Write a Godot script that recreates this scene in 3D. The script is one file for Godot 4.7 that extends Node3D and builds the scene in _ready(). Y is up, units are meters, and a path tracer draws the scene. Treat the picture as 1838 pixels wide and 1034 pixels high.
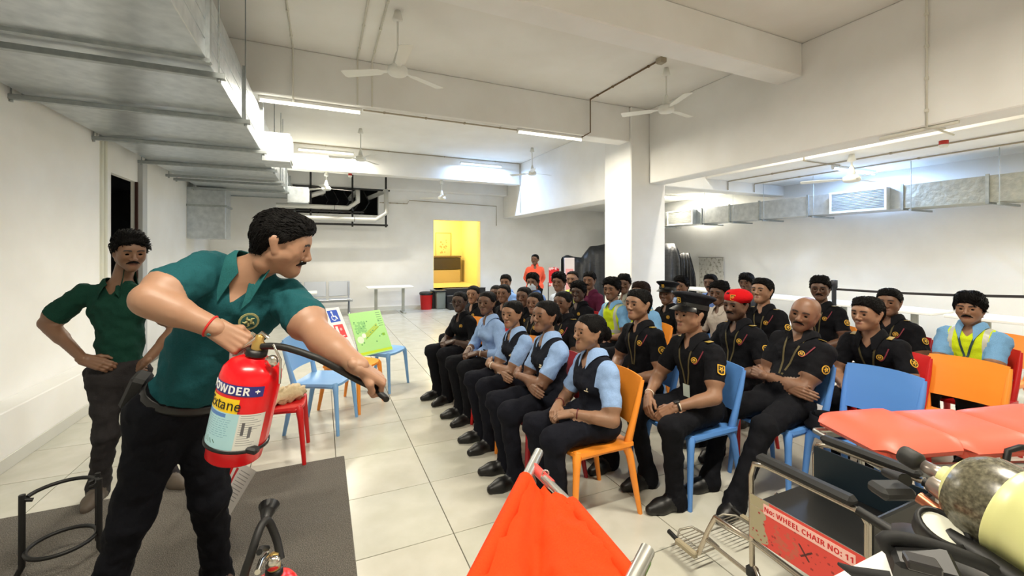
extends Node3D

const FOC := 760.0
const HORIZON := 452.0
const MIDX := 919.0
const EYE := 1.6
const YAW := 24.2
var M := {}
var used := {}
var noise := FastNoiseLite.new()
var rng := RandomNumberGenerator.new()
var fwd := Vector3(sin(deg_to_rad(YAW)), 0, -cos(deg_to_rad(YAW)))
var rgt := Vector3(cos(deg_to_rad(YAW)), 0, sin(deg_to_rad(YAW)))

# a point seen at px, py at depth d in front of the camera
func at(px: float, py: float, d: float) -> Vector3:
	return fwd * d + rgt * ((px - MIDX) / FOC * d) + Vector3(0, EYE - (py - HORIZON) / FOC * d, 0)

# ---------------------------------------------------------------- small mesh helpers
class MB:
	var st := SurfaceTool.new()
	func _init() -> void:
		st.begin(Mesh.PRIMITIVE_TRIANGLES)
		st.set_smooth_group(-1)
	func smooth(on: bool) -> void:
		st.set_smooth_group(0 if on else -1)
	func tri(a: Vector3, b: Vector3, c: Vector3) -> void:
		st.add_vertex(a); st.add_vertex(b); st.add_vertex(c)
	func quad(a: Vector3, b: Vector3, c: Vector3, d: Vector3) -> void:
		tri(a, b, c); tri(a, c, d)
	func quv(a: Vector3, b: Vector3, c: Vector3, d: Vector3) -> void:
		# a top left, b top right, c bottom right, d bottom left
		var p := [a, b, c, a, c, d]
		var u := [Vector2(0, 0), Vector2(1, 0), Vector2(1, 1), Vector2(0, 0), Vector2(1, 1), Vector2(0, 1)]
		for i in 6:
			st.set_uv(u[i]); st.add_vertex(p[i])
	# a box with chamfered long edges
	func box(c: Vector3, s: Vector3, b := Basis.IDENTITY, ch := 0.0) -> void:
		var h := s * 0.5
		if ch <= 0.0:
			var p := []
			for i in 8:
				p.append(c + b * Vector3(h.x if i & 1 else -h.x, h.y if i & 2 else -h.y, h.z if i & 4 else -h.z))
			quad(p[4], p[6], p[7], p[5]); quad(p[1], p[3], p[2], p[0])
			quad(p[5], p[7], p[3], p[1]); quad(p[0], p[2], p[6], p[4])
			quad(p[6], p[2], p[3], p[7]); quad(p[0], p[4], p[5], p[1])
			return
		ch = minf(ch, minf(h.x, minf(h.y, h.z)) * 0.9)
		var sg := [-1.0, 1.0]
		for ax in 3:
			var u := (ax + 1) % 3
			var v := (ax + 2) % 3
			for q in sg:
				var pts := []
				for k in [[-1, -1], [1, -1], [1, 1], [-1, 1]]:
					var w := Vector3.ZERO
					w[ax] = q * h[ax]; w[u] = k[0] * (h[u] - ch); w[v] = k[1] * (h[v] - ch)
					pts.append(c + b * w)
				if q > 0: quad(pts[3], pts[2], pts[1], pts[0])
				else: quad(pts[0], pts[1], pts[2], pts[3])
			for q in sg:
				for r in sg:
					var e := []
					for k in [[0, -1], [0, 1], [1, 1], [1, -1]]:
						var w := Vector3.ZERO
						w[ax] = k[1] * (h[ax] - ch)
						w[u] = q * (h[u] if k[0] == 0 else h[u] - ch)
						w[v] = r * (h[v] - ch if k[0] == 0 else h[v])
						e.append(c + b * w)
					if q * r > 0: quad(e[0], e[1], e[2], e[3])
					else: quad(e[3], e[2], e[1], e[0])
		for i in 8:
			var s3 := Vector3(1 if i & 1 else -1, 1 if i & 2 else -1, 1 if i & 4 else -1)
			var t := []
			for ax in 3:
				var w := Vector3.ZERO
				for k in 3: w[k] = s3[k] * (h[k] if k == ax else h[k] - ch)
				t.append(c + b * w)
			if s3.x * s3.y * s3.z > 0: tri(t[0], t[2], t[1])
			else: tri(t[0], t[1], t[2])
	# a round bar through points; radius may be one number or one for each point
	func tube(pts: Array, r, sides := 8, closed := false, cap := true, flat := 1.0, up := Vector3.UP) -> void:
		var n := pts.size()
		var rings := []
		var prev := Vector3.ZERO
		for i in n:
			var d: Vector3
			if closed: d = pts[(i + 1) % n] - pts[(i + n - 1) % n]
			else: d = pts[mini(i + 1, n - 1)] - pts[maxi(i - 1, 0)]
			d = d.normalized()
			var x: Vector3
			if prev == Vector3.ZERO:
				x = d.cross(up if absf(d.dot(up)) < 0.95 else (Vector3.RIGHT if absf(d.x) < 0.9 else Vector3.BACK)).normalized()
			else:
				x = (prev - d * prev.dot(d)).normalized()
			prev = x
			var y := d.cross(x)
			var rr: float = r[i] if r is Array else r
			var ring := []
			for k in sides:
				var a := TAU * k / sides
				ring.append(pts[i] + x * cos(a) * rr + y * sin(a) * rr * flat)
			rings.append(ring)
		smooth(true)
		for i in (n if closed else n - 1):
			var j := (i + 1) % n
			for k in sides:
				var l := (k + 1) % sides
				quad(rings[i][k], rings[i][l], rings[j][l], rings[j][k])
		smooth(false)
		if cap and not closed:
			for k in range(1, sides - 1):
				tri(rings[0][0], rings[0][k + 1], rings[0][k])
				tri(rings[n - 1][0], rings[n - 1][k], rings[n - 1][k + 1])
	# a lathed profile of (radius, height) about the y axis
	func lathe(c: Vector3, prof: Array, sides := 20, b := Basis.IDENTITY, sm := true, a0 := 0.0, a1 := TAU) -> void:
		smooth(sm)
		for i in prof.size() - 1:
			for k in sides:
				var t0 := lerpf(a0, a1, float(k) / sides)
				var t1 := lerpf(a0, a1, float(k + 1) / sides)
				var p0: Vector2 = prof[i]
				var p1: Vector2 = prof[i + 1]
				var q0 := c + b * Vector3(cos(t0) * p0.x, p0.y, sin(t0) * p0.x)
				var q1 := c + b * Vector3(cos(t1) * p0.x, p0.y, sin(t1) * p0.x)
				var q2 := c + b * Vector3(cos(t1) * p1.x, p1.y, sin(t1) * p1.x)
				var q3 := c + b * Vector3(cos(t0) * p1.x, p1.y, sin(t0) * p1.x)
				if p0.x < 1e-5: tri(q0, q2, q3)
				elif p1.x < 1e-5: tri(q0, q1, q2)
				else: quad(q0, q1, q2, q3)
		smooth(false)
	# a flat outline in the xy plane of b, given thickness along z
	func prism(c: Vector3, pts: Array, th: float, b := Basis.IDENTITY) -> void:
		var poly := PackedVector2Array(pts)
		if Geometry2D.is_polygon_clockwise(poly): poly.reverse()
		var ix := Geometry2D.triangulate_polygon(poly)
		var n := poly.size()
		var F := func(i: int, z: float) -> Vector3: return c + b * Vector3(poly[i].x, poly[i].y, z)
		for k in range(0, ix.size(), 3):
			tri(F.call(ix[k], th), F.call(ix[k + 2], th), F.call(ix[k + 1], th))
			tri(F.call(ix[k], 0.0), F.call(ix[k + 1], 0.0), F.call(ix[k + 2], 0.0))
		for i in n:
			var j := (i + 1) % n
			quad(F.call(i, 0.0), F.call(i, th), F.call(j, th), F.call(j, 0.0))
	# a sheet of points grid[i][j], given thickness along its normals
	func sheet(grid: Array, th := 0.0, sm := true) -> void:
		var n := grid.size()
		var m: int = grid[0].size()
		var back := []
		for i in n:
			var row := []
			for j in m:
				var du: Vector3 = grid[mini(i + 1, n - 1)][j] - grid[maxi(i - 1, 0)][j]
				var dv: Vector3 = grid[i][mini(j + 1, m - 1)] - grid[i][maxi(j - 1, 0)]
				row.append(grid[i][j] - du.cross(dv).normalized() * th)
			back.append(row)
		smooth(sm)
		for i in n - 1:
			for j in m - 1:
				quad(grid[i][j], grid[i][j + 1], grid[i + 1][j + 1], grid[i + 1][j])
		if th != 0.0:
			st.set_smooth_group(1 if sm else -1)
			for i in n - 1:
				for j in m - 1:
					quad(back[i][j], back[i + 1][j], back[i + 1][j + 1], back[i][j + 1])
			smooth(false)
			for i in n - 1:
				quad(grid[i][0], grid[i + 1][0], back[i + 1][0], back[i][0])
				quad(grid[i + 1][m - 1], grid[i][m - 1], back[i][m - 1], back[i + 1][m - 1])
			for j in m - 1:
				quad(grid[0][j + 1], grid[0][j], back[0][j], back[0][j + 1])
				quad(grid[n - 1][j], grid[n - 1][j + 1], back[n - 1][j + 1], back[n - 1][j])
		smooth(false)
	func done() -> ArrayMesh:
		st.generate_normals()
		return st.commit()

func numbered(n: String) -> String:
	if not used.has(n):
		used[n] = 0
		return n
	used[n] += 1
	return "%s_%03d" % [n, used[n]]

func put(called: String, mesh: Mesh, m: Material, parent: Node3D = null) -> MeshInstance3D:
	var o := MeshInstance3D.new()
	o.mesh = mesh
	o.material_override = m
	if parent == null:
		o.name = numbered(called); add_child(o)
	else:
		o.name = called; parent.add_child(o, true)
	return o

func thing(called: String, label: String, cat: String, pos := Vector3.ZERO, turn := 0.0, group := "") -> Node3D:
	var o := Node3D.new()
	o.name = numbered(called); add_child(o)
	o.position = pos; o.rotation.y = turn
	return tag(o, label, cat, group)

func tag(o: Node3D, label: String, cat: String, group := "", kind := "") -> Node3D:
	o.set_meta("label", label); o.set_meta("category", cat)
	if group: o.set_meta("group", group)
	if kind: o.set_meta("kind", kind)
	return o

func struct(called: String, mesh: Mesh, m: Material, label := "", parent: Node3D = null) -> MeshInstance3D:
	var o := put(called, mesh, m, parent)
	if parent == null: o.set_meta("kind", "structure")
	if label: o.set_meta("label", label)
	return o

func bx(c: Vector3, s: Vector3, ch := 0.0, b := Basis.IDENTITY) -> ArrayMesh:
	var q := MB.new(); q.box(c, s, b, ch); return q.done()

func span(a: Vector3, b: Vector3, ch := 0.0) -> ArrayMesh:
	return bx((a + b) * 0.5, (b - a).abs(), ch)

func bar(pts: Array, r, sides := 8, closed := false) -> ArrayMesh:
	var q := MB.new(); q.tube(pts, r, sides, closed); return q.done()

func lath(prof: Array, sides := 20, c := Vector3.ZERO, b := Basis.IDENTITY) -> ArrayMesh:
	var q := MB.new(); q.lathe(c, prof, sides, b); return q.done()

func ring(c: Vector3, r: float, n: int, b := Basis.IDENTITY) -> Array:
	var o := []
	for i in n: o.append(c + b * Vector3(cos(TAU * i / n) * r, 0, sin(TAU * i / n) * r))
	return o

func aim(d: Vector3, up := Vector3.UP) -> Basis:
	# z along d
	var z := d.normalized()
	var x := up.cross(z).normalized()
	if x.length() < 0.5: x = Vector3.RIGHT
	return Basis(x, z.cross(x), z)

func letters(s: String, h: float, depth := 0.002, bold := false) -> TextMesh:
	var t := TextMesh.new()
	var f := SystemFont.new()
	f.font_names = PackedStringArray(["Droid Sans"])
	if bold: f.font_weight = 700
	t.font = f; t.text = s; t.font_size = 32; t.pixel_size = h / 24.0; t.depth = depth; t.curve_step = 2.0
	return t

# ---------------------------------------------------------------- materials
func mat(k: String, c: Color, rough := 0.6, metal := 0.0) -> StandardMaterial3D:
	if M.has(k): return M[k]
	var m := StandardMaterial3D.new()
	m.resource_name = k
	m.albedo_color = c; m.roughness = rough; m.metallic = metal
	M[k] = m
	return m

func ntex(freq: float, normal := false, lo := Color(0.85, 0.85, 0.85), hi := Color.WHITE, oct := 4, sd := 1, strength := 4.0, size := 512) -> NoiseTexture2D:
	var n := FastNoiseLite.new()
	n.seed = sd; n.frequency = freq; n.fractal_octaves = oct; n.noise_type = FastNoiseLite.TYPE_SIMPLEX_SMOOTH
	var t := NoiseTexture2D.new()
	t.width = size; t.height = size; t.seamless = true; t.noise = n
	if normal:
		t.as_normal_map = true; t.bump_strength = strength
	else:
		var g := Gradient.new()
		g.set_color(0, lo); g.set_color(1, hi)
		t.color_ramp = g
	return t

func grain(m: StandardMaterial3D, tex: Texture2D, nor: Texture2D = null, scale := 1.0, depth := 0.4) -> StandardMaterial3D:
	if tex: m.albedo_texture = tex
	if nor:
		m.normal_enabled = true; m.normal_texture = nor; m.normal_scale = depth
	m.uv1_triplanar = true; m.uv1_world_triplanar = true
	m.uv1_scale = Vector3.ONE * scale
	return m

# ---------------------------------------------------------------- flesh: smooth unions of tapered bones meshed as surface nets
class Flesh:
	var A: Array[Vector3] = []
	var D: Array[Vector3] = []
	var N: Array[Vector3] = []      # axis along which the bone is flattened
	var L := PackedFloat32Array()   # 1 / squared length
	var LEN := PackedFloat32Array()
	var RA := PackedFloat32Array()
	var RD := PackedFloat32Array()
	var S := PackedFloat32Array()   # flattening, less one
	var G := PackedInt32Array()
	var T := PackedInt32Array()
	var K := PackedFloat32Array([0.04, 0.02, 0.02, 0.02])
	var KX := 0.014
	var cut: Array = []             # [point, normal]: kept where (p - point).normal < 0
	var keep: Array = []            # [point, normal]: kept where any of these is below zero
	var hollow: Array = []          # [centre, radius, blend]: taken away
	var verts := PackedVector3Array()
	var norms := PackedVector3Array()
	var quads := PackedInt32Array()
	func bone(a: Vector3, b: Vector3, ra: float, rb: float, g := 0, tagno := 0, n := Vector3.ZERO, s := 1.0) -> int:
		A.append(a); D.append(b - a); N.append(n); S.append(s - 1.0)
		var l := (b - a).length_squared()
		L.append(1.0 / l if l > 1e-9 else 0.0); LEN.append(sqrt(l))
		RA.append(ra); RD.append(rb - ra); G.append(g); T.append(tagno)
		return A.size() - 1
	func one(i: int, p: Vector3) -> float:
		var q := p - A[i]
		var t := clampf(q.dot(D[i]) * L[i], 0.0, 1.0)
		q -= D[i] * t
		var s := S[i]
		if s != 0.0: q += N[i] * (q.dot(N[i]) * s)
		return q.length() - RA[i] - RD[i] * t
	func val(p: Vector3, ids: PackedInt32Array) -> float:
		var g0 := 9.0
		var g1 := 9.0
		var g2 := 9.0
		var k0 := K[0]
		var k1 := K[1]
		for i in ids:
			var q := p - A[i]
			var t := clampf(q.dot(D[i]) * L[i], 0.0, 1.0)
			q -= D[i] * t
			var s := S[i]
			if s != 0.0: q += N[i] * (q.dot(N[i]) * s)
			var d := q.length() - RA[i] - RD[i] * t
			var g := G[i]
			if g == 0:
				var h := k0 - absf(d - g0)
				g0 = minf(d, g0)
				if h > 0.0: g0 -= h * h * 0.25 / k0
			elif g == 1:
				var h := k1 - absf(d - g1)
				g1 = minf(d, g1)
				if h > 0.0: g1 -= h * h * 0.25 / k1
			else:
				var h := k1 - absf(d - g2)
				g2 = minf(d, g2)
				if h > 0.0: g2 -= h * h * 0.25 / k1
		var h1 := KX - absf(g0 - g1)
		g0 = minf(g0, g1)
		if h1 > 0.0: g0 -= h1 * h1 * 0.25 / KX
		h1 = KX - absf(g0 - g2)
		g0 = minf(g0, g2)
		if h1 > 0.0: g0 -= h1 * h1 * 0.25 / KX
		for h in hollow:
			var e: float = h[1] - p.distance_to(h[0])
			var kk: float = h[2]
			var w := kk - absf(g0 - e)
			g0 = maxf(g0, e)
			if w > 0.0: g0 += w * w * 0.25 / kk
		for c in cut:
			g0 = maxf(g0, (p - c[0]).dot(c[1]))
		if keep.size():
			var m := 9.0
			for c in keep: m = minf(m, (p - c[0]).dot(c[1]))
			g0 = maxf(g0, m)
		return g0
	func every() -> PackedInt32Array:
		return PackedInt32Array(range(A.size()))
	# walk from o along d to the surface
	func hit(o: Vector3, d: Vector3, ids := PackedInt32Array()) -> Vector3:
		if ids.is_empty(): ids = every()
		d = d.normalized()
		var t := 0.0
		for i in 60:
			var v := val(o + d * t, ids)
			if v < 0.0006: break
			t += v * 0.7
			if t > 2.0: break
		return o + d * t
	func normal(p: Vector3) -> Vector3:
		var ids := every()
		var e := 0.004
		return Vector3(val(p + Vector3(e, 0, 0), ids) - val(p - Vector3(e, 0, 0), ids), val(p + Vector3(0, e, 0), ids) - val(p - Vector3(0, e, 0), ids), val(p + Vector3(0, 0, e), ids) - val(p - Vector3(0, 0, e), ids)).normalized()
	func net(cell: float) -> void:
		var lo := Vector3.INF
		var hi := -Vector3.INF
		for i in A.size():
			var r := maxf(RA[i], RA[i] + RD[i]) + cell * 3.0 + 0.01
			for e in [A[i], A[i] + D[i]]:
				lo = lo.min(e - Vector3.ONE * r); hi = hi.max(e + Vector3.ONE * r)
		var B := 6
		var bs := cell * B
		var nb := Vector3i(((hi - lo) / bs).ceil())
		var nx := nb.x * B + 1
		var ny := nb.y * B + 1
		var nz := nb.z * B + 1
		var nxy := nx * ny
		var field := PackedFloat32Array()
		field.resize(nxy * nz); field.fill(9.0)
		var rad := bs * 0.87
		var live: Array[Vector3i] = []
		var kmax := maxf(K[0], maxf(K[1], KX))
		for bz in nb.z:
			for by in nb.y:
				for bxx in nb.x:
					var c := lo + Vector3(bxx + 0.5, by + 0.5, bz + 0.5) * bs
					var ids := PackedInt32Array()
					var dm := 9.0
					for i in A.size():
						var d := one(i, c)
						if d < rad * (1.0 + S[i]) + kmax: ids.append(i)
						dm = minf(dm, d)
					if ids.is_empty() or dm < -rad * 1.7 - kmax: continue
					live.append(Vector3i(bxx, by, bz))
					var o := Vector3i(bxx * B, by * B, bz * B)
					for z in B + 1:
						for y in B + 1:
							var k := (o.z + z) * nxy + (o.y + y) * nx + o.x
							var p := lo + Vector3(o.x, o.y + y, o.z + z) * cell
							for x in B + 1:
								if field[k] == 9.0: field[k] = val(p, ids)
								p.x += cell
								k += 1
		var off := PackedInt32Array([0, 1, nx, nx + 1, nxy, nxy + 1, nxy + nx, nxy + nx + 1])
		var cp := [Vector3(0, 0, 0), Vector3(1, 0, 0), Vector3(0, 1, 0), Vector3(1, 1, 0), Vector3(0, 0, 1), Vector3(1, 0, 1), Vector3(0, 1, 1), Vector3(1, 1, 1)]
		var ea := [0, 2, 4, 6, 0, 1, 4, 5, 0, 1, 2, 3]
		var eb := [1, 3, 5, 7, 2, 3, 6, 7, 4, 5, 6, 7]
		var cellof := {}
		for b in live:
			for z in B:
				for y in B:
					var k := (b.z * B + z) * nxy + (b.y * B + y) * nx + b.x * B
					for x in B:
						var neg := 0
						for q in off:
							if field[k + q] < 0.0: neg += 1
						if neg > 0 and neg < 8:
							var sum := Vector3.ZERO
							var n := 0
							for e in 12:
								var f0 := field[k + off[ea[e]]]
								var f1 := field[k + off[eb[e]]]
								if (f0 < 0.0) != (f1 < 0.0):
									sum += cp[ea[e]].lerp(cp[eb[e]], f0 / (f0 - f1)); n += 1
							cellof[k] = verts.size()
							verts.append(lo + (Vector3(b.x * B + x, b.y * B + y, b.z * B + z) + sum / n) * cell)
						k += 1
		for k: int in cellof:
			var f0 := field[k] < 0.0
			for ax in 3:
				var s: int = [1, nx, nxy][ax]
				if (field[k + s] < 0.0) == f0: continue
				var u: int = [nx, nxy, 1][ax]
				var v: int = [nxy, 1, nx][ax]
				var q0: int = cellof.get(k, -1)
				var q1: int = cellof.get(k - u, -1)
				var q2: int = cellof.get(k - u - v, -1)
				var q3: int = cellof.get(k - v, -1)
				if q1 < 0 or q2 < 0 or q3 < 0: continue
				if f0: quads.append_array([q0, q3, q2, q1])
				else: quads.append_array([q0, q1, q2, q3])
		norms.resize(verts.size())
		for i in range(0, quads.size(), 4):
			var n := (verts[quads[i + 2]] - verts[quads[i]]).cross(verts[quads[i + 3]] - verts[quads[i + 1]])
			for k in 4: norms[quads[i + k]] -= n
		for i in norms.size(): norms[i] = norms[i].normalized()
	func tris() -> PackedInt32Array:
		var o := PackedInt32Array()
		o.resize(quads.size() / 4 * 6)
		var j := 0
		for i in range(0, quads.size(), 4):
			o[j] = quads[i]; o[j + 1] = quads[i + 1]; o[j + 2] = quads[i + 2]
			o[j + 3] = quads[i]; o[j + 4] = quads[i + 2]; o[j + 5] = quads[i + 3]
			j += 6
		return o

static func amesh(v: PackedVector3Array, n: PackedVector3Array, ix: PackedInt32Array, col := PackedColorArray()) -> ArrayMesh:
	var m := ArrayMesh.new()
	if ix.is_empty(): return m
	var map := {}
	var vv := PackedVector3Array()
	var nn := PackedVector3Array()
	var cc := PackedColorArray()
	var ii := PackedInt32Array()
	for i in ix:
		if not map.has(i):
			map[i] = vv.size()
			vv.append(v[i]); nn.append(n[i])
			if col.size(): cc.append(col[i])
		ii.append(map[i])
	var a := []
	a.resize(Mesh.ARRAY_MAX)
	a[Mesh.ARRAY_VERTEX] = vv; a[Mesh.ARRAY_NORMAL] = nn; a[Mesh.ARRAY_INDEX] = ii
	if col.size(): a[Mesh.ARRAY_COLOR] = cc
	m.add_surface_from_arrays(Mesh.PRIMITIVE_TRIANGLES, a)
	return m

# splits triangles along g = 0; returns [where g > 0, where g <= 0]; new points are added to v, n and to every list of values
static func split(v: PackedVector3Array, n: PackedVector3Array, ix: PackedInt32Array, vals: Array, which: int) -> Array:
	var pos := PackedInt32Array()
	var neg := PackedInt32Array()
	var g: PackedFloat32Array = vals[which]
	var made := {}
	for i in range(0, ix.size(), 3):
		var t := [ix[i], ix[i + 1], ix[i + 2]]
		var c := 0
		for k in 3:
			if g[t[k]] > 0.0: c += 1
		if c == 3: pos.append_array(t)
		elif c == 0: neg.append_array(t)
		else:
			var side := c == 1
			var k := 0
			while (g[t[k]] > 0.0) != side: k += 1
			var a: int = t[k]
			var b: int = t[(k + 1) % 3]
			var d: int = t[(k + 2) % 3]
			var mid := []
			for e in [b, d]:
				var key := Vector2i(mini(a, e), maxi(a, e))
				if not made.has(key):
					var w: float = clampf(g[a] / (g[a] - g[e]), 0.02, 0.98)
					made[key] = v.size()
					v.append(v[a].lerp(v[e], w)); n.append(n[a].lerp(n[e], w).normalized())
					for q in vals.size():
						vals[q].append(0.0 if q == which else lerpf(vals[q][a], vals[q][e], w))
					g = vals[which]
				mid.append(made[key])
			var lone := [a, mid[0], mid[1]]
			var rest := [mid[0], b, d, mid[0], d, mid[1]]
			if side:
				pos.append_array(lone); neg.append_array(rest)
			else:
				neg.append_array(lone); pos.append_array(rest)
	return [pos, neg, v, n]

# the connected pieces of a list of triangles
static func pieces(v: PackedVector3Array, ix: PackedInt32Array, rest := []) -> Array:
	var up := {}
	for i in ix: up[i] = i
	for i in range(0, ix.size(), 3):
		var r := [0, 0, 0]
		for k in 3:
			var a := ix[i + k]
			while up[a] != a:
				up[a] = up[up[a]]
				a = up[a]
			r[k] = a
		up[r[1]] = r[0]
		var c: int = r[2]
		while up[c] != c: c = up[c]
		up[c] = r[0]
	var out := {}
	for i in range(0, ix.size(), 3):
		var a := ix[i]
		while up[a] != a: a = up[a]
		if not out.has(a): out[a] = PackedInt32Array()
		for k in 3: out[a].append(ix[i + k])
	var res := []
	for k in out:
		if out[k].size() > 240: res.append(out[k])
		else: rest.append_array(Array(out[k]))
	return res

# ---------------------------------------------------------------- people
const DARKHAIR := Color(0.012, 0.010, 0.010)

func disp(f: Flesh, amp: float, freq: float, sd := 0) -> void:
	for i in f.verts.size():
		var p := f.verts[i] * freq
		f.verts[i] += f.norms[i] * noise.get_noise_3d(p.x + sd * 7.7, p.y, p.z) * amp

func head_flesh(male: bool, cell: float, wide := 1.0, nose := 1.0) -> Flesh:
	var f := Flesh.new()
	f.K = PackedFloat32Array([0.03, 0.010]); f.KX = 0.010
	var j := 1.0 if male else 0.9
	f.bone(Vector3(0, 0.036, -0.028), Vector3(0, 0.038, 0.014), 0.077, 0.074)
	f.bone(Vector3(0, -0.004, 0.022), Vector3(0, -0.058, 0.034), 0.062 * wide, 0.046 * j * wide)
	for s: float in [-1.0, 1.0]:
		f.bone(Vector3(s * 0.050 * j * wide, -0.046, 0.004), Vector3(0, -0.086, 0.058), 0.021, 0.018)
		f.bone(Vector3(s * 0.041 * wide, -0.016, 0.056), Vector3(s * 0.043 * wide, -0.03, 0.045), 0.021, 0.022)
		f.bone(Vector3(s * 0.0765, 0.012, -0.014), Vector3(s * 0.073, -0.026, -0.002), 0.019, 0.012, 1, 0, Vector3(1, 0, 0.25 * s).normalized(), 2.0)
		f.bone(Vector3(s * 0.0115, -0.031, 0.094), Vector3(s * 0.0115, -0.032, 0.089), 0.0088 * nose, 0.008, 1)
		f.bone(Vector3(s * 0.046, 0.0055, 0.0735), Vector3(s * 0.031, 0.0105, 0.081), 0.0055, 0.0060, 1)
		f.bone(Vector3(s * 0.031, 0.0105, 0.081), Vector3(s * 0.017, 0.0060, 0.081), 0.0060, 0.0050, 1)
		f.bone(Vector3(s * 0.044, -0.0050, 0.072), Vector3(s * 0.019, -0.0075, 0.078), 0.0055, 0.0055, 1)
		f.hollow.append([Vector3(s * 0.031, 0.003, 0.099), 0.018, 0.012])
	f.bone(Vector3(0, -0.087, 0.062), Vector3(0, -0.084, 0.056), 0.018 * j, 0.018)
	f.bone(Vector3(-0.036, 0.026, 0.066), Vector3(0.036, 0.026, 0.066), 0.015 * j, 0.015 * j)
	f.bone(Vector3(0, 0.016, 0.082), Vector3(0, -0.025, 0.103), 0.0075 * nose, 0.0108 * nose, 1)
	f.bone(Vector3(-0.019, -0.0565, 0.0735), Vector3(0, -0.055, 0.0805), 0.005, 0.006, 1)
	f.bone(Vector3(0.019, -0.0565, 0.0735), Vector3(0, -0.055, 0.0805), 0.005, 0.006, 1)
	f.bone(Vector3(-0.013, -0.066, 0.0755), Vector3(0.013, -0.066, 0.0755), 0.006, 0.006, 1)
	f.bone(Vector3(0, -0.055, -0.022), Vector3(0, -0.085, -0.030), 0.051 if male else 0.042, 0.048 if male else 0.040)
	f.net(cell)
	return f

# paints brows, lips and stubble where the face has them
func face_colour(v: PackedVector3Array, tone: Color, male: bool, stubble: float) -> PackedColorArray:
	var o := PackedColorArray()
	o.resize(v.size())
	var lip := tone.lerp(Color(tone.r * 0.75, tone.g * 0.45, tone.b * 0.45), 0.8)
	for i in v.size():
		var p := v[i]
		var c := tone
		var ax := absf(p.x)
		if p.z > 0.05:
			var by := 0.0275 - absf(ax - 0.032) * 0.22
			if ax > 0.011 and ax < 0.052 and absf(p.y - by) < (0.0045 if male else 0.003): c = DARKHAIR * 2.0
			elif ax < 0.023 - absf(p.y + 0.0605) * 0.9 and absf(p.y + 0.0605) < 0.011 and p.z > 0.070: c = (lip * 0.55 if absf(p.y + 0.0608) < 0.0022 else lip)
			elif stubble > 0.0 and p.y < -0.034 and ax < 0.05: c = tone.lerp(tone * 0.35, stubble)
		if stubble > 0.0 and p.z <= 0.05 and p.z > -0.005 and p.y < -0.04 and p.y > -0.1: c = tone.lerp(tone * 0.35, stubble * 0.8)
		o[i] = Color(c.r, c.g, c.b)
	return o

func hair_flesh(kind: String, cell: float) -> Flesh:
	var f := Flesh.new()
	f.K = PackedFloat32Array([0.02, 0.01]); f.KX = 0.01
	if kind == "bun" or kind == "tail":
		f.bone(Vector3(0, 0.037, -0.034), Vector3(0, 0.039, 0.014), 0.082, 0.0762)
		f.bone(Vector3(0, 0.0, -0.04), Vector3(0, -0.03, -0.045), 0.07, 0.05)
		for s: float in [-1.0, 1.0]: f.bone(Vector3(s * 0.064, 0.034, 0.01), Vector3(s * 0.070, 0.0, -0.03), 0.014, 0.018)
		f.keep = [[Vector3(0, 0.074, 0.084), Vector3(0, -0.60, 0.80).normalized()], [Vector3(0, 0, -0.008), Vector3(0, -0.2, 0.98)]]
		f.cut = [[Vector3(0, -0.07, -0.06), Vector3(0, -1, 0)]]
		f.net(cell); disp(f, 0.004, 220.0)
		var g := Flesh.new()
		g.K = PackedFloat32Array([0.02, 0.01])
		if kind == "bun":
			g.bone(Vector3(0, 0.002, -0.118), Vector3(0, -0.012, -0.125), 0.040, 0.038)
		else:
			g.bone(Vector3(0, 0.0, -0.105), Vector3(0, -0.10, -0.12), 0.030, 0.028)
			g.bone(Vector3(0, -0.10, -0.12), Vector3(0, -0.20, -0.105), 0.028, 0.016)
		g.net(cell); disp(g, 0.006, 200.0)
		var base := f.verts.size()
		f.verts.append_array(g.verts); f.norms.append_array(g.norms)
		for q in g.quads: f.quads.append(q + base)
		return f
	var up := {"short": 0.0, "thick": 0.012, "curly": 0.014, "fringe": 0.014, "receding": -0.004, "crop": -0.005}
	var e: float = up.get(kind, 0.0)
	f.bone(Vector3(0, 0.038, -0.03), Vector3(0, 0.042, 0.016), 0.085 + e * 0.3, 0.080 + e * 0.4)
	f.bone(Vector3(-0.02, 0.068 + e, -0.025), Vector3(-0.022, 0.074 + e, 0.042), 0.048, 0.042 if e >= 0.0 else 0.034)
	f.bone(Vector3(0.02, 0.068 + e, -0.025), Vector3(0.022, 0.074 + e, 0.042), 0.048, 0.042 if e >= 0.0 else 0.034)
	if kind == "fringe" or kind == "thick":
		f.bone(Vector3(-0.04, 0.08, 0.066), Vector3(0.04, 0.084, 0.066), 0.024, 0.024)
	for s: float in [-1.0, 1.0]: f.bone(Vector3(s * 0.073, 0.03, 0.012), Vector3(s * 0.074, -0.004, 0.016), 0.008, 0.005)
	var p0 := Vector3(0, 0.066, 0.084)
	if kind == "receding": p0 = Vector3(0, 0.090, 0.06)
	if kind == "fringe": p0 = Vector3(0, 0.050, 0.09)
	f.keep = [[p0, Vector3(0, -0.80, 0.60).normalized()], [Vector3(0, 0.012, -0.016), Vector3(0, -0.35, 0.94).normalized()]]
	f.cut = [[Vector3(0, -0.062, -0.06), Vector3(0, -1, 0.0)]]
	f.bone(Vector3(0, 0.0, -0.045), Vector3(0, -0.05, -0.045), 0.066, 0.050)
	f.net(cell)
	if kind == "curly": disp(f, 0.016, 260.0)
	elif kind == "thick" or kind == "fringe": disp(f, 0.014, 150.0)
	else: disp(f, 0.006, 200.0)
	return f

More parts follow.
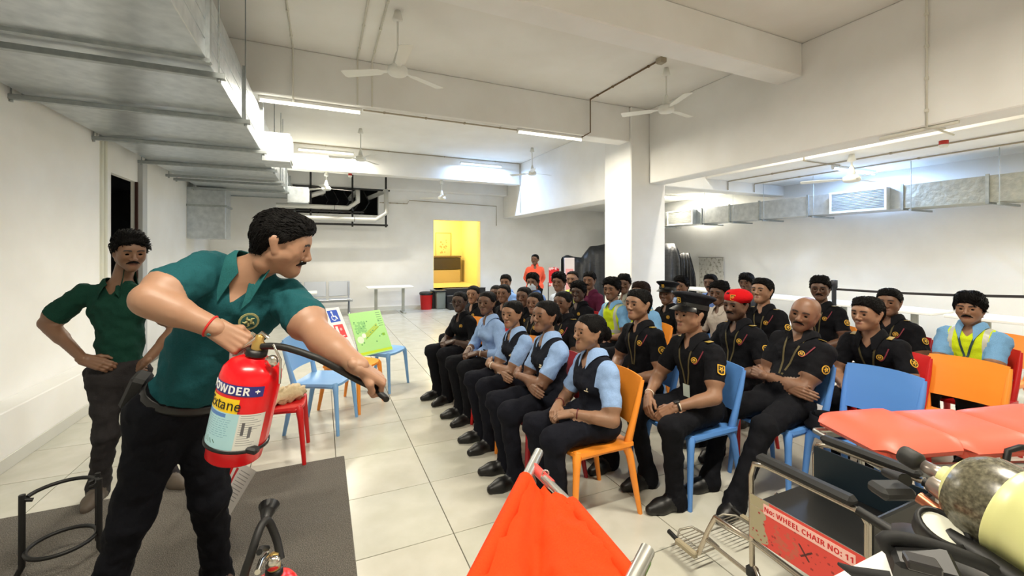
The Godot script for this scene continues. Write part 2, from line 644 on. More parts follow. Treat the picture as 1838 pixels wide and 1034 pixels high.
# locks of hair over the base shape, combed along a flow
func locks(kind: String, f: Flesh) -> ArrayMesh:
	var base := amesh(f.verts, f.norms, f.tris())
	var q := MB.new()
	rng.seed = hash(kind)
	var woman := kind == "bun" or kind == "tail"
	var n := {"bun": 900, "tail": 900, "curly": 1300, "thick": 1200, "fringe": 1100, "short": 1300, "crop": 1100, "receding": 900}
	for k: int in n[kind]:
		var i := rng.randi() % f.verts.size()
		var p := f.verts[i]
		var m := f.norms[i]
		if m.dot(p - Vector3(0, 0.03, -0.01)) < 0.0: continue
		var flow: Vector3
		var len := 0.02
		var lift := 0.5
		if woman:
			if p.z < -0.085: flow = Vector3(rng.randf_range(-1, 1), rng.randf_range(-1, 1), rng.randf_range(-1, 1))
			else: flow = Vector3(0, 0.0, -0.11) - p
			len = rng.randf_range(0.012, 0.024); lift = 0.02
		else:
			match kind:
				"curly":
					flow = Vector3(rng.randf_range(-1, 1), rng.randf_range(-1, 1), rng.randf_range(-1, 1)); len = rng.randf_range(0.010, 0.018); lift = 0.9
				"fringe":
					flow = Vector3(p.x * 4.0 + 0.3, -0.25, 1.0 if p.y > 0.05 else 0.1) + Vector3(0, -0.5 if p.y < 0.06 else 0.0, 0); len = rng.randf_range(0.02, 0.038); lift = 0.30
				"thick":
					flow = Vector3(0.5 + p.x * 4.0, 0.2, -0.5 if p.y > 0.06 else -0.2) + Vector3(0, -0.8 if p.y < 0.05 else 0.0, 0); len = rng.randf_range(0.018, 0.034); lift = 0.75
				_:
					flow = Vector3(0.2 + p.x * 4.0, 0.0, -0.8 if p.y > 0.07 else -0.25) + Vector3(0, -1.0 if p.y < 0.05 else 0.0, 0); len = rng.randf_range(0.010, 0.020) if kind != "crop" else rng.randf_range(0.006, 0.011); lift = 0.45
		flow += Vector3(rng.randf_range(-1, 1), rng.randf_range(-1, 1), rng.randf_range(-1, 1)) * (0.15 if not woman else 0.012)
		flow = (flow - m * flow.dot(m)).normalized()
		var d := (flow + m * lift).normalized()
		var e := (flow + m * lift * 0.2).normalized()
		var a := p - m * 0.002
		q.tube([a, a + d * len * 0.45, a + d * len * 0.45 + e * len * 0.55], [0.0030, 0.0026, 0.0004], 4, false, false)
	var lk := q.done()
	base.add_surface_from_arrays(Mesh.PRIMITIVE_TRIANGLES, lk.surface_get_arrays(0))
	return base

func hand_flesh(kind: String, cell := 0.0034) -> Flesh:
	var f := Flesh.new()
	f.K = PackedFloat32Array([0.006, 0.006]); f.KX = 0.004
	var curl := [28.0, 32.0, 22.0]
	if kind == "grip": curl = [62.0, 88.0, 58.0]
	if kind == "flat": curl = [10.0, 14.0, 10.0]
	var xs := [0.028, 0.0095, -0.009, -0.0265]
	var ln := [0.92, 1.0, 0.95, 0.76]
	for i in 4:
		var k := Vector3(xs[i], -0.002 * absf(i - 1.3), 0.086 - 0.004 * absf(i - 1.0))
		f.bone(Vector3(xs[i] * 0.62, 0.0, -0.012), k, 0.0185, 0.0125)
		var ang: float = 0.0
		var p := k
		var seg := [0.043, 0.027, 0.021]
		for j in 3:
			ang += deg_to_rad(curl[j] * (1.0 + 0.07 * (i - 1)))
			var q: Vector3 = p + Vector3(xs[i] * 0.05, -sin(ang), cos(ang)) * seg[j] * ln[i]
			f.bone(p, q, 0.0100 - j * 0.0009, 0.0092 - j * 0.0010)
			p = q
	if kind == "grip":
		f.bone(Vector3(0.014, -0.008, 0.012), Vector3(0.040, -0.020, 0.042), 0.017, 0.0135)
		f.bone(Vector3(0.040, -0.020, 0.042), Vector3(0.038, -0.038, 0.066), 0.0125, 0.0105)
		f.bone(Vector3(0.038, -0.038, 0.066), Vector3(0.020, -0.050, 0.078), 0.0105, 0.0085)
	else:
		f.bone(Vector3(0.014, -0.006, 0.012), Vector3(0.044, -0.014, 0.046), 0.017, 0.0130)
		f.bone(Vector3(0.044, -0.014, 0.046), Vector3(0.053, -0.022, 0.076), 0.0120, 0.0102)
		f.bone(Vector3(0.053, -0.022, 0.076), Vector3(0.051, -0.030, 0.100), 0.0102, 0.0082)
	f.bone(Vector3(0, 0, -0.03), Vector3(0, 0, 0.0), 0.026, 0.026, 0, 0, Vector3.UP, 1.25)
	f.net(cell)
	return f

func elbow(sh: Vector3, wr: Vector3, l1: float, l2: float, pole: Vector3) -> Vector3:
	var d := wr - sh
	var l := minf(d.length(), (l1 + l2) * 0.999)
	var z := d.normalized()
	var a := (l1 * l1 - l2 * l2 + l * l) / (2.0 * l)
	var h := sqrt(maxf(0.0, l1 * l1 - a * a))
	return sh + z * a + (pole - z * pole.dot(z)).normalized() * h

var lib := {}
func from_lib(k: String) -> Flesh:
	return lib[k]

func make_lib() -> void:
	var jobs := [["hm", func() -> Flesh: return head_flesh(true, 0.0036)], ["hf", func() -> Flesh: return head_flesh(false, 0.0036)], ["hw", func() -> Flesh: return head_flesh(true, 0.0036, 1.08, 1.12)],
		["hmc", func() -> Flesh: return head_flesh(true, 0.0052)], ["hfc", func() -> Flesh: return head_flesh(false, 0.0052)], ["hd", func() -> Flesh: return head_flesh(true, 0.0026, 1.03, 1.05)]]
	for k in ["rest", "grip", "flat"]: jobs.append(["hand_" + k, func() -> Flesh: return hand_flesh(k)])
	jobs.append(["hand_restc", func() -> Flesh: return hand_flesh("rest", 0.0048)])
	for k in ["short", "thick", "curly", "fringe", "receding", "crop", "bun", "tail"]: jobs.append(["hair_" + k, func() -> Flesh: return hair_flesh(k, 0.0045)])
	for j in jobs: lib[j[0]] = j[1].call()

# arrays of a figure that grow into one mesh
class Hide:
	var v := PackedVector3Array()
	var n := PackedVector3Array()
	var c := PackedColorArray()
	var ix := PackedInt32Array()
	func add(vv: PackedVector3Array, nn: PackedVector3Array, t: PackedInt32Array, col, x := Transform3D.IDENTITY, flip := false) -> void:
		var base := v.size()
		v.append_array(x * vv)
		var b := x.basis.orthonormalized() if not flip else x.basis
		for q in nn: n.append((b * q).normalized())
		if col is Color:
			var cc := PackedColorArray(); cc.resize(vv.size()); cc.fill(col); c.append_array(cc)
		else: c.append_array(col)
		if flip:
			for i in range(0, t.size(), 3):
				ix.append(t[i] + base); ix.append(t[i + 2] + base); ix.append(t[i + 1] + base)
		else:
			for q in t: ix.append(q + base)

# S: a dictionary of joints (root-local) and dress; fills node o with the figure's parts and returns its Flesh
func figure(o: Node3D, S: Dictionary) -> Flesh:
	var male: bool = S.get("male", true)
	var b: float = S.get("bulk", 1.0)
	var hs: float = S.get("hs", 1.0 if male else 0.95)
	var tone: Color = S.get("tone", Color(0.25, 0.13, 0.07))
	var sl: float = S.get("sleeve", 0.19)
	var sw: float = S.get("loose", 0.012)
	var f := Flesh.new()
	f.K = PackedFloat32Array([0.045, 0.014]); f.KX = 0.016
	var pel: Vector3 = S.pelvis
	var nk: Vector3 = S.neck
	var shL: Vector3 = S.shL
	var shR: Vector3 = S.shR
	var r := (shL - shR).normalized()
	var u := (nk - pel).normalized()
	var n := r.cross(u).normalized()
	r = u.cross(n).normalized()
	var wai: Vector3 = pel.lerp(nk, S.get("waist", 0.36)) + n * S.get("bend", -0.01)
	var che := pel.lerp(nk, 0.72)
	var wr := (0.122 if male else 0.112) * b
	f.bone(S.hipL, S.hipR, 0.100 * b, 0.100 * b, 0, 1, n, 1.12)
	f.bone(pel, wai, 0.115 * b, wr, 0, 0, n, 1.22)
	f.bone(wai, che, wr, (0.138 if male else 0.118) * b, 0, 0, n, 1.28)
	f.bone(che - r * 0.045, che + r * 0.045, 0.122 * b, 0.122 * b, 0, 0, n, 1.32)
	if S.has("belly"): f.bone(pel.lerp(nk, 0.25) + n * 0.05, wai + n * 0.05, S.belly, S.belly * 0.9, 0, 0)
	if not male:
		for s: float in [-1.0, 1.0]: f.bone(che + n * 0.062 + r * s * 0.052 - u * 0.035, che + n * 0.055 + r * s * 0.052 - u * 0.02, 0.058 * b, 0.05 * b, 0, 0)
	f.bone(nk - u * 0.045, shL - u * 0.004, 0.052 * b, 0.055 * b, 0, 0)
	f.bone(nk - u * 0.045, shR - u * 0.004, 0.052 * b, 0.055 * b, 0, 0)
	var hb: Vector3 = S.head
	f.bone(nk - u * 0.03, hb + (Basis(S.face) * Vector3(0, -0.055, -0.026)) * hs, (0.054 if male else 0.044) * sqrt(b), (0.05 if male else 0.041) * hs, 0, 2)
	var tag_len := {}
	for side in ["L", "R"]:
		var hip: Vector3 = S["hip" + side]
		var kn: Vector3 = S["kn" + side]
		var an: Vector3 = S["an" + side]
		var toe: Vector3 = S["toe" + side]
		var tr: float = S.get("leg", 1.0)
		tag_len["t" + side] = f.bone(hip, kn, 0.090 * b * tr, 0.066 * tr, 0, 3)
		tag_len["c" + side] = f.bone(kn, an, 0.064 * tr, 0.052 * tr, 0, 4)
		f.bone(an - (an - kn).normalized() * -0.035, an - (kn - an).normalized() * 0.055, 0.056 * tr, 0.058 * tr, 0, 4)
		var heel := Vector3(an.x, an.y - 0.045, an.z)
		var fd := (toe - heel); fd.y = 0.0
		fd = fd.normalized()
		var fl := toe.y
		heel = heel - fd * 0.035; heel.y = fl + 0.034
		var ball := heel + fd * 0.15; ball.y = fl + 0.030
		var tip := heel + fd * 0.225; tip.y = fl + 0.026
		f.bone(an, heel + fd * 0.03, 0.040, 0.036, 0, 5)
		f.bone(heel, ball, 0.034, 0.042, 0, 5)
		f.bone(ball, tip, 0.042, 0.030, 0, 5)
		var sh: Vector3 = S["sh" + side]
		var el: Vector3 = S["el" + side]
		var wri: Vector3 = S["wr" + side]
		var g := 1 if side == "L" else 2
		var am: float = S.get("arm", 1.0 if male else 0.92) * sqrt(b)
		tag_len["u" + side] = f.bone(sh, el, 0.052 * am, 0.042 * am, g, 6)
		tag_len["f" + side] = f.bone(el, wri, 0.043 * am, 0.027 * am, g, 7)
		f.bone(el.lerp(wri, 0.12), el.lerp(wri, 0.4), 0.043 * am, 0.041 * am, g, 7)
		var ul := sh.distance_to(el)
		if sl <= ul:
			var e := sh.lerp(el, (sl - 0.012) / ul)
			f.bone(sh, e, 0.056 * am + sw * 0.5, 0.050 * am + sw, g, 8)
		else:
			f.bone(sh, el, 0.056 * am + sw * 0.5, 0.046 * am + sw, g, 8)
			f.bone(el, el.lerp(wri, minf(1.0, (sl - ul) / el.distance_to(wri)) * 0.96), 0.046 * am + sw, 0.034 * am + sw * 0.8, g, 9)
	f.net(S.get("cell", 0.013))
	# which piece of dress each point belongs to
	var nv := f.verts.size()
	var gs := PackedFloat32Array(); gs.resize(nv)   # skin
	var gl := PackedFloat32Array(); gl.resize(nv)   # below the waist
	var gf := PackedFloat32Array(); gf.resize(nv)   # shoe
	var gv := PackedFloat32Array(); gv.resize(nv)   # sleeve against waistcoat
	var gb := PackedFloat32Array(); gb.resize(nv)   # bright band
	var vneck: float = S.get("vneck", 0.07)
	var coat: float = S.get("coat", 0.0)
	var line: float = S.get("belt", 0.10)
	var half := shL.distance_to(shR) * 0.5
	var wrinkle: float = S.get("wrinkle", 0.009)
	for i in nv:
		var p := f.verts[i]
		var best := 9.0
		var bi := 0
		for k in f.A.size():
			var d := f.one(k, p)
			if d < best:
				best = d; bi = k
		var q := p - f.A[bi]
		var t := clampf(q.dot(f.D[bi]) * f.L[bi], 0.0, 1.0)
		var tg := f.T[bi]
		var hN := (p - nk).dot(u)
		var xN := (p - nk).dot(r)
		var zN := (p - nk).dot(n)
		var hp := (p - pel).dot(u)
		var gsk := -0.05
		var low := -0.05
		var shoe := -0.05
		var slv := -0.05
		match tg:
			0, 2:
				var dip := vneck * maxf(0.0, 1.0 - absf(xN) / (0.024 + vneck * 0.42)) if zN > 0.0 else 0.0
				gsk = hN - 0.012 + dip + (0.012 if zN < 0.0 else 0.0)
				if tg == 0 and absf(xN) > 0.062: gsk = minf(gsk, -0.01)
				low = line - hp
				slv = absf(xN) - (half - 0.022) if hN > -0.14 else -0.05
			1: low = maxf(line - hp, -0.05) if coat == 0.0 else -0.03
			3: low = t * f.LEN[bi] - coat if coat > 0.0 else maxf(0.02, line - hp)
			4: low = 0.05
			5:
				low = 0.05; shoe = 0.05
			6, 8, 7, 9:
				var arc := t * f.LEN[bi]
				if tg == 7 or tg == 9:
					var ui: int = tag_len["uL"] if f.G[bi] == 1 else tag_len["uR"]
					arc = f.LEN[ui] + (p - f.A[ui] - f.D[ui]).dot(((f.A[tag_len["fL"]] + f.D[tag_len["fL"]]) - f.A[tag_len["fL"]]).normalized() if f.G[bi] == 1 else f.D[tag_len["fR"]].normalized())
				else:
					var ui2: int = tag_len["uL"] if f.G[bi] == 1 else tag_len["uR"]
					arc = (p - f.A[ui2]).dot(f.D[ui2].normalized())
				gsk = arc - sl
				slv = 0.03
		if tg == 4: shoe = (t - 1.0) * f.LEN[bi] - 0.028 + (0.0 if t < 1.0 else 0.01)
		gs[i] = gsk; gl[i] = low; gf[i] = shoe; gv[i] = slv
		gb[i] = maxf(0.015 - absf(absf(xN) - 0.100), 0.018 - absf(hN + 0.30)) if S.has("band") else -1.0
		if gsk < 0.0 and shoe < 0.0:
			var w := p * 55.0
			var w2 := p * 120.0
			f.verts[i] += f.norms[i] * (noise.get_noise_3d(w.x * 3.2, w.y * 3.6, w.z * 3.2) * wrinkle + noise.get_noise_3d(w2.x * 3.0, w2.y * 2.0, w2.z * 3.0 + 50.0) * wrinkle * 0.5)
	# normals again after the cloth has been creased
	for i in nv: f.norms[i] = Vector3.ZERO
	for i in range(0, f.quads.size(), 4):
		var m := (f.verts[f.quads[i + 2]] - f.verts[f.quads[i]]).cross(f.verts[f.quads[i + 3]] - f.verts[f.quads[i + 1]])
		for k in 4: f.norms[f.quads[i + k]] -= m
	for i in nv: f.norms[i] = f.norms[i].normalized()
	var vals := [gs, gl, gf, gv, gb]
	var a := split(f.verts, f.norms, f.tris(), vals, 0)
	var skin := Hide.new()
	var cl := split(a[2], a[3], a[1], vals, 1)
	var lo := split(cl[2], cl[3], cl[0], vals, 2)
	var up := split(lo[2], lo[3], cl[1], vals, 3)
	var V: PackedVector3Array = up[2]
	var NN: PackedVector3Array = up[3]
	var torso: PackedInt32Array = up[1]
	var bands := PackedInt32Array()
	if S.has("band"):
		var z := split(V, NN, torso, vals, 4)
		bands = z[0]; torso = z[1]; V = z[2]; NN = z[3]
	var inner := V.duplicate()
	for i in inner.size():
		if vals[0][i] < 0.0: inner[i] -= NN[i] * minf(0.006, -vals[0][i] * 0.6)
	skin.add(inner, NN, a[0], tone)
	var under := PackedInt32Array(a[1])
	skin.add(inner, NN, under, tone)
	# head and hands go into the same mesh as the skin
	var hx := Transform3D(S.face * hs, hb)
	var hk: String = S.get("headmesh", "hm" if male else "hf")
	var hf := from_lib(hk)
	skin.add(hf.verts, hf.norms, hf.tris(), face_colour(hf.verts, tone, male, S.get("stubble", 0.0)), hx)
	for side in ["L", "R"]:
		if S.has("nohands"): break
		var hh := from_lib("hand_" + S.get("grip" + side, "rest"))
		var z: Vector3 = (S["hz" + side]).normalized()
		var y: Vector3 = S["hy" + side]
		y = (y - z * y.dot(z)).normalized()
		var hsz: float = S.get("hand", 1.0 if male else 0.9)
		var bs := Basis(y.cross(z) * hsz, y * hsz, z * hsz)
		if side == "L": bs.x = -bs.x
		var wx := Transform3D(bs, S["wr" + side] + z * 0.012)
		S["hold" + side] = wx * Vector3(0.0, -0.040, 0.080)
		S["along" + side] = (wx.basis * Vector3.RIGHT).normalized()
		skin.add(hh.verts, hh.norms, hh.tris(), tone, wx, side == "L")
	put("body", amesh(skin.v, skin.n, skin.ix, skin.c), skin_mat(), o)
	if S.has("vestcol"):
		var odd := []
		for q in pieces(V, up[0], odd): put("sleeve", amesh(V, NN, q), S.shirtmat, o)
		torso.append_array(PackedInt32Array(odd))
		var vs := put("waistcoat", amesh(V, NN, torso), S.vestcol, o)
		for q in pieces(V, bands): put("reflective_band", amesh(V, NN, q), mat("band", Color(0.72, 0.73, 0.68), 0.35), vs)
	else:
		var all := torso.duplicate()
		all.append_array(up[0])
		put("shirt", amesh(V, NN, all), S.shirtmat, o)
	var scraps := []
	var feet := pieces(V, lo[0], scraps)
	var legs: PackedInt32Array = lo[1]
	legs.append_array(PackedInt32Array(scraps))
	put("trousers", amesh(V, NN, legs), S.legmat, o)
	for q in feet: put("shoe", amesh(V, NN, q), S.get("shoemat", mat("shoe", Color(0.035, 0.033, 0.035), 0.45)), o)
	# eyes
	var em := eye_mesh()
	for s: float in [-1.0, 1.0]:
		var e := put("eye", em, eye_mat(), o)
		e.transform = hx * Transform3D(Basis.from_scale(Vector3(1.15, 0.62, 1.0)), Vector3(s * 0.031, 0.0015, 0.0725))
	if S.has("hair") and S.hair != "":
		var hr := from_lib("hair_" + S.hair)
		if not lib.has("mesh_" + S.hair): lib["mesh_" + S.hair] = locks(S.hair, hr)
		var h := put("hair", lib["mesh_" + S.hair], hair_mat(S.get("haircol", "hair_black")), o)
		h.transform = hx
	if S.get("moustache", false):
		var q := MB.new()
		q.tube([Vector3(-0.032, -0.058, 0.076), Vector3(-0.020, -0.049, 0.089), Vector3(-0.004, -0.044, 0.096), Vector3(0.004, -0.044, 0.096), Vector3(0.020, -0.049, 0.089), Vector3(0.032, -0.058, 0.076)], [0.002, 0.0055, 0.006, 0.006, 0.0055, 0.002], 8)
		put("moustache", q.done(), hair_mat("hair_black"), o).transform = hx
	if S.get("glasses", false):
		var q := MB.new()
		for s: float in [-1.0, 1.0]:
			q.tube(ring(Vector3(s * 0.033, 0.001, 0.097), 0.021, 14, Basis(Vector3.RIGHT, Vector3.BACK, Vector3.UP)), 0.0018, 5, true)
			q.tube([Vector3(s * 0.054, 0.004, 0.094), Vector3(s * 0.079, 0.006, 0.05), Vector3(s * 0.081, 0.008, -0.01)], 0.0016, 5)
		q.tube([Vector3(-0.012, 0.004, 0.098), Vector3(0.012, 0.004, 0.098)], 0.0016, 5)
		put("glasses", q.done(), mat("spec_frame", Color(0.03, 0.03, 0.03), 0.3), o).transform = hx
	if S.get("mask", false):
		var grid := []
		for i in 7:
			var row := []
			for j in 9:
				var x := lerpf(-0.062, 0.062, j / 8.0)
				var yy := lerpf(-0.012, -0.104, i / 6.0)
				row.append(Vector3(x, yy, 0.112 - x * x * 15.0 - absf(yy + 0.045) * 0.35))
			grid.append(row)
		var q := MB.new(); q.sheet(grid, 0.002)
		put("face_mask", q.done(), mat("maskcloth", Color(0.80, 0.86, 0.90), 0.8), o).transform = hx
	if S.get("collar", true):
		var q := MB.new()
		var grid := [[], [], []]
		var nr := 0.058 if male else 0.047
		for j in 25:
			var ph := lerpf(-158.0, 158.0, j / 24.0)
			var fr := absf(ph) / 158.0
			var dir := -n * cos(deg_to_rad(ph)) + r * sin(deg_to_rad(ph))
			var drop := maxf(0.0, fr - 0.5) * (0.04 + vneck * 0.35)
			var c0 := nk - n * 0.004 - u * drop + n * drop * 0.5
			var wide := 0.030 + maxf(0.0, fr - 0.72) * 0.06
			var e0 := f.hit(c0 + dir * (nr + 0.003) + u * 0.12, -u)
			var e1 := f.hit(c0 + dir * (nr + wide) + u * 0.12, -u)
			if e1.distance_to(c0) > 0.16: e1 = c0 + dir * (nr + wide) - u * 0.03
			if e0.distance_to(c0) > 0.12: e0 = c0 + dir * nr
			var top := e0 + u * (0.024 - drop * 0.25) + dir * 0.002
			grid[0].append(top)
			grid[1].append(top.lerp(e1, 0.35) + u * 0.008 + dir * 0.005)
			grid[2].append(e1 + u * 0.005 + dir * 0.003)
		q.sheet(grid, 0.004)
		put("collar", q.done(), S.get("collarmat", S.shirtmat), o)
	S.u = u; S.r = r; S.n = n; S.che = che; S.half = half; S.hx = hx
	return f

func eye_mesh() -> ArrayMesh:
	if lib.has("eye"): return lib.eye
	var v := PackedVector3Array()
	var c := PackedColorArray()
	var ix := PackedInt32Array()
	for i in 17:
		for j in 12:
			var th := PI * i / 16.0
			v.append(Vector3(sin(th) * cos(TAU * j / 12.0), sin(th) * sin(TAU * j / 12.0), cos(th)) * 0.0128)
			c.append(Color(0.01, 0.006, 0.004) if i < 2 else Color(0.62, 0.58, 0.54))
	for i in 16:
		for j in 12:
			var k := (j + 1) % 12
			ix.append_array([i * 12 + j, (i + 1) * 12 + j, (i + 1) * 12 + k, i * 12 + j, (i + 1) * 12 + k, i * 12 + k])
	var nn := PackedVector3Array()
	for p in v: nn.append(p.normalized())
	lib.eye = amesh(v, nn, ix, c)
	return lib.eye

func skin_mat() -> StandardMaterial3D:
	if M.has("skin"): return M.skin
	var m := mat("skin", Color.WHITE, 0.5)
	m.vertex_color_use_as_albedo = true
	m.subsurf_scatter_enabled = true; m.subsurf_scatter_strength = 0.08
	return m

func eye_mat() -> StandardMaterial3D:
	if M.has("eyeball"): return M.eyeball
	var m := mat("eyeball", Color.WHITE, 0.2)
	m.vertex_color_use_as_albedo = true
	return m

func hair_mat(k: String) -> StandardMaterial3D:
	if M.has(k): return M[k]
	var c := {"hair_black": Color(0.05, 0.045, 0.045), "hair_brown": Color(0.13, 0.08, 0.06), "hair_grey": Color(0.17, 0.16, 0.16)}
	var m := mat(k, c[k], 0.65)
	m.metallic_specular = 0.22
	m.normal_enabled = true; m.normal_texture = tex("hairn"); m.normal_scale = 1.0
	m.uv1_triplanar = true; m.uv1_scale = Vector3(6, 16, 6)
	return m

var T := {}
func tex(k: String) -> Texture2D:
	if T.has(k): return T[k]
	match k:
		"hairn": T[k] = ntex(0.05, true, Color.BLACK, Color.WHITE, 3, 3, 8.0, 256)
		"clothn": T[k] = ntex(0.012, true, Color.BLACK, Color.WHITE, 5, 5, 6.0)
		"clothc": T[k] = ntex(0.2, false, Color(0.82, 0.82, 0.82), Color.WHITE, 3, 6, 1.0, 256)
		"plaster": T[k] = ntex(0.006, false, Color(0.965, 0.96, 0.95), Color.WHITE, 6, 8)
		"plastern": T[k] = ntex(0.02, true, Color.BLACK, Color.WHITE, 5, 9, 2.0)
		"metalc": T[k] = ntex(0.01, false, Color(0.86, 0.87, 0.88), Color.WHITE, 5, 10)
		"rugc": T[k] = ntex(0.12, false, Color(0.45, 0.45, 0.45), Color.WHITE, 4, 12)
		"rugn": T[k] = ntex(0.15, true, Color.BLACK, Color.WHITE, 3, 13, 8.0)
		"tilec": T[k] = ntex(0.012, false, Color(0.93, 0.93, 0.91), Color.WHITE, 6, 14)
		"stain":
			T[k] = ntex(0.018, false, Color(0.55, 0.54, 0.48), Color.WHITE, 5, 19)
			T[k].color_ramp.set_offset(0, 0.0); T[k].color_ramp.set_offset(1, 0.45)
		"wornc": T[k] = ntex(0.02, false, Color(0.35, 0.34, 0.3), Color.WHITE, 5, 15)
	return T[k]

func cloth(k: String, c: Color, rough := 0.85) -> StandardMaterial3D:
	if M.has(k): return M[k]
	var m := mat(k, c, rough)
	grain(m, tex("clothc"), tex("clothn"), 3.0, 0.6)
	m.uv1_world_triplanar = false
	m.metallic_specular = 0.25
	return m

# ---------------------------------------------------------------- the hall
const XL := -2.3
const XR := 8.9
const ZB := -12.1
const ZF := 3.5
const HC := 4.1

func build_room() -> void:
	var wall := grain(mat("wall_paint", Color(0.955, 0.955, 0.945), 0.75), tex("plaster"), tex("plastern"), 0.35, 0.12)
	var ceil_m := grain(mat("ceiling_paint", Color(0.94, 0.935, 0.915), 0.85), tex("plaster"), tex("plastern"), 0.3, 0.12)
	build_floor()
	# left wall with the ledge along its foot and the dark doorway
	var wl := struct("wall_left", span(Vector3(XL - 0.35, 0, -6.3), Vector3(XL, HC, ZF)), wall, "white plastered wall on the left with a low ledge")
	struct("ledge", span(Vector3(XL, 0, -6.15), Vector3(-2.11, 0.43, ZF), 0.008), wall, "", wl)
	struct("skirting", span(Vector3(-2.11, 0, -6.15), Vector3(-2.098, 0.10, ZF), 0.003), mat("skirt_tile", Color(0.80, 0.80, 0.77), 0.35), "grey tiled skirting", wl)
	var x2 := -2.42
	struct("recessed_wall", span(Vector3(x2 - 0.07, 0, -6.93), Vector3(x2, HC, -6.3)), wall, "", wl)
	struct("recessed_wall", span(Vector3(x2 - 0.07, 0, ZB), Vector3(x2, HC, -7.75)), wall, "", wl)
	struct("lintel", span(Vector3(x2 - 0.07, 2.6, -7.75), Vector3(x2, HC, -6.93)), wall, "", wl)
	struct("pilaster", span(Vector3(x2, 0, -7.95), Vector3(x2 + 0.06, 2.9, -7.78), 0.005), mat("pilaster_paint", Color(0.74, 0.75, 0.75), 0.7), "", wl)
	# an unlit store room behind the left doorway
	var dk := grain(mat("raw_concrete", Color(0.56, 0.56, 0.55), 0.9), tex("plaster"), tex("plastern"), 0.5, 0.3)
	var d1 := struct("door_1", span(Vector3(-9.1, 0, -13.1), Vector3(-9.0, 3.0, -5.0)), dk, "unlit store room behind the doorway in the left wall")
	struct("store_wall", span(Vector3(-9.0, 0, -13.2), Vector3(-2.49, 3.0, -13.1)), dk, "", d1)
	struct("store_wall", span(Vector3(-9.0, 0, -5.0), Vector3(-2.66, 3.0, -4.9)), dk, "", d1)
	struct("store_ceiling", span(Vector3(-9.1, 3.0, -13.2), Vector3(-2.49, 3.1, -4.9)), dk, "", d1)
	struct("store_floor", span(Vector3(-9.1, -0.2, -13.2), Vector3(-2.49, -0.01, -4.9)), dk, "", d1)
	struct("door_frame", span(Vector3(x2 - 0.02, 0, -7.76), Vector3(x2 + 0.015, 2.6, -7.735), 0.004), mat("brown_frame", Color(0.25, 0.13, 0.09), 0.6), "brown wooden door frame", d1)
	for k in 3:
		var z := -6.37 - k * 0.115
		var p := put("wall_pipe", bar([Vector3(-2.37, 0, z), Vector3(-2.37, HC, z)], 0.05 - k * 0.008, 10), mat("pipe_cream", Color(0.86, 0.86, 0.80), 0.5))
		tag(p, ["thick cream riser pipe nearest the corner of the left wall", "middle cream riser pipe in the left wall corner", "thin cream riser pipe next to the dark doorway"][k], "pipe", "riser pipes in the left corner")
	# back wall: doorway to the yellow room and a high opening for pipes
	var zb2 := ZB - 0.25
	var wb := struct("wall_back", span(Vector3(XL - 0.4, 0, zb2), Vector3(-0.62, HC, ZB)), wall, "white back wall")
	struct("wall_piece", span(Vector3(-0.62, 0, zb2), Vector3(1.42, 2.6, ZB)), wall, "", wb)
	struct("wall_piece", span(Vector3(-0.62, 3.32, zb2), Vector3(1.42, HC, ZB)), wall, "", wb)
	struct("wall_piece", span(Vector3(1.42, 0, zb2), Vector3(2.95, HC, ZB)), wall, "", wb)
	struct("wall_piece", span(Vector3(2.95, 2.53, zb2), Vector3(4.38, HC, ZB)), wall, "", wb)
	struct("wall_piece", span(Vector3(4.38, 0, zb2), Vector3(XR + 0.3, HC, ZB)), wall, "", wb)
	struct("skirting", span(Vector3(x2, 0, ZB), Vector3(2.95, 0.09, ZB + 0.012), 0.003), mat("skirt_tile", Color(0.80, 0.80, 0.77), 0.35), "grey tiled skirting", wb)
	# a deep unlit service shaft behind the high opening
	struct("shaft_wall", span(Vector3(-4.0, 2.3, -17.1), Vector3(2.6, 6.6, -17.0)), dk, "", wb)
	struct("shaft_wall", span(Vector3(-4.1, 2.3, -17.0), Vector3(-4.0, 6.6, zb2)), dk, "", wb)
	struct("shaft_wall", span(Vector3(2.52, 2.3, -17.0), Vector3(2.62, 6.6, zb2)), dk, "", wb)
	struct("shaft_wall", span(Vector3(-4.0, HC, zb2 - 0.1), Vector3(2.6, 6.6, zb2)), dk, "", wb)
	struct("shaft_floor", span(Vector3(-4.0, 2.2, -17.0), Vector3(2.6, 2.3, zb2)), dk, "", wb)
	struct("shaft_top", span(Vector3(-4.0, 6.6, -17.0), Vector3(2.6, 6.7, zb2)), dk, "", wb)
	# yellow room
	var yel := mat("yellow_paint", Color(0.97, 0.91, 0.66), 0.8)
	var zr := ZB - 2.6
	var d2 := struct("door_2", span(Vector3(2.75, 0.40, zr), Vector3(5.2, 0.53, zb2)), mat("yellow_floor", Color(0.95, 0.87, 0.62), 0.4), "doorway to a raised yellow-lit lobby")
	struct("lobby_wall", span(Vector3(2.75, 0.53, zr - 0.1), Vector3(5.2, 2.8, zr)), yel, "", d2)
	struct("lobby_wall", span(Vector3(2.65, 0.53, zr), Vector3(2.75, 2.8, zb2)), yel, "", d2)
	struct("lobby_wall", span(Vector3(4.62, 0.53, zr), Vector3(4.72, 2.8, zb2)), yel, "", d2)
	struct("lobby_ceiling", span(Vector3(2.65, 2.7, zr), Vector3(4.72, 2.8, zb2)), yel, "", d2)
	struct("lobby_front", span(Vector3(2.7, 0, zb2 - 0.02), Vector3(4.7, 0.53, zb2)), mat("dark_step", Color(0.10, 0.10, 0.11), 0.4), "", d2)
	for sd: float in [2.95, 4.38]: struct("reveal", span(Vector3(sd - 0.006, 0.53, zb2 - 0.005), Vector3(sd + 0.006, 2.53, ZB + 0.004)), yel, "", d2)
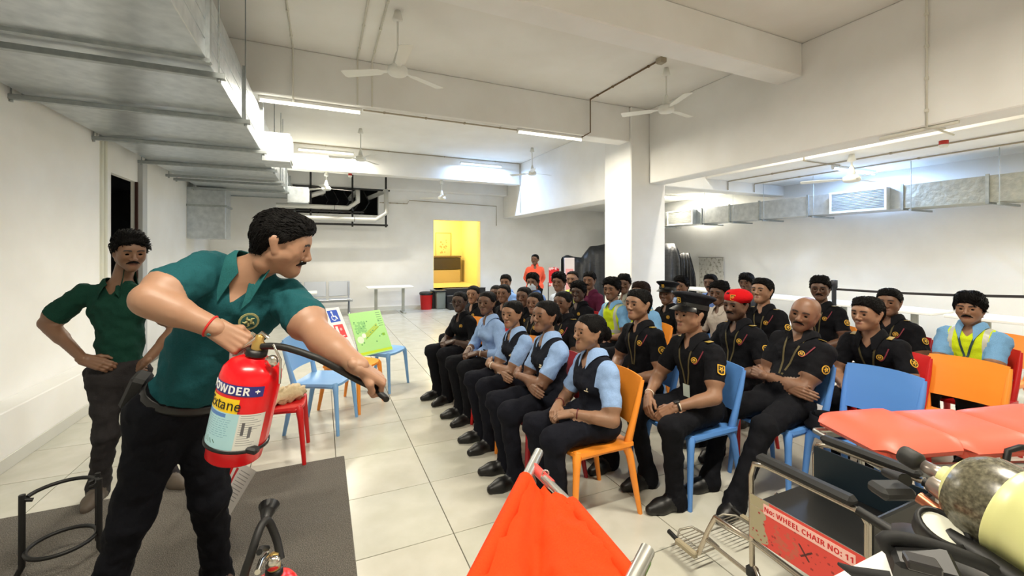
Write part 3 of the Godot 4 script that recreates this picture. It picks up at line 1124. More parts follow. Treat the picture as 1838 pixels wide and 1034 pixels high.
	var st := tag(put("entry_steps", span(Vector3(3.2, 0, ZB), Vector3(4.45, 0.53, ZB + 0.28), 0.006), mat("dark_step", Color(0.10, 0.10, 0.11), 0.4)), "dark granite steps up to the yellow doorway", "steps")
	put("step", span(Vector3(3.2, 0, ZB + 0.28), Vector3(4.45, 0.36, ZB + 0.56), 0.006), mat("dark_step", Color(0.10, 0.10, 0.11), 0.4), st)
	put("step", span(Vector3(3.2, 0, ZB + 0.56), Vector3(4.45, 0.18, ZB + 0.84), 0.006), mat("dark_step", Color(0.10, 0.10, 0.11), 0.4), st)
	for k in 3: put("nosing", span(Vector3(3.2, 0.53 - 0.175 * k, ZB + 0.27 + 0.28 * k), Vector3(4.45, 0.545 - 0.175 * k, ZB + 0.30 + 0.28 * k), 0.003), mat("nosing_grey", Color(0.45, 0.44, 0.43), 0.5), st)
	# right and front walls, ceiling
	struct("wall_right", span(Vector3(XR, 0, ZB), Vector3(XR + 0.25, HC, ZF)), wall, "white wall on the right behind the long duct")
	struct("wall_front", span(Vector3(XL - 0.4, 0, ZF), Vector3(XR + 0.3, HC, ZF + 0.25)), wall, "white wall behind the camera")
	var ce := struct("ceiling", span(Vector3(XL - 0.4, HC, zb2), Vector3(XR + 0.3, HC + 0.25, ZF + 0.25)), ceil_m, "white concrete ceiling slab")
	var beams := [[Vector3(XL, 3.70, -3.5), Vector3(5.25, HC, -3.2)], [Vector3(x2, 3.50, -6.12), Vector3(4.85, HC, -5.84)], [Vector3(x2, 3.50, -11.15), Vector3(5.15, HC, -10.85)], [Vector3(x2, 3.30, ZB), Vector3(5.15, HC, -11.8)],
		[Vector3(5.25, 2.80, -5.8), Vector3(5.60, HC, ZF)], [Vector3(5.15, 2.64, ZB + 0.001), Vector3(5.6, HC, -6.55)], [Vector3(5.62, 2.78, -6.1), Vector3(XR, HC, -5.8)], [Vector3(XL, 3.70, -0.9), Vector3(5.25, HC, -0.6)]]
	for b in beams: struct("beam", span(b[0], b[1], 0.012), wall, "", ce)
	struct("dropped_slab", span(Vector3(6.62, 2.98, -5.8), Vector3(XR, HC, ZF), 0.008), ceil_m, "", ce)
	struct("dropped_slab", span(Vector3(6.62, 2.98, ZB), Vector3(XR, HC, -6.1), 0.008), ceil_m, "", ce)
	struct("column", span(Vector3(4.85, 0, -6.55), Vector3(5.62, HC, -5.8), 0.015), wall, "square white column between the two bays")

func build_floor() -> void:
	var fl := struct("floor", span(Vector3(XL - 0.4, -0.2, ZB - 0.25), Vector3(XR + 0.3, -0.008, ZF + 0.25)), mat("grout", Color(0.42, 0.41, 0.37), 0.9), "floor of large pale square tiles")
	var tm := []
	for k in 4:
		var t := grain(mat("tile_%d" % k, [Color(0.80, 0.795, 0.75), Color(0.79, 0.785, 0.745), Color(0.81, 0.80, 0.755), Color(0.785, 0.78, 0.735)][k], 0.24), tex("tilec"), null, 0.55)
		t.uv1_offset = Vector3(k * 0.37, 0, k * 0.61)
		tm.append(t)
	var s := 0.585
	var mesh := bx(Vector3(0, -0.006, 0), Vector3(s - 0.0055, 0.012, s - 0.0055), 0.0012)
	var spots := []
	for i in range(-5, 16):
		for j in range(-10, 17):
			var c := Vector3(0.1 + s * (i + 0.5), 0, -2.33 - s * (j + 0.5))
			if c.x - s * 0.5 < XL - 0.4 or c.x + s * 0.5 > XR + 0.3 or c.z - s * 0.5 < ZB - 0.25 or c.z + s * 0.5 > ZF + 0.25: continue
			var d := c.dot(fwd)
			var x := c.dot(rgt)
			var seen := d > 1.6 and absf(x / d) < 1.35
			spots.append([c.length() + (0.0 if seen else 100.0), c])
	spots.sort_custom(func(a, b) -> bool: return a[0] < b[0])
	var st := SurfaceTool.new()
	st.begin(Mesh.PRIMITIVE_TRIANGLES)
	for i in spots.size():
		var c: Vector3 = spots[i][1]
		if i < 298:
			var o := put("tile", mesh, tm[absi(int(c.x * 31.0 + c.z * 17.0)) % 4], fl)
			o.position = c
		else: st.append_from(mesh, 0, Transform3D(Basis.IDENTITY, c))
	put("outer_tiles", st.commit(), tm[0], fl).set_meta("kind", "stuff")

# a fluorescent batten with its own light
func tube_light(c: Vector3, len: float, col: Color, e: float, label: String, glow := 5.0, turn := 0.0) -> void:
	var t := thing("tube_light", label, "light", c, turn, "fluorescent tube lights")
	put("housing", bx(Vector3(0, 0.025, 0), Vector3(len + 0.04, 0.035, 0.05), 0.004), mat("batten", Color(0.9, 0.9, 0.88), 0.5), t)
	var g := StandardMaterial3D.new()
	g.resource_name = "tube_glow"
	g.albedo_color = Color.WHITE; g.emission_enabled = true; g.emission = col; g.emission_energy_multiplier = glow
	put("tube", bar([Vector3(-len / 2, -0.015, 0), Vector3(len / 2, -0.015, 0)], 0.014, 10), g, t)
	for s: float in [-1.0, 1.0]: put("end_cap", bx(Vector3(s * (len / 2 + 0.008), -0.008, 0), Vector3(0.02, 0.04, 0.036), 0.003), mat("batten", Color.WHITE), t)
	var l := AreaLight3D.new()
	l.name = "tube_lamp"
	l.light_color = col; l.light_energy = e; l.area_size = Vector2(len, 0.06); l.shadow_enabled = true; l.area_range = 20.0
	t.add_child(l)
	l.position = Vector3(0, -0.035, 0); l.rotation.x = -PI / 2

func fan(top: Vector3, hub_y: float, label: String, turn := 0.0) -> void:
	var t := thing("ceiling_fan", label, "fan", top, turn, "white ceiling fans")
	var w := mat("fan_white", Color(0.90, 0.90, 0.87), 0.35)
	var dy := hub_y - top.y
	put("canopy", lath([Vector2(0, 0), Vector2(0.03, 0), Vector2(0.055, -0.09), Vector2(0.02, -0.11), Vector2(0, -0.11)], 16), w, t)
	put("down_rod", bar([Vector3(0, -0.09, 0), Vector3(0, dy + 0.12, 0)], 0.011, 8), w, t)
	put("rod_cover", lath([Vector2(0.012, dy + 0.21), Vector2(0.02, dy + 0.2), Vector2(0.05, dy + 0.09), Vector2(0.03, dy + 0.07)], 16), w, t)
	put("motor", lath([Vector2(0, dy + 0.075), Vector2(0.05, dy + 0.07), Vector2(0.10, dy + 0.04), Vector2(0.105, dy - 0.005), Vector2(0.09, dy - 0.03), Vector2(0.05, dy - 0.04), Vector2(0, dy - 0.042)], 24), w, t)
	for k in 3:
		var q := MB.new()
		var a := TAU * k / 3.0
		var b := Basis(Vector3.UP, a) * Basis(Vector3.RIGHT, 0.16)
		q.prism(Vector3(0, dy + 0.01, 0) + b * Vector3(0, 0, 0), [Vector2(0.09, -0.02), Vector2(0.16, -0.025), Vector2(0.2, -0.055), Vector2(0.58, -0.07), Vector2(0.6, -0.05), Vector2(0.6, 0.05), Vector2(0.58, 0.065), Vector2(0.2, 0.05), Vector2(0.16, 0.025), Vector2(0.09, 0.02)], 0.003, b * Basis(Vector3.RIGHT, -PI / 2))
		put("blade", q.done(), w, t)

func build_services() -> void:
	# big galvanised duct under the ceiling on the left
	var gal := grain(mat("galvanised", Color(0.82, 0.84, 0.85), 0.30, 0.7), tex("metalc"), null, 1.2)
	var gal2 := grain(mat("galvanised_rail", Color(0.70, 0.72, 0.72), 0.38, 0.7), tex("metalc"), null, 2.0)
	var du := thing("air_duct", "large rectangular galvanised air duct running along the left ceiling", "duct", Vector3(-1.48, 2.9, -4.0))
	var zs := [2.2, 0.9, -0.4, -1.7, -3.45, -4.9, -6.25, -7.6, -8.95, -10.3, -11.5]
	for i in zs.size() - 1:
		put("duct_section", span(Vector3(-0.77, 0.0, zs[i + 1] + 4.0 + 0.004), Vector3(0.77, 0.5, zs[i] + 4.0 - 0.004), 0.004), gal, du)
		var q := MB.new()
		var z: float = zs[i + 1] + 4.0
		q.box(Vector3(0, -0.012, z), Vector3(1.60, 0.024, 0.05)); q.box(Vector3(0.782, 0.25, z), Vector3(0.024, 0.56, 0.05)); q.box(Vector3(-0.782, 0.25, z), Vector3(0.024, 0.56, 0.05))
		put("flange", q.done(), gal2, du)
		for y: float in [0.12, 0.25, 0.38]: put("rib", span(Vector3(0.77, y - 0.004, zs[i + 1] + 4.05), Vector3(0.774, y + 0.004, zs[i] + 3.95)), gal, du)
	var sup := [-3.62, -4.78, -6.14, -7.5, -8.65, -9.05, -10.15]
	for z: float in sup:
		var s := tag(put("trapeze_hanger", bx(Vector3(-1.48, 2.853, z), Vector3(1.70, 0.042, 0.042), 0.003), gal2), "steel channel hanger bar under the duct, %s" % ["nearest the camera", "second from the camera", "in front of the dark side doorway", "just past the branch box", "third from the far end", "second from the far end", "at the far end by the pipe rack"][sup.find(z)], "hanger", "duct hanger bars")
		for sx: float in [-0.81, 0.81]:
			put("rod", bar([Vector3(-1.48 + sx, 2.82, z), Vector3(-1.48 + sx, HC, z)], 0.006, 6), gal2, s)
			put("nut", lath([Vector2(0, 0), Vector2(0.014, 0), Vector2(0.014, 0.02), Vector2(0, 0.02)], 6, Vector3(-1.48 + sx, 2.812, z)), gal2, s)
	var dn := tag(put("duct_drop", span(Vector3(x_wall(), 1.86, -10.75), Vector3(-1.78, 2.88, -10.2), 0.005), gal), "galvanised duct branch dropping down the far left wall", "duct")
	put("flange", span(Vector3(x_wall(), 2.5, -10.78), Vector3(-1.75, 2.54, -10.17)), gal2, dn)
	for p in [[Vector3(-0.71, 2.78, -6.75), Vector3(-0.38, 3.16, -6.3), "galvanised branch box on the side of the left duct"], [Vector3(-0.71, 2.72, -11.1), Vector3(-0.28, 3.08, -10.8), "small pale branch box at the far end of the left duct"]]:
		var b := tag(put("branch_box", span(p[0], p[1], 0.006), gal), p[2], "duct box", "duct branch boxes")
		put("grille_frame", span(Vector3(p[1].x, p[0].y + 0.03, p[0].z + 0.03), Vector3(p[1].x + 0.015, p[1].y - 0.03, p[1].z - 0.03), 0.003), mat("grille_white", Color(0.85, 0.85, 0.83), 0.5), b)
	# duct along the right wall
	var rd := thing("wall_duct", "long galvanised duct hung along the right wall", "duct", Vector3(8.45, 2.27, -4.0))
	var wrap := grain(mat("duct_wrap", Color(0.74, 0.74, 0.69), 0.5, 0.35), tex("metalc"), tex("clothn"), 1.6, 0.8)
	var rz := [2.5, 0.4, -1.2, -2.58, -3.5, -4.9, -5.85, -6.55, -7.3, -8.6, -10.0]
	for i in rz.size() - 1:
		put("duct_section", span(Vector3(-0.25, 0, rz[i + 1] + 4.004), Vector3(0.25, 0.36, rz[i] + 3.996), 0.004), wrap if i < 4 else gal, rd)
		var q := MB.new()
		var z: float = rz[i + 1] + 4.0
		q.box(Vector3(-0.26, 0.18, z), Vector3(0.02, 0.40, 0.035)); q.box(Vector3(0, -0.012, z), Vector3(0.54, 0.022, 0.035))
		put("flange", q.done(), gal2, rd)
		if i < 9:
			put("support_rod", bar([Vector3(-0.29, -0.03, z + 0.12), Vector3(-0.29, 0.71, z + 0.12)], 0.005, 6), gal2, rd)
			put("support_bar", bx(Vector3(0, -0.035, z + 0.12), Vector3(0.64, 0.03, 0.03)), gal2, rd)
	var gr := mat("grille_white", Color(0.85, 0.85, 0.83), 0.5)
	for k in 2:
		var zz: float = [-4.05, -7.85][k]
		var g := thing("air_grille", ["large white air grille on the right wall duct", "small white air grille on the duct beside the column"][k], "grille", Vector3(8.19, 2.44, zz), 0, "grilles on the right duct")
		put("collar", bx(Vector3(-0.05, 0, 0), Vector3(0.12, 0.36, 0.80), 0.004), gal, g)
		for f in [[Vector3(-0.12, 0.165, 0), Vector3(0.03, 0.03, 0.82)], [Vector3(-0.12, -0.165, 0), Vector3(0.03, 0.03, 0.82)], [Vector3(-0.12, 0, 0.395), Vector3(0.03, 0.30, 0.03)], [Vector3(-0.12, 0, -0.395), Vector3(0.03, 0.30, 0.03)]]:
			put("frame_bar", bx(f[0], f[1], 0.003), gr, g)
		for j in 12: put("louvre", bx(Vector3(-0.115, -0.135 + j * 0.0245, 0), Vector3(0.026, 0.003, 0.76), 0.0, Basis(Vector3.BACK, 0.6)), mat("louvre_grey", Color(0.6, 0.61, 0.6), 0.5), g)
	# conduits
	var con := mat("conduit", Color(0.66, 0.62, 0.54), 0.55)
	var conw := mat("conduit_white", Color(0.86, 0.85, 0.80), 0.55)
	var cdt := [[[Vector3(0.5, 3.47, -5.9), Vector3(2.75, 3.47, -5.9)], con, "grey conduit running under the middle beam between the tube lights"],
		[[Vector3(-0.32, HC - 0.012, -3.5), Vector3(-0.32, HC - 0.012, -5.79), Vector3(-0.32, 3.49, -5.79), Vector3(-0.32, 3.47, -5.92)], conw, "pale conduit across the ceiling to the left tube light"],
		[[Vector3(0.42, HC - 0.012, -3.5), Vector3(0.42, HC - 0.012, -5.79), Vector3(0.42, 3.49, -5.79)], conw, "left of two pale conduits beside the near fan"],
		[[Vector3(0.60, HC - 0.012, -3.5), Vector3(0.60, HC - 0.012, -5.79), Vector3(0.60, 3.49, -5.79)], conw, "right of two pale conduits beside the near fan"],
		[[Vector3(4.0, HC - 0.012, -4.25), Vector3(4.0, HC - 0.012, -5.78), Vector3(4.0, 3.55, -5.78), Vector3(3.88, 3.47, -5.9)], mat("conduit_rust", Color(0.42, 0.33, 0.22), 0.6), "rust brown conduit from the right fan down to the tube light"],
		[[Vector3(-0.6, HC - 0.015, -10.83), Vector3(5.1, HC - 0.015, -10.83), Vector3(5.12, 2.7, -10.83)], con, "grey conduit along the top of the far beam"],
		[[Vector3(5.23, HC - 0.1, -2.05), Vector3(5.23, 2.78, -2.05), Vector3(5.45, 2.78, -2.0)], conw, "pale conduit down the face of the big right beam"],
		[[Vector3(1.45, 2.95, -12.07), Vector3(2.2, 2.95, -12.07), Vector3(2.25, 3.05, -12.07), Vector3(4.9, 3.0, -12.07), Vector3(4.9, 2.4, -12.07)], con, "thin conduit across the back wall above the yellow doorway"],
		[[Vector3(6.60, 3.9, -4.0), Vector3(6.60, 2.965, -4.0), Vector3(7.5, 2.965, -4.0)], con, "conduit bending under the dropped slab to the right tube light"],
		[[Vector3(7.2, 2.965, 1.0), Vector3(7.2, 2.965, -5.78), Vector3(7.2, 2.8, -5.78)], con, "left of two long conduits under the dropped slab"],
		[[Vector3(7.95, 2.965, 1.0), Vector3(7.95, 2.965, -5.78), Vector3(7.95, 2.8, -5.78)], con, "right of two long conduits under the dropped slab"]]
	for c in cdt:
		var o := tag(put("conduit", bar(c[0], 0.011, 6), c[1]), c[2], "conduit", "wiring conduits")
		var a: Vector3 = c[0][0]
		var b: Vector3 = c[0][1]
		for k in 4: put("clip", bx(a.lerp(b, 0.12 + 0.25 * k), Vector3(0.03, 0.03, 0.03), 0.004), c[1], o)
	var jb := tag(put("junction_box", bx(Vector3(4.0, HC - 0.03, -4.2), Vector3(0.10, 0.06, 0.10), 0.006), con), "small junction box beside the right fan's hook", "box")
	put("cover", bx(Vector3(4.0, HC - 0.064, -4.2), Vector3(0.08, 0.008, 0.08), 0.003), con, jb)
	# angled bracket on the big beam and a red smoke detector
	var br := tag(put("cable_bracket", bar([Vector3(5.30, 2.79, -1.85), Vector3(5.30, 2.77, -2.45)], 0.02, 6), conw), "grey bracket under the big right beam at the conduit's foot", "bracket")
	put("arm", bar([Vector3(5.3, 2.79, -2.05), Vector3(5.62, 2.74, -2.0)], 0.01, 6), conw, br)
	for k in 2:
		var p: Vector3 = [Vector3(7.05, 2.98, -2.6), Vector3(0.63, 3.5, -11.0)][k]
		var s := thing("smoke_detector", ["red and white detector under the dropped slab on the right", "red and white detector hanging below the far beam"][k], "detector", p, 0, "red detectors")
		put("base", lath([Vector2(0, 0), Vector2(0.045, 0), Vector2(0.045, -0.05), Vector2(0, -0.05)], 14), mat("det_red", Color(0.72, 0.16, 0.12), 0.5), s)
		put("sensor", lath([Vector2(0, -0.05), Vector2(0.05, -0.05), Vector2(0.035, -0.085), Vector2(0, -0.09)], 14), mat("fan_white", Color(0.90, 0.90, 0.87), 0.35), s)
	# pipe rack by the high opening
	var rk := thing("pipe_rack", "black steel hanger rack below the high wall opening", "rack", Vector3(0, 2.3, -11.6))
	var blk := mat("rack_black", Color(0.035, 0.035, 0.04), 0.5)
	for x: float in [-0.25, 0.72, 1.55]:
		put("upright", bx(Vector3(x, 0.62, 0), Vector3(0.045, 1.35, 0.045), 0.003), blk, rk)
	put("cross_bar", bx(Vector3(0.1, 0.0, 0), Vector3(3.0, 0.05, 0.05), 0.003), blk, rk)
	put("cross_bar", bx(Vector3(0.1, 0.32, 0.0), Vector3(1.8, 0.045, 0.045), 0.003), blk, rk)
	put("cross_bar", bx(Vector3(0.5, 0.92, 0.0), Vector3(2.3, 0.045, 0.045), 0.003), blk, rk)
	var pp := [[[Vector3(-1.3, 2.43, -11.52), Vector3(1.28, 2.43, -11.52), Vector3(1.55, 2.62, -11.52), Vector3(1.55, 3.2, -11.52), Vector3(1.2, 3.1, -12.4)], "lowest silver lagged pipe turning up at the rack's right end"],
		[[Vector3(-1.0, 2.72, -11.6), Vector3(0.62, 2.72, -11.6), Vector3(0.85, 2.9, -11.6), Vector3(0.85, 3.18, -11.6), Vector3(0.7, 3.05, -12.4)], "middle silver lagged pipe bending up into the opening"],
		[[Vector3(-0.9, 3.0, -11.68), Vector3(-0.25, 3.0, -11.68), Vector3(0.05, 3.12, -11.68), Vector3(0.05, 3.2, -11.7), Vector3(0.0, 3.15, -12.4)], "short upper silver lagged pipe at the rack's left"]]
	for p in pp:
		var o := tag(put("lagged_pipe", bar(p[0], 0.06, 12), mat("lagging", Color(0.82, 0.82, 0.80), 0.4, 0.3)), p[1], "pipe", "silver pipes on the rack")
		put("strap", bar(ring(p[0][0].lerp(p[0][1], 0.8), 0.062, 12, Basis(Vector3.UP, Vector3.RIGHT, Vector3.BACK)), 0.006, 5, true), blk, o)
	for k in 5:
		var x := 0.0 + k * 0.26
		tag(put("cable", bar([Vector3(x, 3.25, -12.2), Vector3(x + 0.15, 2.95, -12.15), Vector3(x + 0.05, 2.78, -12.2), Vector3(x - 0.1, 2.62, -12.3)], 0.016, 6), blk), ["leftmost", "second from left", "middle", "second from right", "rightmost"][k] + " black cable drooping inside the high wall opening", "cable", "cables in the high opening")

func x_wall() -> float: return -2.42

# ---------------------------------------------------------------- chairs
var chair_parts := []
func chair_meshes() -> void:
	# faces +z, seat 0.44 high
	var q := MB.new()
	var g := []
	for i in 13:
		var row := []
		for j in 13:
			var x := lerpf(-0.215, 0.215, j / 12.0)
			var z := lerpf(-0.20, 0.215, i / 12.0)
			var e := 0.0
			var rx := absf(x) / 0.215
			var rz := maxf(0.0, (z - 0.05) / 0.165)
			if rx * rx + rz * rz > 1.2:
				var k := sqrt(1.2 / (rx * rx + rz * rz))
				x *= lerpf(1.0, k, 0.5); z = lerpf(z, 0.05 + (z - 0.05) * k, 0.5)
			e = -0.016 * (1.0 - rx * rx) * (1.0 - pow(absf(z) / 0.215, 2.0)) - 0.012 * pow(maxf(0.0, z / 0.215), 3.0) + 0.004 * rx
			row.append(Vector3(x, 0.445 + e, z))
		g.append(row)
	q.sheet(g, 0.022)
	chair_parts.append(["seat", q.done()])
	for s: float in [-1.0, 1.0]:
		q = MB.new()
		q.tube([Vector3(s * 0.170, 0.432, 0.170), Vector3(s * 0.186, 0.405, 0.186), Vector3(s * 0.193, 0.34, 0.193), Vector3(s * 0.213, 0.0, 0.22)], [0.030, 0.027, 0.0215, 0.0145], 8)
		chair_parts.append(["leg", q.done()])
		q = MB.new()
		q.tube([Vector3(s * 0.180, 0.432, -0.165), Vector3(s * 0.193, 0.36, -0.19), Vector3(s * 0.210, 0.0, -0.255)], [0.029, 0.024, 0.0145], 8)
		chair_parts.append(["leg", q.done()])
		q = MB.new()
		q.tube([Vector3(s * 0.185, 0.42, -0.175), Vector3(s * 0.198, 0.55, -0.205), Vector3(s * 0.205, 0.70, -0.245), Vector3(s * 0.205, 0.812, -0.275)], [0.026, 0.021, 0.018, 0.014], 8)
		chair_parts.append(["back_post", q.done()])
		q = MB.new()
		q.tube([Vector3(s * 0.188, 0.418, 0.165), Vector3(s * 0.196, 0.424, 0.0), Vector3(s * 0.186, 0.420, -0.16)], [0.021, 0.017, 0.021], 8)
		chair_parts.append(["side_rail", q.done()])
	q = MB.new()
	g = []
	for i in 9:
		var row := []
		for j in 13:
			var x := lerpf(-0.208, 0.208, j / 12.0)
			var y := lerpf(0.825, 0.545, i / 8.0)
			var low := 0.012 * (1.0 - pow(x / 0.208, 2.0))
			row.append(Vector3(x, y + (low if i == 0 else 0.0), -0.205 - (y - 0.55) * 0.26 - 0.028 * (1.0 - pow(x / 0.208, 2.0))))
		g.append(row)
	q.sheet(g, -0.013)
	chair_parts.append(["backrest", q.done()])

func chair(pos: Vector3, turn: float, colour: String, label: String, group := "") -> Node3D:
	var c := {"orange": Color(0.96, 0.58, 0.19), "blue": Color(0.35, 0.56, 0.84), "red": Color(0.78, 0.09, 0.10), "pale blue": Color(0.47, 0.66, 0.86), "dark red": Color(0.62, 0.07, 0.13)}
	var m := mat("plastic " + colour, c[colour], 0.38)
	var t := thing("plastic_chair", label, "chair", pos, turn, group)
	for p in chair_parts: put(p[0], p[1], m, t)
	return t

# ---------------------------------------------------------------- the seated audience
func seated(h: float, male: bool, lean: float, side := 0.0) -> Dictionary:
	var S := {"male": male}
	var k := 1.0 if male else 0.94
	var w := 0.155 if male else 0.138
	S.pelvis = Vector3(0, 0.535, 0)
	S.hipL = Vector3(0.082, 0.535, 0.01); S.hipR = Vector3(-0.082, 0.535, 0.01)
	S.knL = Vector3(0.115, 0.515, 0.415 * k); S.knR = Vector3(-0.115, 0.515, 0.415 * k)
	S.anL = Vector3(0.10, 0.10, 0.40 if male else 0.33); S.anR = Vector3(-0.10, 0.10, 0.37 if male else 0.31)
	S.toeL = Vector3(0.13, 0.0, 0.6); S.toeR = Vector3(-0.13, 0.0, 0.6)
	var tl := h - 0.165 - 0.535
	var nz := tl * tan(deg_to_rad(lean)) - 0.03
	S.neck = Vector3(side * 0.8, h - 0.165, nz)
	S.head = Vector3(side, h, nz + 0.04 + 0.05 * sin(deg_to_rad(lean)))
	var up := (Vector3(S.neck) - Vector3(S.pelvis)).normalized()
	var rr := up.cross(Vector3.BACK).normalized()   # toward +x
	if rr.x < 0.0: rr = -rr
	S.shL = S.neck + rr * w - up * 0.066; S.shR = S.neck - rr * w - up * 0.066
	S.ua = 0.285 * k; S.fa = 0.25 * k
	S.hs = 1.05 if male else 1.0
	return S

func pose_arms(S: Dictionary, pose: String) -> void:
	match pose:
		"lap":
			S.wrL = Vector3(0.085, 0.632, 0.235); S.wrR = Vector3(-0.085, 0.632, 0.235)
			S.hzL = Vector3(-0.62, -0.22, 0.7); S.hzR = Vector3(0.62, -0.22, 0.7); S.hyL = Vector3(0.25, 1, 0.2); S.hyR = Vector3(-0.25, 1, 0.2)
		"knees":
			S.wrL = Vector3(0.12, 0.615, 0.335); S.wrR = Vector3(-0.12, 0.615, 0.335)
			S.hzL = Vector3(-0.55, -0.55, 0.6); S.hzR = Vector3(0.55, -0.55, 0.6); S.hyL = Vector3(0.5, 0.8, 0.5); S.hyR = Vector3(-0.5, 0.8, 0.5)
			S.knL.x = 0.17; S.knR.x = -0.17; S.anL = Vector3(0.15, 0.10, 0.36); S.anR = Vector3(-0.12, 0.10, 0.34)
		"cross":
			var y: float = S.shL.y - 0.20
			var z: float = S.shL.z
			S.wrL = Vector3(-0.075, y + 0.005, z + 0.235); S.wrR = Vector3(0.085, y - 0.04, z + 0.205)
			S.hzL = Vector3(-0.95, 0.05, -0.25); S.hzR = Vector3(0.9, -0.05, 0.1); S.hyL = Vector3(-0.1, 0.45, 0.9); S.hyR = Vector3(0.1, 0.3, 0.9)
			S.gripR = "flat"
			S.elL = elbow(S.shL, S.wrL, S.ua, S.fa, Vector3(0.9, -0.6, 0.0)); S.elR = elbow(S.shR, S.wrR, S.ua, S.fa, Vector3(-0.9, -0.6, 0.0))
			return
		"lean":
			S.wrL = Vector3(0.10, 0.625, 0.38); S.wrR = Vector3(-0.04, 0.61, 0.40)
			S.hzL = Vector3(-0.8, -0.2, 0.4); S.hzR = Vector3(0.6, -0.3, 0.5); S.hyL = Vector3(0.2, 1, 0.3); S.hyR = Vector3(-0.2, 1, 0.2)
	S.elL = elbow(S.shL, S.wrL, S.ua, S.fa, Vector3(0.75, -0.5, -0.45)); S.elR = elbow(S.shR, S.wrR, S.ua, S.fa, Vector3(-0.75, -0.5, -0.45))

# small round or shield badge laid on cloth at p facing n
func badge(o: Node3D, called: String, p: Vector3, n: Vector3, up: Vector3, r: float, shield := false, label := "", pale := false) -> void:
	var z := n.normalized()
	var x := up.cross(z).normalized()
	var b := Basis(x, z.cross(x), z)
	var gold := mat("badge_gold", Color(0.85, 0.66, 0.20), 0.45)
	var dark := mat("badge_dark", Color(0.10, 0.08, 0.05), 0.6)
	if pale:
		gold = mat("thread_pale", Color(0.62, 0.62, 0.42), 0.8); dark = mat("emblem_teal", Color(0.13, 0.34, 0.33), 0.8)
	var q := MB.new()
	var poly := []
	var inn := []
	for k in 16:
		var a := TAU * k / 16.0
		var e := Vector2(cos(a), sin(a))
		if shield: e = Vector2(clampf(e.x * 1.25, -0.85, 0.85), e.y * 1.15 if e.y < 0.0 else minf(e.y * 1.6, 0.95))
		poly.append(e * r); inn.append(e * r * 0.78)
	q.prism(p + z * 0.001, poly, 0.003, b)
	var base := put(called, q.done(), gold, o)
	if label: base.set_meta("label", label)
	q = MB.new(); q.prism(p + z * 0.0035, inn, 0.0012, b)
	put("badge_field", q.done(), dark, base)
	q = MB.new()
	for k in 5:
		var a := TAU * k / 5.0 + 0.4
		q.tube([p + z * 0.005 + b * Vector3(cos(a), sin(a), 0) * r * 0.18, p + z * 0.005 + b * Vector3(cos(a + 0.8), sin(a + 0.8), 0) * r * 0.42, p + z * 0.005 + b * Vector3(cos(a + 0.5), sin(a + 0.5), 0) * r * 0.62], [r * 0.15, r * 0.14, r * 0.05], 5)
	put("emblem", q.done(), gold, base)

func ribbon(f: Flesh, pts: Array, d: Vector3, w: float, lift := 0.004) -> ArrayMesh:
	# a strap lying on the cloth below a line of points
	var g := [[], []]
	for i in pts.size():
		var p: Vector3 = f.hit(pts[i] - d * 0.3, d) - d * lift
		var t: Vector3 = (pts[mini(i + 1, pts.size() - 1)] - pts[maxi(i - 1, 0)]).normalized()
		var s := t.cross(d).normalized() * w
		g[0].append(p - s); g[1].append(p + s)
	var q := MB.new(); q.sheet(g, 0.0015); return q.done()

func peaked_cap(o: Node3D, x: Transform3D) -> void:
	var nav := cloth("cap_navy", Color(0.10, 0.105, 0.13), 0.7)
	var c := put("peaked_cap", ArrayMesh.new(), nav, o)
	var q := MB.new()
	var prof := [Vector2(0.086, 0.045), Vector2(0.088, 0.09), Vector2(0.118, 0.118), Vector2(0.124, 0.128), Vector2(0.115, 0.138), Vector2(0.06, 0.148), Vector2(0, 0.15)]
	q.lathe(Vector3(0, 0, -0.01), prof, 28, Basis(Vector3.RIGHT, -0.12) * Basis.from_scale(Vector3(1.0, 1.0, 1.18)))
	c.mesh = q.done(); c.transform = x
	q = MB.new()
	q.lathe(Vector3(0, 0, -0.01), [Vector2(0.090, 0.044), Vector2(0.0915, 0.062), Vector2(0.0905, 0.076)], 28, Basis(Vector3.RIGHT, -0.12) * Basis.from_scale(Vector3(1.0, 1.0, 1.18)))
	put("hat_band", q.done(), mat("cap_band", Color(0.03, 0.03, 0.035), 0.45), c)
	q = MB.new()
	var g := []
	for i in 5:
		var row := []
		for j in 13:
			var a := lerpf(-1.15, 1.15, j / 12.0)
			var rad := 0.090 + 0.052 * (i / 4.0) * cos(a * 1.1)
			row.append(Vector3(sin(a) * rad, 0.062 - 0.026 * (i / 4.0) - 0.012 * (1.0 - cos(a)), -0.01 + cos(a) * (rad + 0.014)))
		g.append(row)
	q.sheet(g, 0.003)
	put("visor", q.done(), mat("cap_visor", Color(0.03, 0.03, 0.035), 0.3), c)
	badge(c, "cap_badge", Vector3(0, 0.098, 0.098), Vector3(0, -0.2, 1), Vector3.UP, 0.017, true, "gold cap badge")

func beret(o: Node3D, x: Transform3D) -> void:
	var f := Flesh.new()
	f.K = PackedFloat32Array([0.03, 0.01])
	f.bone(Vector3(-0.01, 0.075, -0.02), Vector3(0.03, 0.085, -0.01), 0.088, 0.085, 0, 0, Vector3(0.25, 1, 0.1).normalized(), 1.7)
	f.bone(Vector3(0, 0.055, -0.025), Vector3(0, 0.058, 0.012), 0.086, 0.082, 0, 0, Vector3.UP, 1.5)
	f.net(0.006); disp(f, 0.006, 120.0)
	var c := put("beret", amesh(f.verts, f.norms, f.tris()), cloth("beret_red", Color(0.80, 0.07, 0.10)), o)
	c.transform = x
	badge(c, "beret_badge", Vector3(0.028, 0.072, 0.084), Vector3(0.3, 0.1, 1), Vector3.UP, 0.022, true, "dull gold beret badge")

const GUARD := "guard"
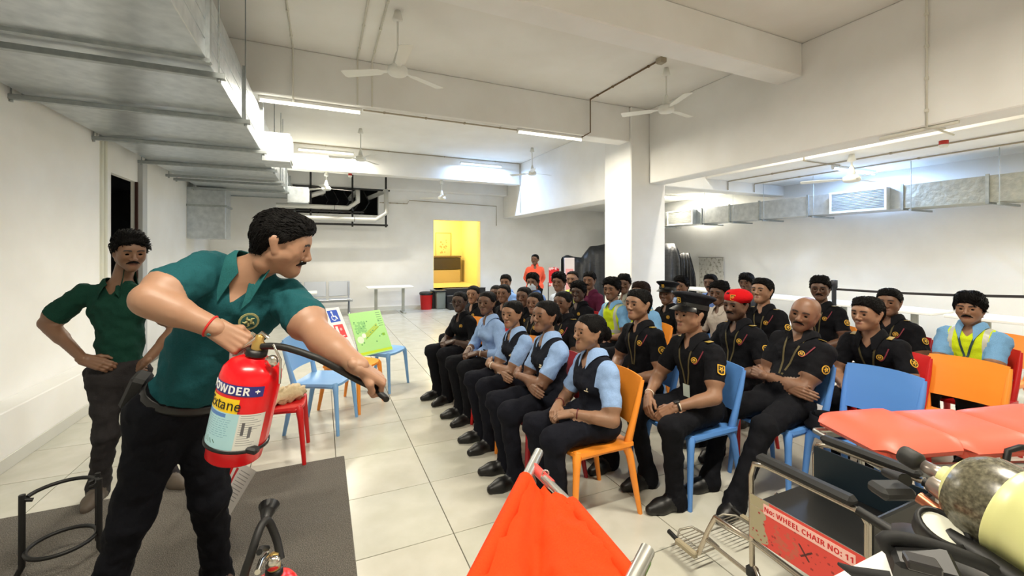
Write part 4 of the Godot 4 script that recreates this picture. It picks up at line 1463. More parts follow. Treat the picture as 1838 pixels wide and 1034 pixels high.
# one seated person: head at pixel px, py and depth d
func sit(c: Dictionary) -> void:
	var hp := at(c.px, c.py, c.d)
	var male: bool = c.get("male", true)
	var S := seated(hp.y, male, c.get("lean", 4.0), c.get("side", 0.0))
	pose_arms(S, c.get("pose", "lap"))
	var look: Vector3 = c.get("look", Vector3(-0.35, 1.45, -2.3))
	var turn := deg_to_rad(c.get("turn", -90.0))
	var b := Basis(Vector3.UP, turn)
	var off: Vector3 = b * Vector3(S.head)
	var root := Vector3(hp.x - off.x, 0, hp.z - off.z)
	var dir := b.inverse() * (look - hp)
	dir = dir.normalized()
	dir.y = clampf(dir.y, -0.28, 0.2)
	var yaw := clampf(atan2(dir.x, dir.z), -1.2, 1.2)
	S.face = Basis(Vector3.UP, yaw) * Basis(Vector3.RIGHT, -asin(dir.y) + deg_to_rad(c.get("nod", 4.0))) * Basis(Vector3.BACK, deg_to_rad(c.get("roll", 0.0)))
	var far: bool = c.d > 4.6
	S.cell = 0.020 if far else (0.0125 if c.d < 3.6 else 0.015)
	if far:
		S.headmesh = "hmc" if male else "hfc"
		S.gripL = "restc"; S.gripR = "restc"
	elif c.has("headmesh"): S.headmesh = c.headmesh
	for k in ["hair", "tone", "moustache", "glasses", "mask", "stubble", "bulk", "belly", "haircol"]:
		if c.has(k): S[k] = c[k]
	var dress: String = c.dress
	S.legmat = cloth("trousers_black", Color(0.085, 0.088, 0.108))
	match dress:
		GUARD: S.shirtmat = cloth("uniform_black", Color(0.078, 0.08, 0.098))
		"vest":
			S.shirtmat = cloth("shirt_sky", Color(0.60, 0.72, 0.90)); S.vestcol = cloth("vest_navy", Color(0.115, 0.125, 0.165)); S.coat = 0.20; S.sleeve = 0.20
			S.legmat = cloth("trousers_navy", Color(0.095, 0.10, 0.135))
		"bluelong":
			S.shirtmat = cloth("shirt_sky", Color(0.60, 0.72, 0.90)); S.sleeve = 0.40; S.coat = 0.16
		"hivis":
			S.shirtmat = cloth("shirt_work", Color(0.50, 0.70, 0.88)); S.vestcol = cloth("hivis_yellow", Color(0.86, 0.95, 0.16)); S.band = true
		_:
			S.shirtmat = cloth("shirt_" + dress, c.get("shirt", Color(0.6, 0.7, 0.85))); S.sleeve = c.get("sleeve", 0.2)
	if c.get("sleeve", 0.0) > 0.0: S.sleeve = c.sleeve
	if c.get("longlegs", false):
		S.knL = Vector3(0.16, 0.49, 0.44); S.knR = Vector3(-0.13, 0.50, 0.45); S.anL = Vector3(0.14, 0.10, 0.66); S.anR = Vector3(-0.12, 0.10, 0.58)
		S.toeL = Vector3(0.2, 0.0, 1.0); S.toeR = Vector3(-0.16, 0, 0.95)
	var o := thing("person", c.label, "person", root, turn)
	var f := figure(o, S)
	var nk: Vector3 = S.neck
	var che: Vector3 = S.che
	var u: Vector3 = S.u
	var r: Vector3 = S.r
	var n: Vector3 = S.n
	if dress == GUARD:
		var p := f.hit(che + r * 0.075 + u * 0.015 + n * 0.4, -n)
		badge(o, "chest_badge", p, f.normal(p), u, 0.020, false, "round gold chest badge")
		if not far:
			var a: Vector3 = S.shL
			var bb: Vector3 = S.elL
			var w := (bb - a).normalized()
			var out := (r - w * r.dot(w)).normalized()
			out = (out + n * 0.35).normalized()
			var ps := f.hit(a.lerp(bb, 0.38) + out * 0.3, -out)
			badge(o, "arm_patch", ps, f.normal(ps), -w, 0.030, c.get("shield", false), "gold embroidered sleeve patch")
			# lanyard, card and maroon cord
			var pts := []
			for k in 7: pts.append(nk + r * lerpf(0.055, 0.012, k / 6.0) - u * lerpf(0.03, 0.30, k / 6.0))
			put("lanyard", ribbon(f, pts, -n, 0.006), mat("lanyard_gold", Color(0.30, 0.265, 0.14), 0.7), o)
			pts = []
			for k in 7: pts.append(nk - r * lerpf(0.055, 0.006, k / 6.0) - u * lerpf(0.03, 0.30, k / 6.0))
			put("lanyard", ribbon(f, pts, -n, 0.006), mat("lanyard_gold", Color(0.30, 0.265, 0.14), 0.7), o)
			pts = []
			for k in 7: pts.append(nk + r * lerpf(0.125, 0.07, k / 6.0) - u * (0.05 + 0.09 * sin(PI * 0.6 * k / 6.0)))
			put("shoulder_cord", ribbon(f, pts, -n, 0.004), mat("cord_maroon", Color(0.45, 0.12, 0.18), 0.7), o)
			for s: float in [-1.0, 1.0]:
				var e := f.hit(nk + r * s * 0.115 + u * 0.3, -u)
				put("shoulder_bar", bx(e + u * 0.004, Vector3(0.034, 0.004, 0.05), 0.0015, Basis(r, u, n)), mat("bar_gold", Color(0.62, 0.52, 0.22), 0.5), o)
		if c.get("card", false):
			var pc := f.hit(nk - u * 0.34 + n * 0.5, -n) + n * 0.006
			put("name_card", bx(pc, Vector3(0.055, 0.085, 0.002), 0.0, Basis(r, u, n)), mat("card_white", Color(0.88, 0.87, 0.82), 0.5), o)
	if dress == "vest" and not far:
		var p := f.hit(che + r * 0.07 - u * 0.05 + n * 0.4, -n)
		var m := f.normal(p)
		var q := MB.new()
		var bb := Basis(u.cross(m).normalized(), u, m)
		for k in 3: q.box(p + m * 0.002 + r * (k - 1) * 0.010, Vector3(0.0055, 0.014, 0.002), bb * Basis(Vector3.BACK, (1 - k) * 0.25))
		q.box(p + m * 0.002 - u * 0.014, Vector3(0.032, 0.005, 0.002), bb)
		put("crest", q.done(), mat("crest_white", Color(0.9, 0.85, 0.72), 0.6), o)
	if dress == "hivis" and not far:
		var pts := []
		for k in 6: pts.append(nk - r * lerpf(0.05, 0.0, k / 5.0) - u * lerpf(0.04, 0.25, k / 5.0))
		put("lanyard", ribbon(f, pts, -n, 0.007, 0.006), mat("lanyard_teal", Color(0.10, 0.22, 0.24), 0.7), o)
		pts = []
		for k in 6: pts.append(nk + r * lerpf(0.05, 0.0, k / 5.0) - u * lerpf(0.04, 0.25, k / 5.0))
		put("lanyard", ribbon(f, pts, -n, 0.007, 0.006), mat("lanyard_teal", Color(0.10, 0.22, 0.24), 0.7), o)
	if c.has("cap"): peaked_cap(o, S.hx)
	if c.has("beret"): beret(o, S.hx)
	if c.has("watch"):
		var w: Vector3 = S.wrL
		var dd: Vector3 = (Vector3(S.wrL) - Vector3(S.elL)).normalized()
		var bs := aim(dd)
		put("watch_strap", bar(ring(w - dd * 0.02, 0.031, 14, Basis(bs.x, bs.z, bs.y)), 0.006, 6, true), mat("watch_black", Color(0.04, 0.04, 0.045), 0.4), o)
		put("watch_case", bx(w - dd * 0.02 + bs.y * 0.034 + bs.x * 0.006, Vector3(0.034, 0.010, 0.038), 0.004, bs), mat("watch_black", Color.BLACK), o)
	if c.has("bangle"):
		for side in ["L", "R"]:
			var w: Vector3 = S["wr" + side]
			var dd: Vector3 = (w - Vector3(S["el" + side])).normalized()
			var bs := aim(dd)
			put("bangle", bar(ring(w - dd * 0.03, 0.0285, 16, Basis(bs.x, bs.z, bs.y)), 0.004, 6, true), mat("bangle_" + c.bangle, Color(0.35, 0.07, 0.10) if c.bangle == "maroon" else Color(0.90, 0.85, 0.78), 0.4), o)
	if c.has("chair"):
		var cp := root + b * Vector3(0, 0, 0.085) if c.get("lean", 4.0) > -8.0 else root + b * Vector3(0, 0, 0.06)
		var ct := deg_to_rad(-90.0) if absf(c.get("turn", -90.0) + 90.0) < 14.0 else turn
		chair(cp, ct, c.chair, "%s plastic chair under the %s" % [c.chair, c.who], "chairs of the audience")

func cast() -> void:
	var t1 := Color(0.115, 0.056, 0.032)
	var t2 := Color(0.185, 0.094, 0.053)
	var t3 := Color(0.27, 0.145, 0.085)
	var t4 := Color(0.065, 0.034, 0.022)
	var people := [
		{"px": 1058, "py": 597, "d": 2.69, "male": false, "hair": "bun", "tone": t3, "dress": "vest", "pose": "lap", "chair": "orange", "bulk": 1.08, "bangle": "maroon", "nod": 6.0, "lean": 6.0, "who": "nearest woman in a waistcoat", "label": "woman in navy waistcoat over sky blue shirt, hands in lap, nearest the camera"},
		{"px": 979, "py": 568, "d": 3.11, "male": false, "hair": "bun", "tone": t2, "dress": "vest", "pose": "cross", "chair": "dark red", "bulk": 1.06, "lean": 4.0, "who": "second woman in a waistcoat", "label": "woman in navy waistcoat with arms crossed and small white earrings, second in front row"},
		{"px": 919.5, "py": 564, "d": 3.654, "male": false, "hair": "tail", "tone": t3, "dress": "vest", "pose": "cross", "chair": "orange", "bangle": "white", "lean": 8.0, "nod": 10.0, "turn": -84.0, "who": "third woman in a waistcoat", "label": "woman in navy waistcoat looking down, arms folded, third in front row"},
		{"px": 874, "py": 544, "d": 4.215, "male": false, "hair": "tail", "tone": t1, "dress": "bluelong", "pose": "lap", "chair": "red", "lean": 8.0, "turn": -78.0, "bangle": "white", "who": "woman in the long blue shirt", "label": "woman in long pale blue shirt with hands clasped in lap, front row"},
		{"px": 825, "py": 542, "d": 4.75, "male": false, "hair": "bun", "tone": t4, "dress": GUARD, "pose": "lap", "chair": "orange", "glasses": true, "lean": 12.0, "turn": -70.0, "who": "woman with glasses", "label": "woman with glasses in black uniform leaning forward at the far end of front row"},
		{"px": 849, "py": 529, "d": 5.4, "male": false, "hair": "tail", "tone": t3, "dress": GUARD, "chair": "blue", "turn": -72.0, "who": "woman behind the glasses wearer", "label": "woman in dark uniform half hidden behind the woman with glasses"},
		{"px": 890, "py": 527, "d": 5.85, "male": false, "hair": "bun", "tone": t1, "dress": GUARD, "chair": "red", "turn": -74.0, "who": "farthest woman of the second row", "label": "woman in black uniform mostly hidden at the far end of second row"},
		{"px": 904, "py": 527, "d": 5.3, "male": false, "hair": "bun", "tone": t2, "dress": GUARD, "chair": "orange", "turn": -76.0, "who": "woman with centre-parted hair", "label": "woman in black uniform with tied hair behind the blue-shirted woman"},
		{"px": 907.6, "py": 507, "d": 6.9, "hair": "short", "tone": t2, "dress": "pale", "shirt": Color(0.50, 0.65, 0.88), "chair": "blue", "turn": -76.0, "who": "man in pale blue at the back left", "label": "man in pale blue shirt at the back left of the audience"},
		{"px": 940, "py": 533, "d": 4.87, "male": false, "hair": "bun", "tone": t1, "dress": GUARD, "chair": "blue", "turn": -78.0, "who": "woman behind the third waistcoat", "label": "woman in black uniform sitting behind the woman who looks down"},
		{"px": 956, "py": 507, "d": 6.3, "hair": "thick", "tone": t2, "dress": "pale2", "shirt": Color(0.42, 0.55, 0.80), "mask": true, "chair": "orange", "turn": -78.0, "who": "masked man", "label": "man wearing a white face mask in the back rows"},
		{"px": 960, "py": 544, "d": 4.53, "male": false, "hair": "bun", "tone": t2, "dress": GUARD, "chair": "red", "turn": -82.0, "who": "woman behind the crossed arms", "label": "woman in black uniform just behind the second waistcoat wearer"},
		{"px": 1010, "py": 544, "d": 4.15, "male": false, "hair": "bun", "tone": t1, "dress": GUARD, "bulk": 1.12, "chair": "blue", "turn": -84.0, "who": "broad woman in uniform", "label": "broad woman in black uniform with gold lanyard, second row"},
		{"px": 1003, "py": 507, "d": 5.8, "hair": "thick", "tone": t2, "dress": "white", "shirt": Color(0.82, 0.86, 0.92), "chair": "orange", "turn": -82.0, "who": "man in white", "label": "man in white shirt with thick hair in the back rows"},
		{"px": 1027, "py": 502, "d": 6.5, "hair": "receding", "tone": t3, "moustache": true, "dress": "lime", "shirt": Color(0.82, 0.90, 0.42), "chair": "blue", "turn": -84.0, "who": "man in lime", "label": "balding moustached man in lime yellow shirt at the back"},
		{"px": 1038, "py": 525, "d": 5.35, "hair": "thick", "tone": t4, "dress": GUARD, "chair": "red", "turn": -84.0, "who": "young man in black", "label": "young dark-haired man in black uniform behind the broad woman"},
		{"px": 1058, "py": 504, "d": 6.0, "hair": "short", "tone": t2, "moustache": true, "dress": "plum", "shirt": Color(0.40, 0.16, 0.27), "sleeve": 0.45, "chair": "blue", "turn": -84.0, "who": "man in plum", "label": "moustached man in plum checked shirt with long sleeves"},
		{"px": 1098, "py": 520, "d": 4.88, "hair": "thick", "tone": t2, "stubble": 0.3, "dress": "hivis", "chair": "orange", "who": "left high-visibility man", "label": "man in yellow high-visibility vest behind the nearest waistcoat woman"},
		{"px": 1120, "py": 510, "d": 5.75, "hair": "curly", "tone": t1, "dress": "grey", "shirt": Color(0.62, 0.62, 0.58), "sleeve": 0.42, "chair": "red", "look": Vector3(-1, 1.4, -0.5), "who": "man in grey by the column", "label": "man in grey long-sleeved shirt in front of the white column"},
		{"px": 1146, "py": 547, "d": 3.37, "hair": "crop", "tone": t3, "dress": GUARD, "pose": "lap", "chair": "blue", "nod": 2.0, "who": "bareheaded young guard", "label": "bareheaded young guard in black uniform left of the capped guard"},
		{"px": 1150, "py": 527, "d": 4.51, "hair": "short", "tone": t2, "haircol": "hair_brown", "dress": "hivis", "chair": "orange", "who": "hidden high-visibility man", "label": "person in yellow high-visibility vest hidden behind the bareheaded guard"},
		{"px": 1197, "py": 528, "d": 5.04, "hair": "crop", "tone": t1, "dress": GUARD, "cap": true, "chair": "blue", "who": "capped guard at the back", "label": "guard in peaked cap farther back beside the column"},
		{"px": 1223, "py": 514, "d": 5.81, "hair": "thick", "tone": t2, "dress": "pale3", "shirt": Color(0.55, 0.62, 0.75), "chair": "red", "who": "man behind the far cap", "label": "young man at the back between the two peaked caps"},
		{"px": 1239, "py": 566, "d": 2.9, "hair": "crop", "tone": t3, "dress": GUARD, "pose": "knees", "cap": true, "shield": true, "watch": true, "card": true, "bangle": "white", "chair": "blue", "lean": 7.0, "nod": 2.0, "who": "capped guard in front", "label": "guard in peaked cap with hands clasped, shield patch and wristwatch"},
		{"px": 1291, "py": 527, "d": 4.55, "hair": "curly", "tone": t1, "dress": "stripe", "shirt": Color(0.78, 0.74, 0.70), "chair": "orange", "who": "man in the striped shirt", "label": "dark curly-haired man in pale striped shirt behind the front cap"},
		{"px": 1275, "py": 508, "d": 6.21, "hair": "short", "tone": t1, "moustache": true, "dress": "pale4", "shirt": Color(0.45, 0.58, 0.85), "chair": "blue", "who": "man in blue at the back right", "label": "moustached man in blue shirt in front of the leaning panel"},
		{"px": 1322, "py": 549, "d": 3.55, "hair": "crop", "tone": t1, "moustache": true, "stubble": 0.5, "dress": GUARD, "beret": true, "headmesh": "hw", "bulk": 1.1, "belly": 0.10, "chair": "red", "who": "guard in the red beret", "label": "moustached guard wearing a red beret"},
		{"px": 1340, "py": 508, "d": 5.9, "hair": "fringe", "tone": t1, "dress": "pale5", "shirt": Color(0.30, 0.32, 0.36), "chair": "orange", "who": "young man behind the beret", "label": "young man with a fringe at the back right"},
		{"px": 1368, "py": 523, "d": 4.16, "hair": "short", "tone": t3, "dress": GUARD, "chair": "blue", "nod": -4.0, "who": "tall fair-skinned guard", "label": "tall guard with chin raised behind the red beret"},
		{"px": 1444, "py": 564, "d": 2.98, "hair": "", "tone": t2, "moustache": true, "stubble": 0.25, "dress": GUARD, "pose": "cross", "headmesh": "hw", "bulk": 1.12, "belly": 0.11, "chair": "blue", "lean": -14.0, "side": 0.07, "roll": -12.0, "longlegs": true, "look": Vector3(-0.6, 1.35, -0.9), "who": "bald guard", "label": "bald moustached guard leaning back with arms crossed"},
		{"px": 1472, "py": 519, "d": 4.42, "hair": "curly", "tone": t1, "moustache": true, "glasses": true, "dress": GUARD, "chair": "orange", "look": Vector3(-0.2, 1.6, -0.6), "who": "guard with glasses", "label": "moustached guard with glasses behind the bald guard"},
		{"px": 1557, "py": 564, "d": 3.15, "hair": "short", "tone": t3, "dress": GUARD, "pose": "lean", "chair": "red", "lean": 22.0, "who": "guard leaning forward", "label": "young guard leaning forward with elbows on knees"},
		{"px": 1596, "py": 543, "d": 3.885, "hair": "short", "tone": t2, "dress": GUARD, "pose": "lap", "bulk": 1.08, "chair": "dark red", "look": Vector3(-0.3, 1.5, -1.2), "who": "stout guard on the right", "label": "stout guard in black behind the guard who leans forward"},
		{"px": 1741, "py": 554, "d": 3.4, "hair": "fringe", "tone": t3, "moustache": true, "dress": "hivis", "pose": "cross", "bulk": 1.05, "chair": "red", "look": Vector3(-0.4, 1.4, -1.0), "who": "right high-visibility man", "label": "moustached man in high-visibility vest with arms crossed at far right"},
	]
	for c in people: sit(c)

# ---------------------------------------------------------------- the three who stand
var grip_left: Vector3
var along_left: Vector3
var grip_right: Vector3
var along_right: Vector3
func stand_up() -> void:
	# the man showing the extinguisher
	var root := at(320, 700, 1.82); root.y = 0.0
	var J := {"hipR": at(290, 742, 1.74), "hipL": at(362, 742, 1.86), "knR": at(236, 930, 1.70), "knL": at(377, 893, 1.88), "anR": at(163, 1128, 1.68), "anL": at(388, 1012, 2.0),
		"shR": at(372, 485, 1.66), "shL": at(513, 533, 1.78), "elR": at(268, 538, 1.42), "wrR": at(388, 590, 1.47), "elL": at(578, 610, 1.62), "wrL": at(645, 658, 1.50), "neck": at(450, 480, 1.71), "head": at(507, 437, 1.70)}
	var S := {"male": true}
	for k in J: S[k] = J[k] - root
	S.pelvis = (S.hipL + S.hipR) * 0.5 + Vector3(0, 0.03, 0)
	S.anR.y = 0.10; S.anL.y = 0.10
	S.toeR = Vector3(S.anR.x, 0, S.anR.z) + rgt * 0.25 - fwd * 0.10; S.toeL = Vector3(S.anL.x, 0, S.anL.z) + rgt * 0.2 - fwd * 0.12
	S.hzR = rgt * 0.75 + Vector3(0, -0.55, 0) + fwd * 0.15; S.hyR = -fwd * 0.8 + Vector3(0, 0.55, 0)
	S.hzL = rgt * 0.55 + Vector3(0, -0.5, 0) + fwd * 0.42; S.hyL = Vector3(0, 0.8, 0) + rgt * 0.5
	S.gripL = "grip"; S.gripR = "grip"
	S.face = aim(rgt * 0.90 + fwd * 0.30 + Vector3(0, -0.34, 0)) * Basis(Vector3.BACK, 0.08)
	S.hs = 1.07; S.headmesh = "hd"; S.hair = "short"; S.moustache = true; S.stubble = 0.12; S.bulk = 1.16; S.arm = 1.18; S.sleeve = 0.195; S.loose = 0.016; S.vneck = 0.13; S.wrinkle = 0.011; S.belly = 0.10
	S.tone = Color(0.36, 0.198, 0.122); S.cell = 0.0105; S.leg = 1.06; S.belt = 0.09; S.hand = 1.05
	S.shirtmat = cloth("polo_teal", Color(0.12, 0.335, 0.36)); S.legmat = cloth("jeans_black", Color(0.07, 0.075, 0.10)); S.shoemat = mat("shoe_brown", Color(0.30, 0.22, 0.18), 0.6)
	S.collarmat = cloth("polo_teal_collar", Color(0.16, 0.40, 0.41))
	var o := thing("person", "man in teal polo shirt bending forward, demonstrating a fire extinguisher", "person", root)
	var f := figure(o, S)
	grip_left = root + S.holdL; along_left = S.alongL; grip_right = root + S.holdR; along_right = S.alongR
	var u: Vector3 = S.u
	var r: Vector3 = S.r
	var n: Vector3 = S.n
	var pb: Vector3 = S.pelvis + u * 0.075
	var rg := []
	for k in 28:
		var a := TAU * k / 28.0
		var dd := r * cos(a) + n * sin(a)
		rg.append(f.hit(pb + dd * 0.4, -dd) + dd * 0.004)
	var q := MB.new(); q.tube(rg, 0.020, 6, true, false, 0.25, n)
	put("belt", q.done(), mat("belt_leather", Color(0.07, 0.07, 0.08), 0.4), o)
	var p := f.hit(S.che + r * 0.085 + u * 0.03 + n * 0.4, -n)
	badge(o, "chest_emblem", p, f.normal(p), u, 0.036, false, "round pale gold embroidered emblem", true)
	var pk := f.hit(pb - r * 0.4 + u * 0.0, r)
	put("belt_pouch", bx(pk - r * 0.03 - u * 0.05, Vector3(0.06, 0.15, 0.08), 0.012, Basis(r, u, n)), mat("pouch_black", Color(0.05, 0.05, 0.055), 0.6), o)
	var wb := aim((S.wrR - S.elR).normalized())
	put("wrist_thread", bar(ring(S.wrR - wb.z * 0.02, 0.036, 16, Basis(wb.x, wb.z, wb.y)), 0.004, 6, true), mat("thread_red", Color(0.75, 0.10, 0.08), 0.7), o)
	for k in 3:
		var pp := f.hit(S.neck + n * 0.4 - u * (0.14 + k * 0.045), -n)
		put("button", lath([Vector2(0, 0.003), Vector2(0.006, 0.003), Vector2(0.007, 0)], 10, pp, Basis(r, f.normal(pp), r.cross(f.normal(pp)))), mat("button_teal", Color(0.2, 0.45, 0.45), 0.4), o)
	# the young man behind him
	root = at(212, 660, 2.76); root.y = 0.0
	J = {"hipR": at(188, 672, 2.72), "hipL": at(240, 672, 2.80), "knR": at(190, 780, 2.72), "knL": at(262, 775, 2.85), "anR": at(178, 872, 2.76), "anL": at(300, 855, 2.92),
		"shR": at(150, 527, 2.72), "shL": at(268, 527, 2.80), "elR": at(84, 580, 2.66), "wrR": at(150, 645, 2.60), "elL": at(318, 590, 2.80), "wrL": at(262, 648, 2.66), "neck": at(214, 508, 2.78), "head": at(233, 452, 2.74)}
	S = {"male": true}
	for k in J: S[k] = J[k] - root
	S.pelvis = (S.hipL + S.hipR) * 0.5 + Vector3(0, 0.03, 0)
	S.anR.y = 0.10; S.anL.y = 0.10
	S.toeR = Vector3(S.anR.x, 0, S.anR.z) + rgt * 0.1 - fwd * 0.2; S.toeL = Vector3(S.anL.x, 0, S.anL.z) + rgt * 0.22 - fwd * 0.10
	S.hzR = rgt * 0.85 + Vector3(0, -0.35, 0) + fwd * 0.2; S.hyR = -fwd * 0.7 + Vector3(0, 0.5, 0) - rgt * 0.2
	S.hzL = -rgt * 0.7 + Vector3(0, -0.4, 0) + fwd * 0.3; S.hyL = -fwd * 0.7 + Vector3(0, 0.5, 0)
	S.face = aim(rgt * 0.80 - fwd * 0.55 + Vector3(0, -0.22, 0))
	S.hs = 1.03; S.hair = "thick"; S.stubble = 0.15; S.moustache = true; S.sleeve = 0.20; S.vneck = 0.09; S.wrinkle = 0.012; S.loose = 0.02
	S.tone = Color(0.175, 0.09, 0.05); S.cell = 0.012; S.belt = 0.06; S.leg = 0.95; S.bulk = 0.97
	S.shirtmat = cloth("polo_green", Color(0.09, 0.245, 0.20)); S.legmat = cloth("jeans_charcoal", Color(0.20, 0.19, 0.195)); S.shoemat = mat("shoe_taupe", Color(0.33, 0.29, 0.25), 0.7)
	o = thing("person", "young man in dark green polo standing with hands on hips", "person", root)
	f = figure(o, S)
	u = S.u; r = S.r; n = S.n
	var rad := put("radio", bx(f.hit(S.pelvis + u * 0.06 - r * 0.4 - n * 0.05, r) - r * 0.02, Vector3(0.03, 0.13, 0.055), 0.006, Basis(r, u, n)), mat("pouch_black", Color.BLACK), o)
	var rp := f.hit(S.pelvis + u * 0.06 - r * 0.4 - n * 0.05, r) - r * 0.02
	put("antenna", bar([rp + u * 0.06, rp + u * 0.2], 0.005, 6), mat("pouch_black", Color.BLACK), rad)
	# the woman at the back
	var hp := at(960, 466, 9.2)
	S = {"male": false}
	var h := hp.y
	S.pelvis = Vector3(0, 0.86, 0); S.hipL = Vector3(0.08, 0.84, 0); S.hipR = Vector3(-0.08, 0.84, 0)
	S.knL = Vector3(0.085, 0.46, 0.02); S.knR = Vector3(-0.085, 0.46, 0.02); S.anL = Vector3(0.085, 0.1, -0.01); S.anR = Vector3(-0.085, 0.1, -0.01)
	S.toeL = Vector3(0.1, 0, 0.2); S.toeR = Vector3(-0.1, 0, 0.2)
	S.neck = Vector3(0, h - 0.16, -0.01); S.head = Vector3(0, h, 0.02); S.shL = Vector3(0.145, h - 0.225, -0.01); S.shR = Vector3(-0.145, h - 0.225, -0.01)
	S.wrL = Vector3(0.09, 0.82, -0.14); S.wrR = Vector3(-0.09, 0.82, -0.14)
	S.elL = elbow(S.shL, S.wrL, 0.27, 0.24, Vector3(0.5, 0, -0.9)); S.elR = elbow(S.shR, S.wrR, 0.27, 0.24, Vector3(-0.5, 0, -0.9))
	S.hzL = Vector3(-0.6, -0.7, -0.1); S.hzR = Vector3(0.6, -0.7, -0.1); S.hyL = Vector3(0, 0, -1); S.hyR = Vector3(0, 0, -1)
	S.face = Basis(Vector3.UP, -0.35); S.hair = "bun"; S.tone = Color(0.13, 0.065, 0.037); S.cell = 0.02; S.headmesh = "hfc"; S.gripL = "restc"; S.gripR = "restc"
	S.sleeve = 0.47; S.belt = -0.06; S.bulk = 1.05; S.hs = 1.0
	S.shirtmat = cloth("shirt_coral", Color(0.98, 0.42, 0.32)); S.legmat = cloth("trousers_black", Color(0.085, 0.088, 0.108))
	o = thing("person", "woman in coral orange long-sleeved shirt standing at the back", "person", Vector3(hp.x, 0, hp.z), deg_to_rad(-25.0))
	figure(o, S)

# ---------------------------------------------------------------- print
func paint(w: int, h: int, base: Color) -> Image:
	var im := Image.create(w, h, false, Image.FORMAT_RGB8)
	im.fill(base)
	return im
func disc(im: Image, cx: float, cy: float, r0: float, r1: float, c: Color, a0 := -10.0, a1 := 10.0) -> void:
	for y in range(maxi(0, int(cy - r1)), mini(im.get_height(), int(cy + r1) + 1)):
		for x in range(maxi(0, int(cx - r1)), mini(im.get_width(), int(cx + r1) + 1)):
			var d := Vector2(x - cx, y - cy)
			var l := d.length()
			if l >= r0 and l <= r1 and d.angle() >= a0 and d.angle() <= a1: im.set_pixel(x, y, c)
func stroke(im: Image, a: Vector2, b: Vector2, r: float, c: Color) -> void:
	var n := int(a.distance_to(b)) + 1
	for i in n + 1:
		var p := a.lerp(b, float(i) / n)
		disc(im, p.x, p.y, 0.0, r, c)
func printed(k: String, im: Image, rough := 0.5) -> StandardMaterial3D:
	var m := mat(k, Color.WHITE, rough)
	m.albedo_texture = ImageTexture.create_from_image(im)
	return m

func arc_patch(r: float, y0: float, y1: float, a0: float, a1: float, n := 16) -> ArrayMesh:
	var st := SurfaceTool.new()
	st.begin(Mesh.PRIMITIVE_TRIANGLES)
	for i in n:
		for k in [[0, 1], [1, 1], [1, 0], [0, 1], [1, 0], [0, 0]]:
			var t := float(i + k[0]) / n
			var a := lerpf(a0, a1, t)
			st.set_uv(Vector2(t, 1.0 - k[1])); st.set_normal(Vector3(sin(a), 0, cos(a)))
			st.add_vertex(Vector3(sin(a) * r, y1 if k[1] == 1 else y0, cos(a) * r))
	return st.commit()

func wrap_text(s: String, h: float, r: float, a: float, y: float, bold := true) -> ArrayMesh:
	var t := letters(s, h, 0.0012, bold)
	var out := ArrayMesh.new()
	for k in t.get_surface_count():
		var ar := t.surface_get_arrays(k)
		var v: PackedVector3Array = ar[Mesh.ARRAY_VERTEX]
		var n: PackedVector3Array = ar[Mesh.ARRAY_NORMAL]
		for i in v.size():
			var b := a + v[i].x / r
			var rr := r + 0.0008 + v[i].z
			var p := Vector3(sin(b) * rr, y + v[i].y, cos(b) * rr)
			var nn := Basis(Vector3.UP, b) * n[i]
			v[i] = p; n[i] = nn
		var na := []
		na.resize(Mesh.ARRAY_MAX)
		na[Mesh.ARRAY_VERTEX] = v; na[Mesh.ARRAY_NORMAL] = n; na[Mesh.ARRAY_INDEX] = ar[Mesh.ARRAY_INDEX]
		out.add_surface_from_arrays(Mesh.PRIMITIVE_TRIANGLES, na)
	return out

func extinguisher(label: String, r: float, h: float) -> Node3D:
	var t := thing("fire_extinguisher", label, "extinguisher")
	var red := mat("extinguisher_red", Color(0.90, 0.06, 0.10), 0.25)
	put("cylinder", lath([Vector2(0, 0.0), Vector2(r * 0.82, 0), Vector2(r * 0.9, 0.008), Vector2(r * 0.93, 0.05), Vector2(r * 0.97, 0.062), Vector2(r, 0.075), Vector2(r, h - r * 0.7), Vector2(r * 0.95, h - r * 0.42), Vector2(r * 0.78, h - r * 0.18), Vector2(r * 0.5, h - r * 0.04), Vector2(r * 0.25, h), Vector2(r * 0.25, h + 0.02), Vector2(0, h + 0.02)], 36), red, t)
	var br := mat("brass", Color(0.75, 0.62, 0.36), 0.35, 0.7)
	put("neck_ring", lath([Vector2(r * 0.36, h + 0.006), Vector2(r * 0.36, h + 0.026), Vector2(r * 0.2, h + 0.028)], 18), mat("black_plastic", Color(0.035, 0.035, 0.037), 0.45), t)
	put("valve", lath([Vector2(0.02, h + 0.02), Vector2(0.02, h + 0.05), Vector2(0.014, h + 0.056), Vector2(0.014, h + 0.075), Vector2(0, h + 0.078)], 14), br, t)
	return t

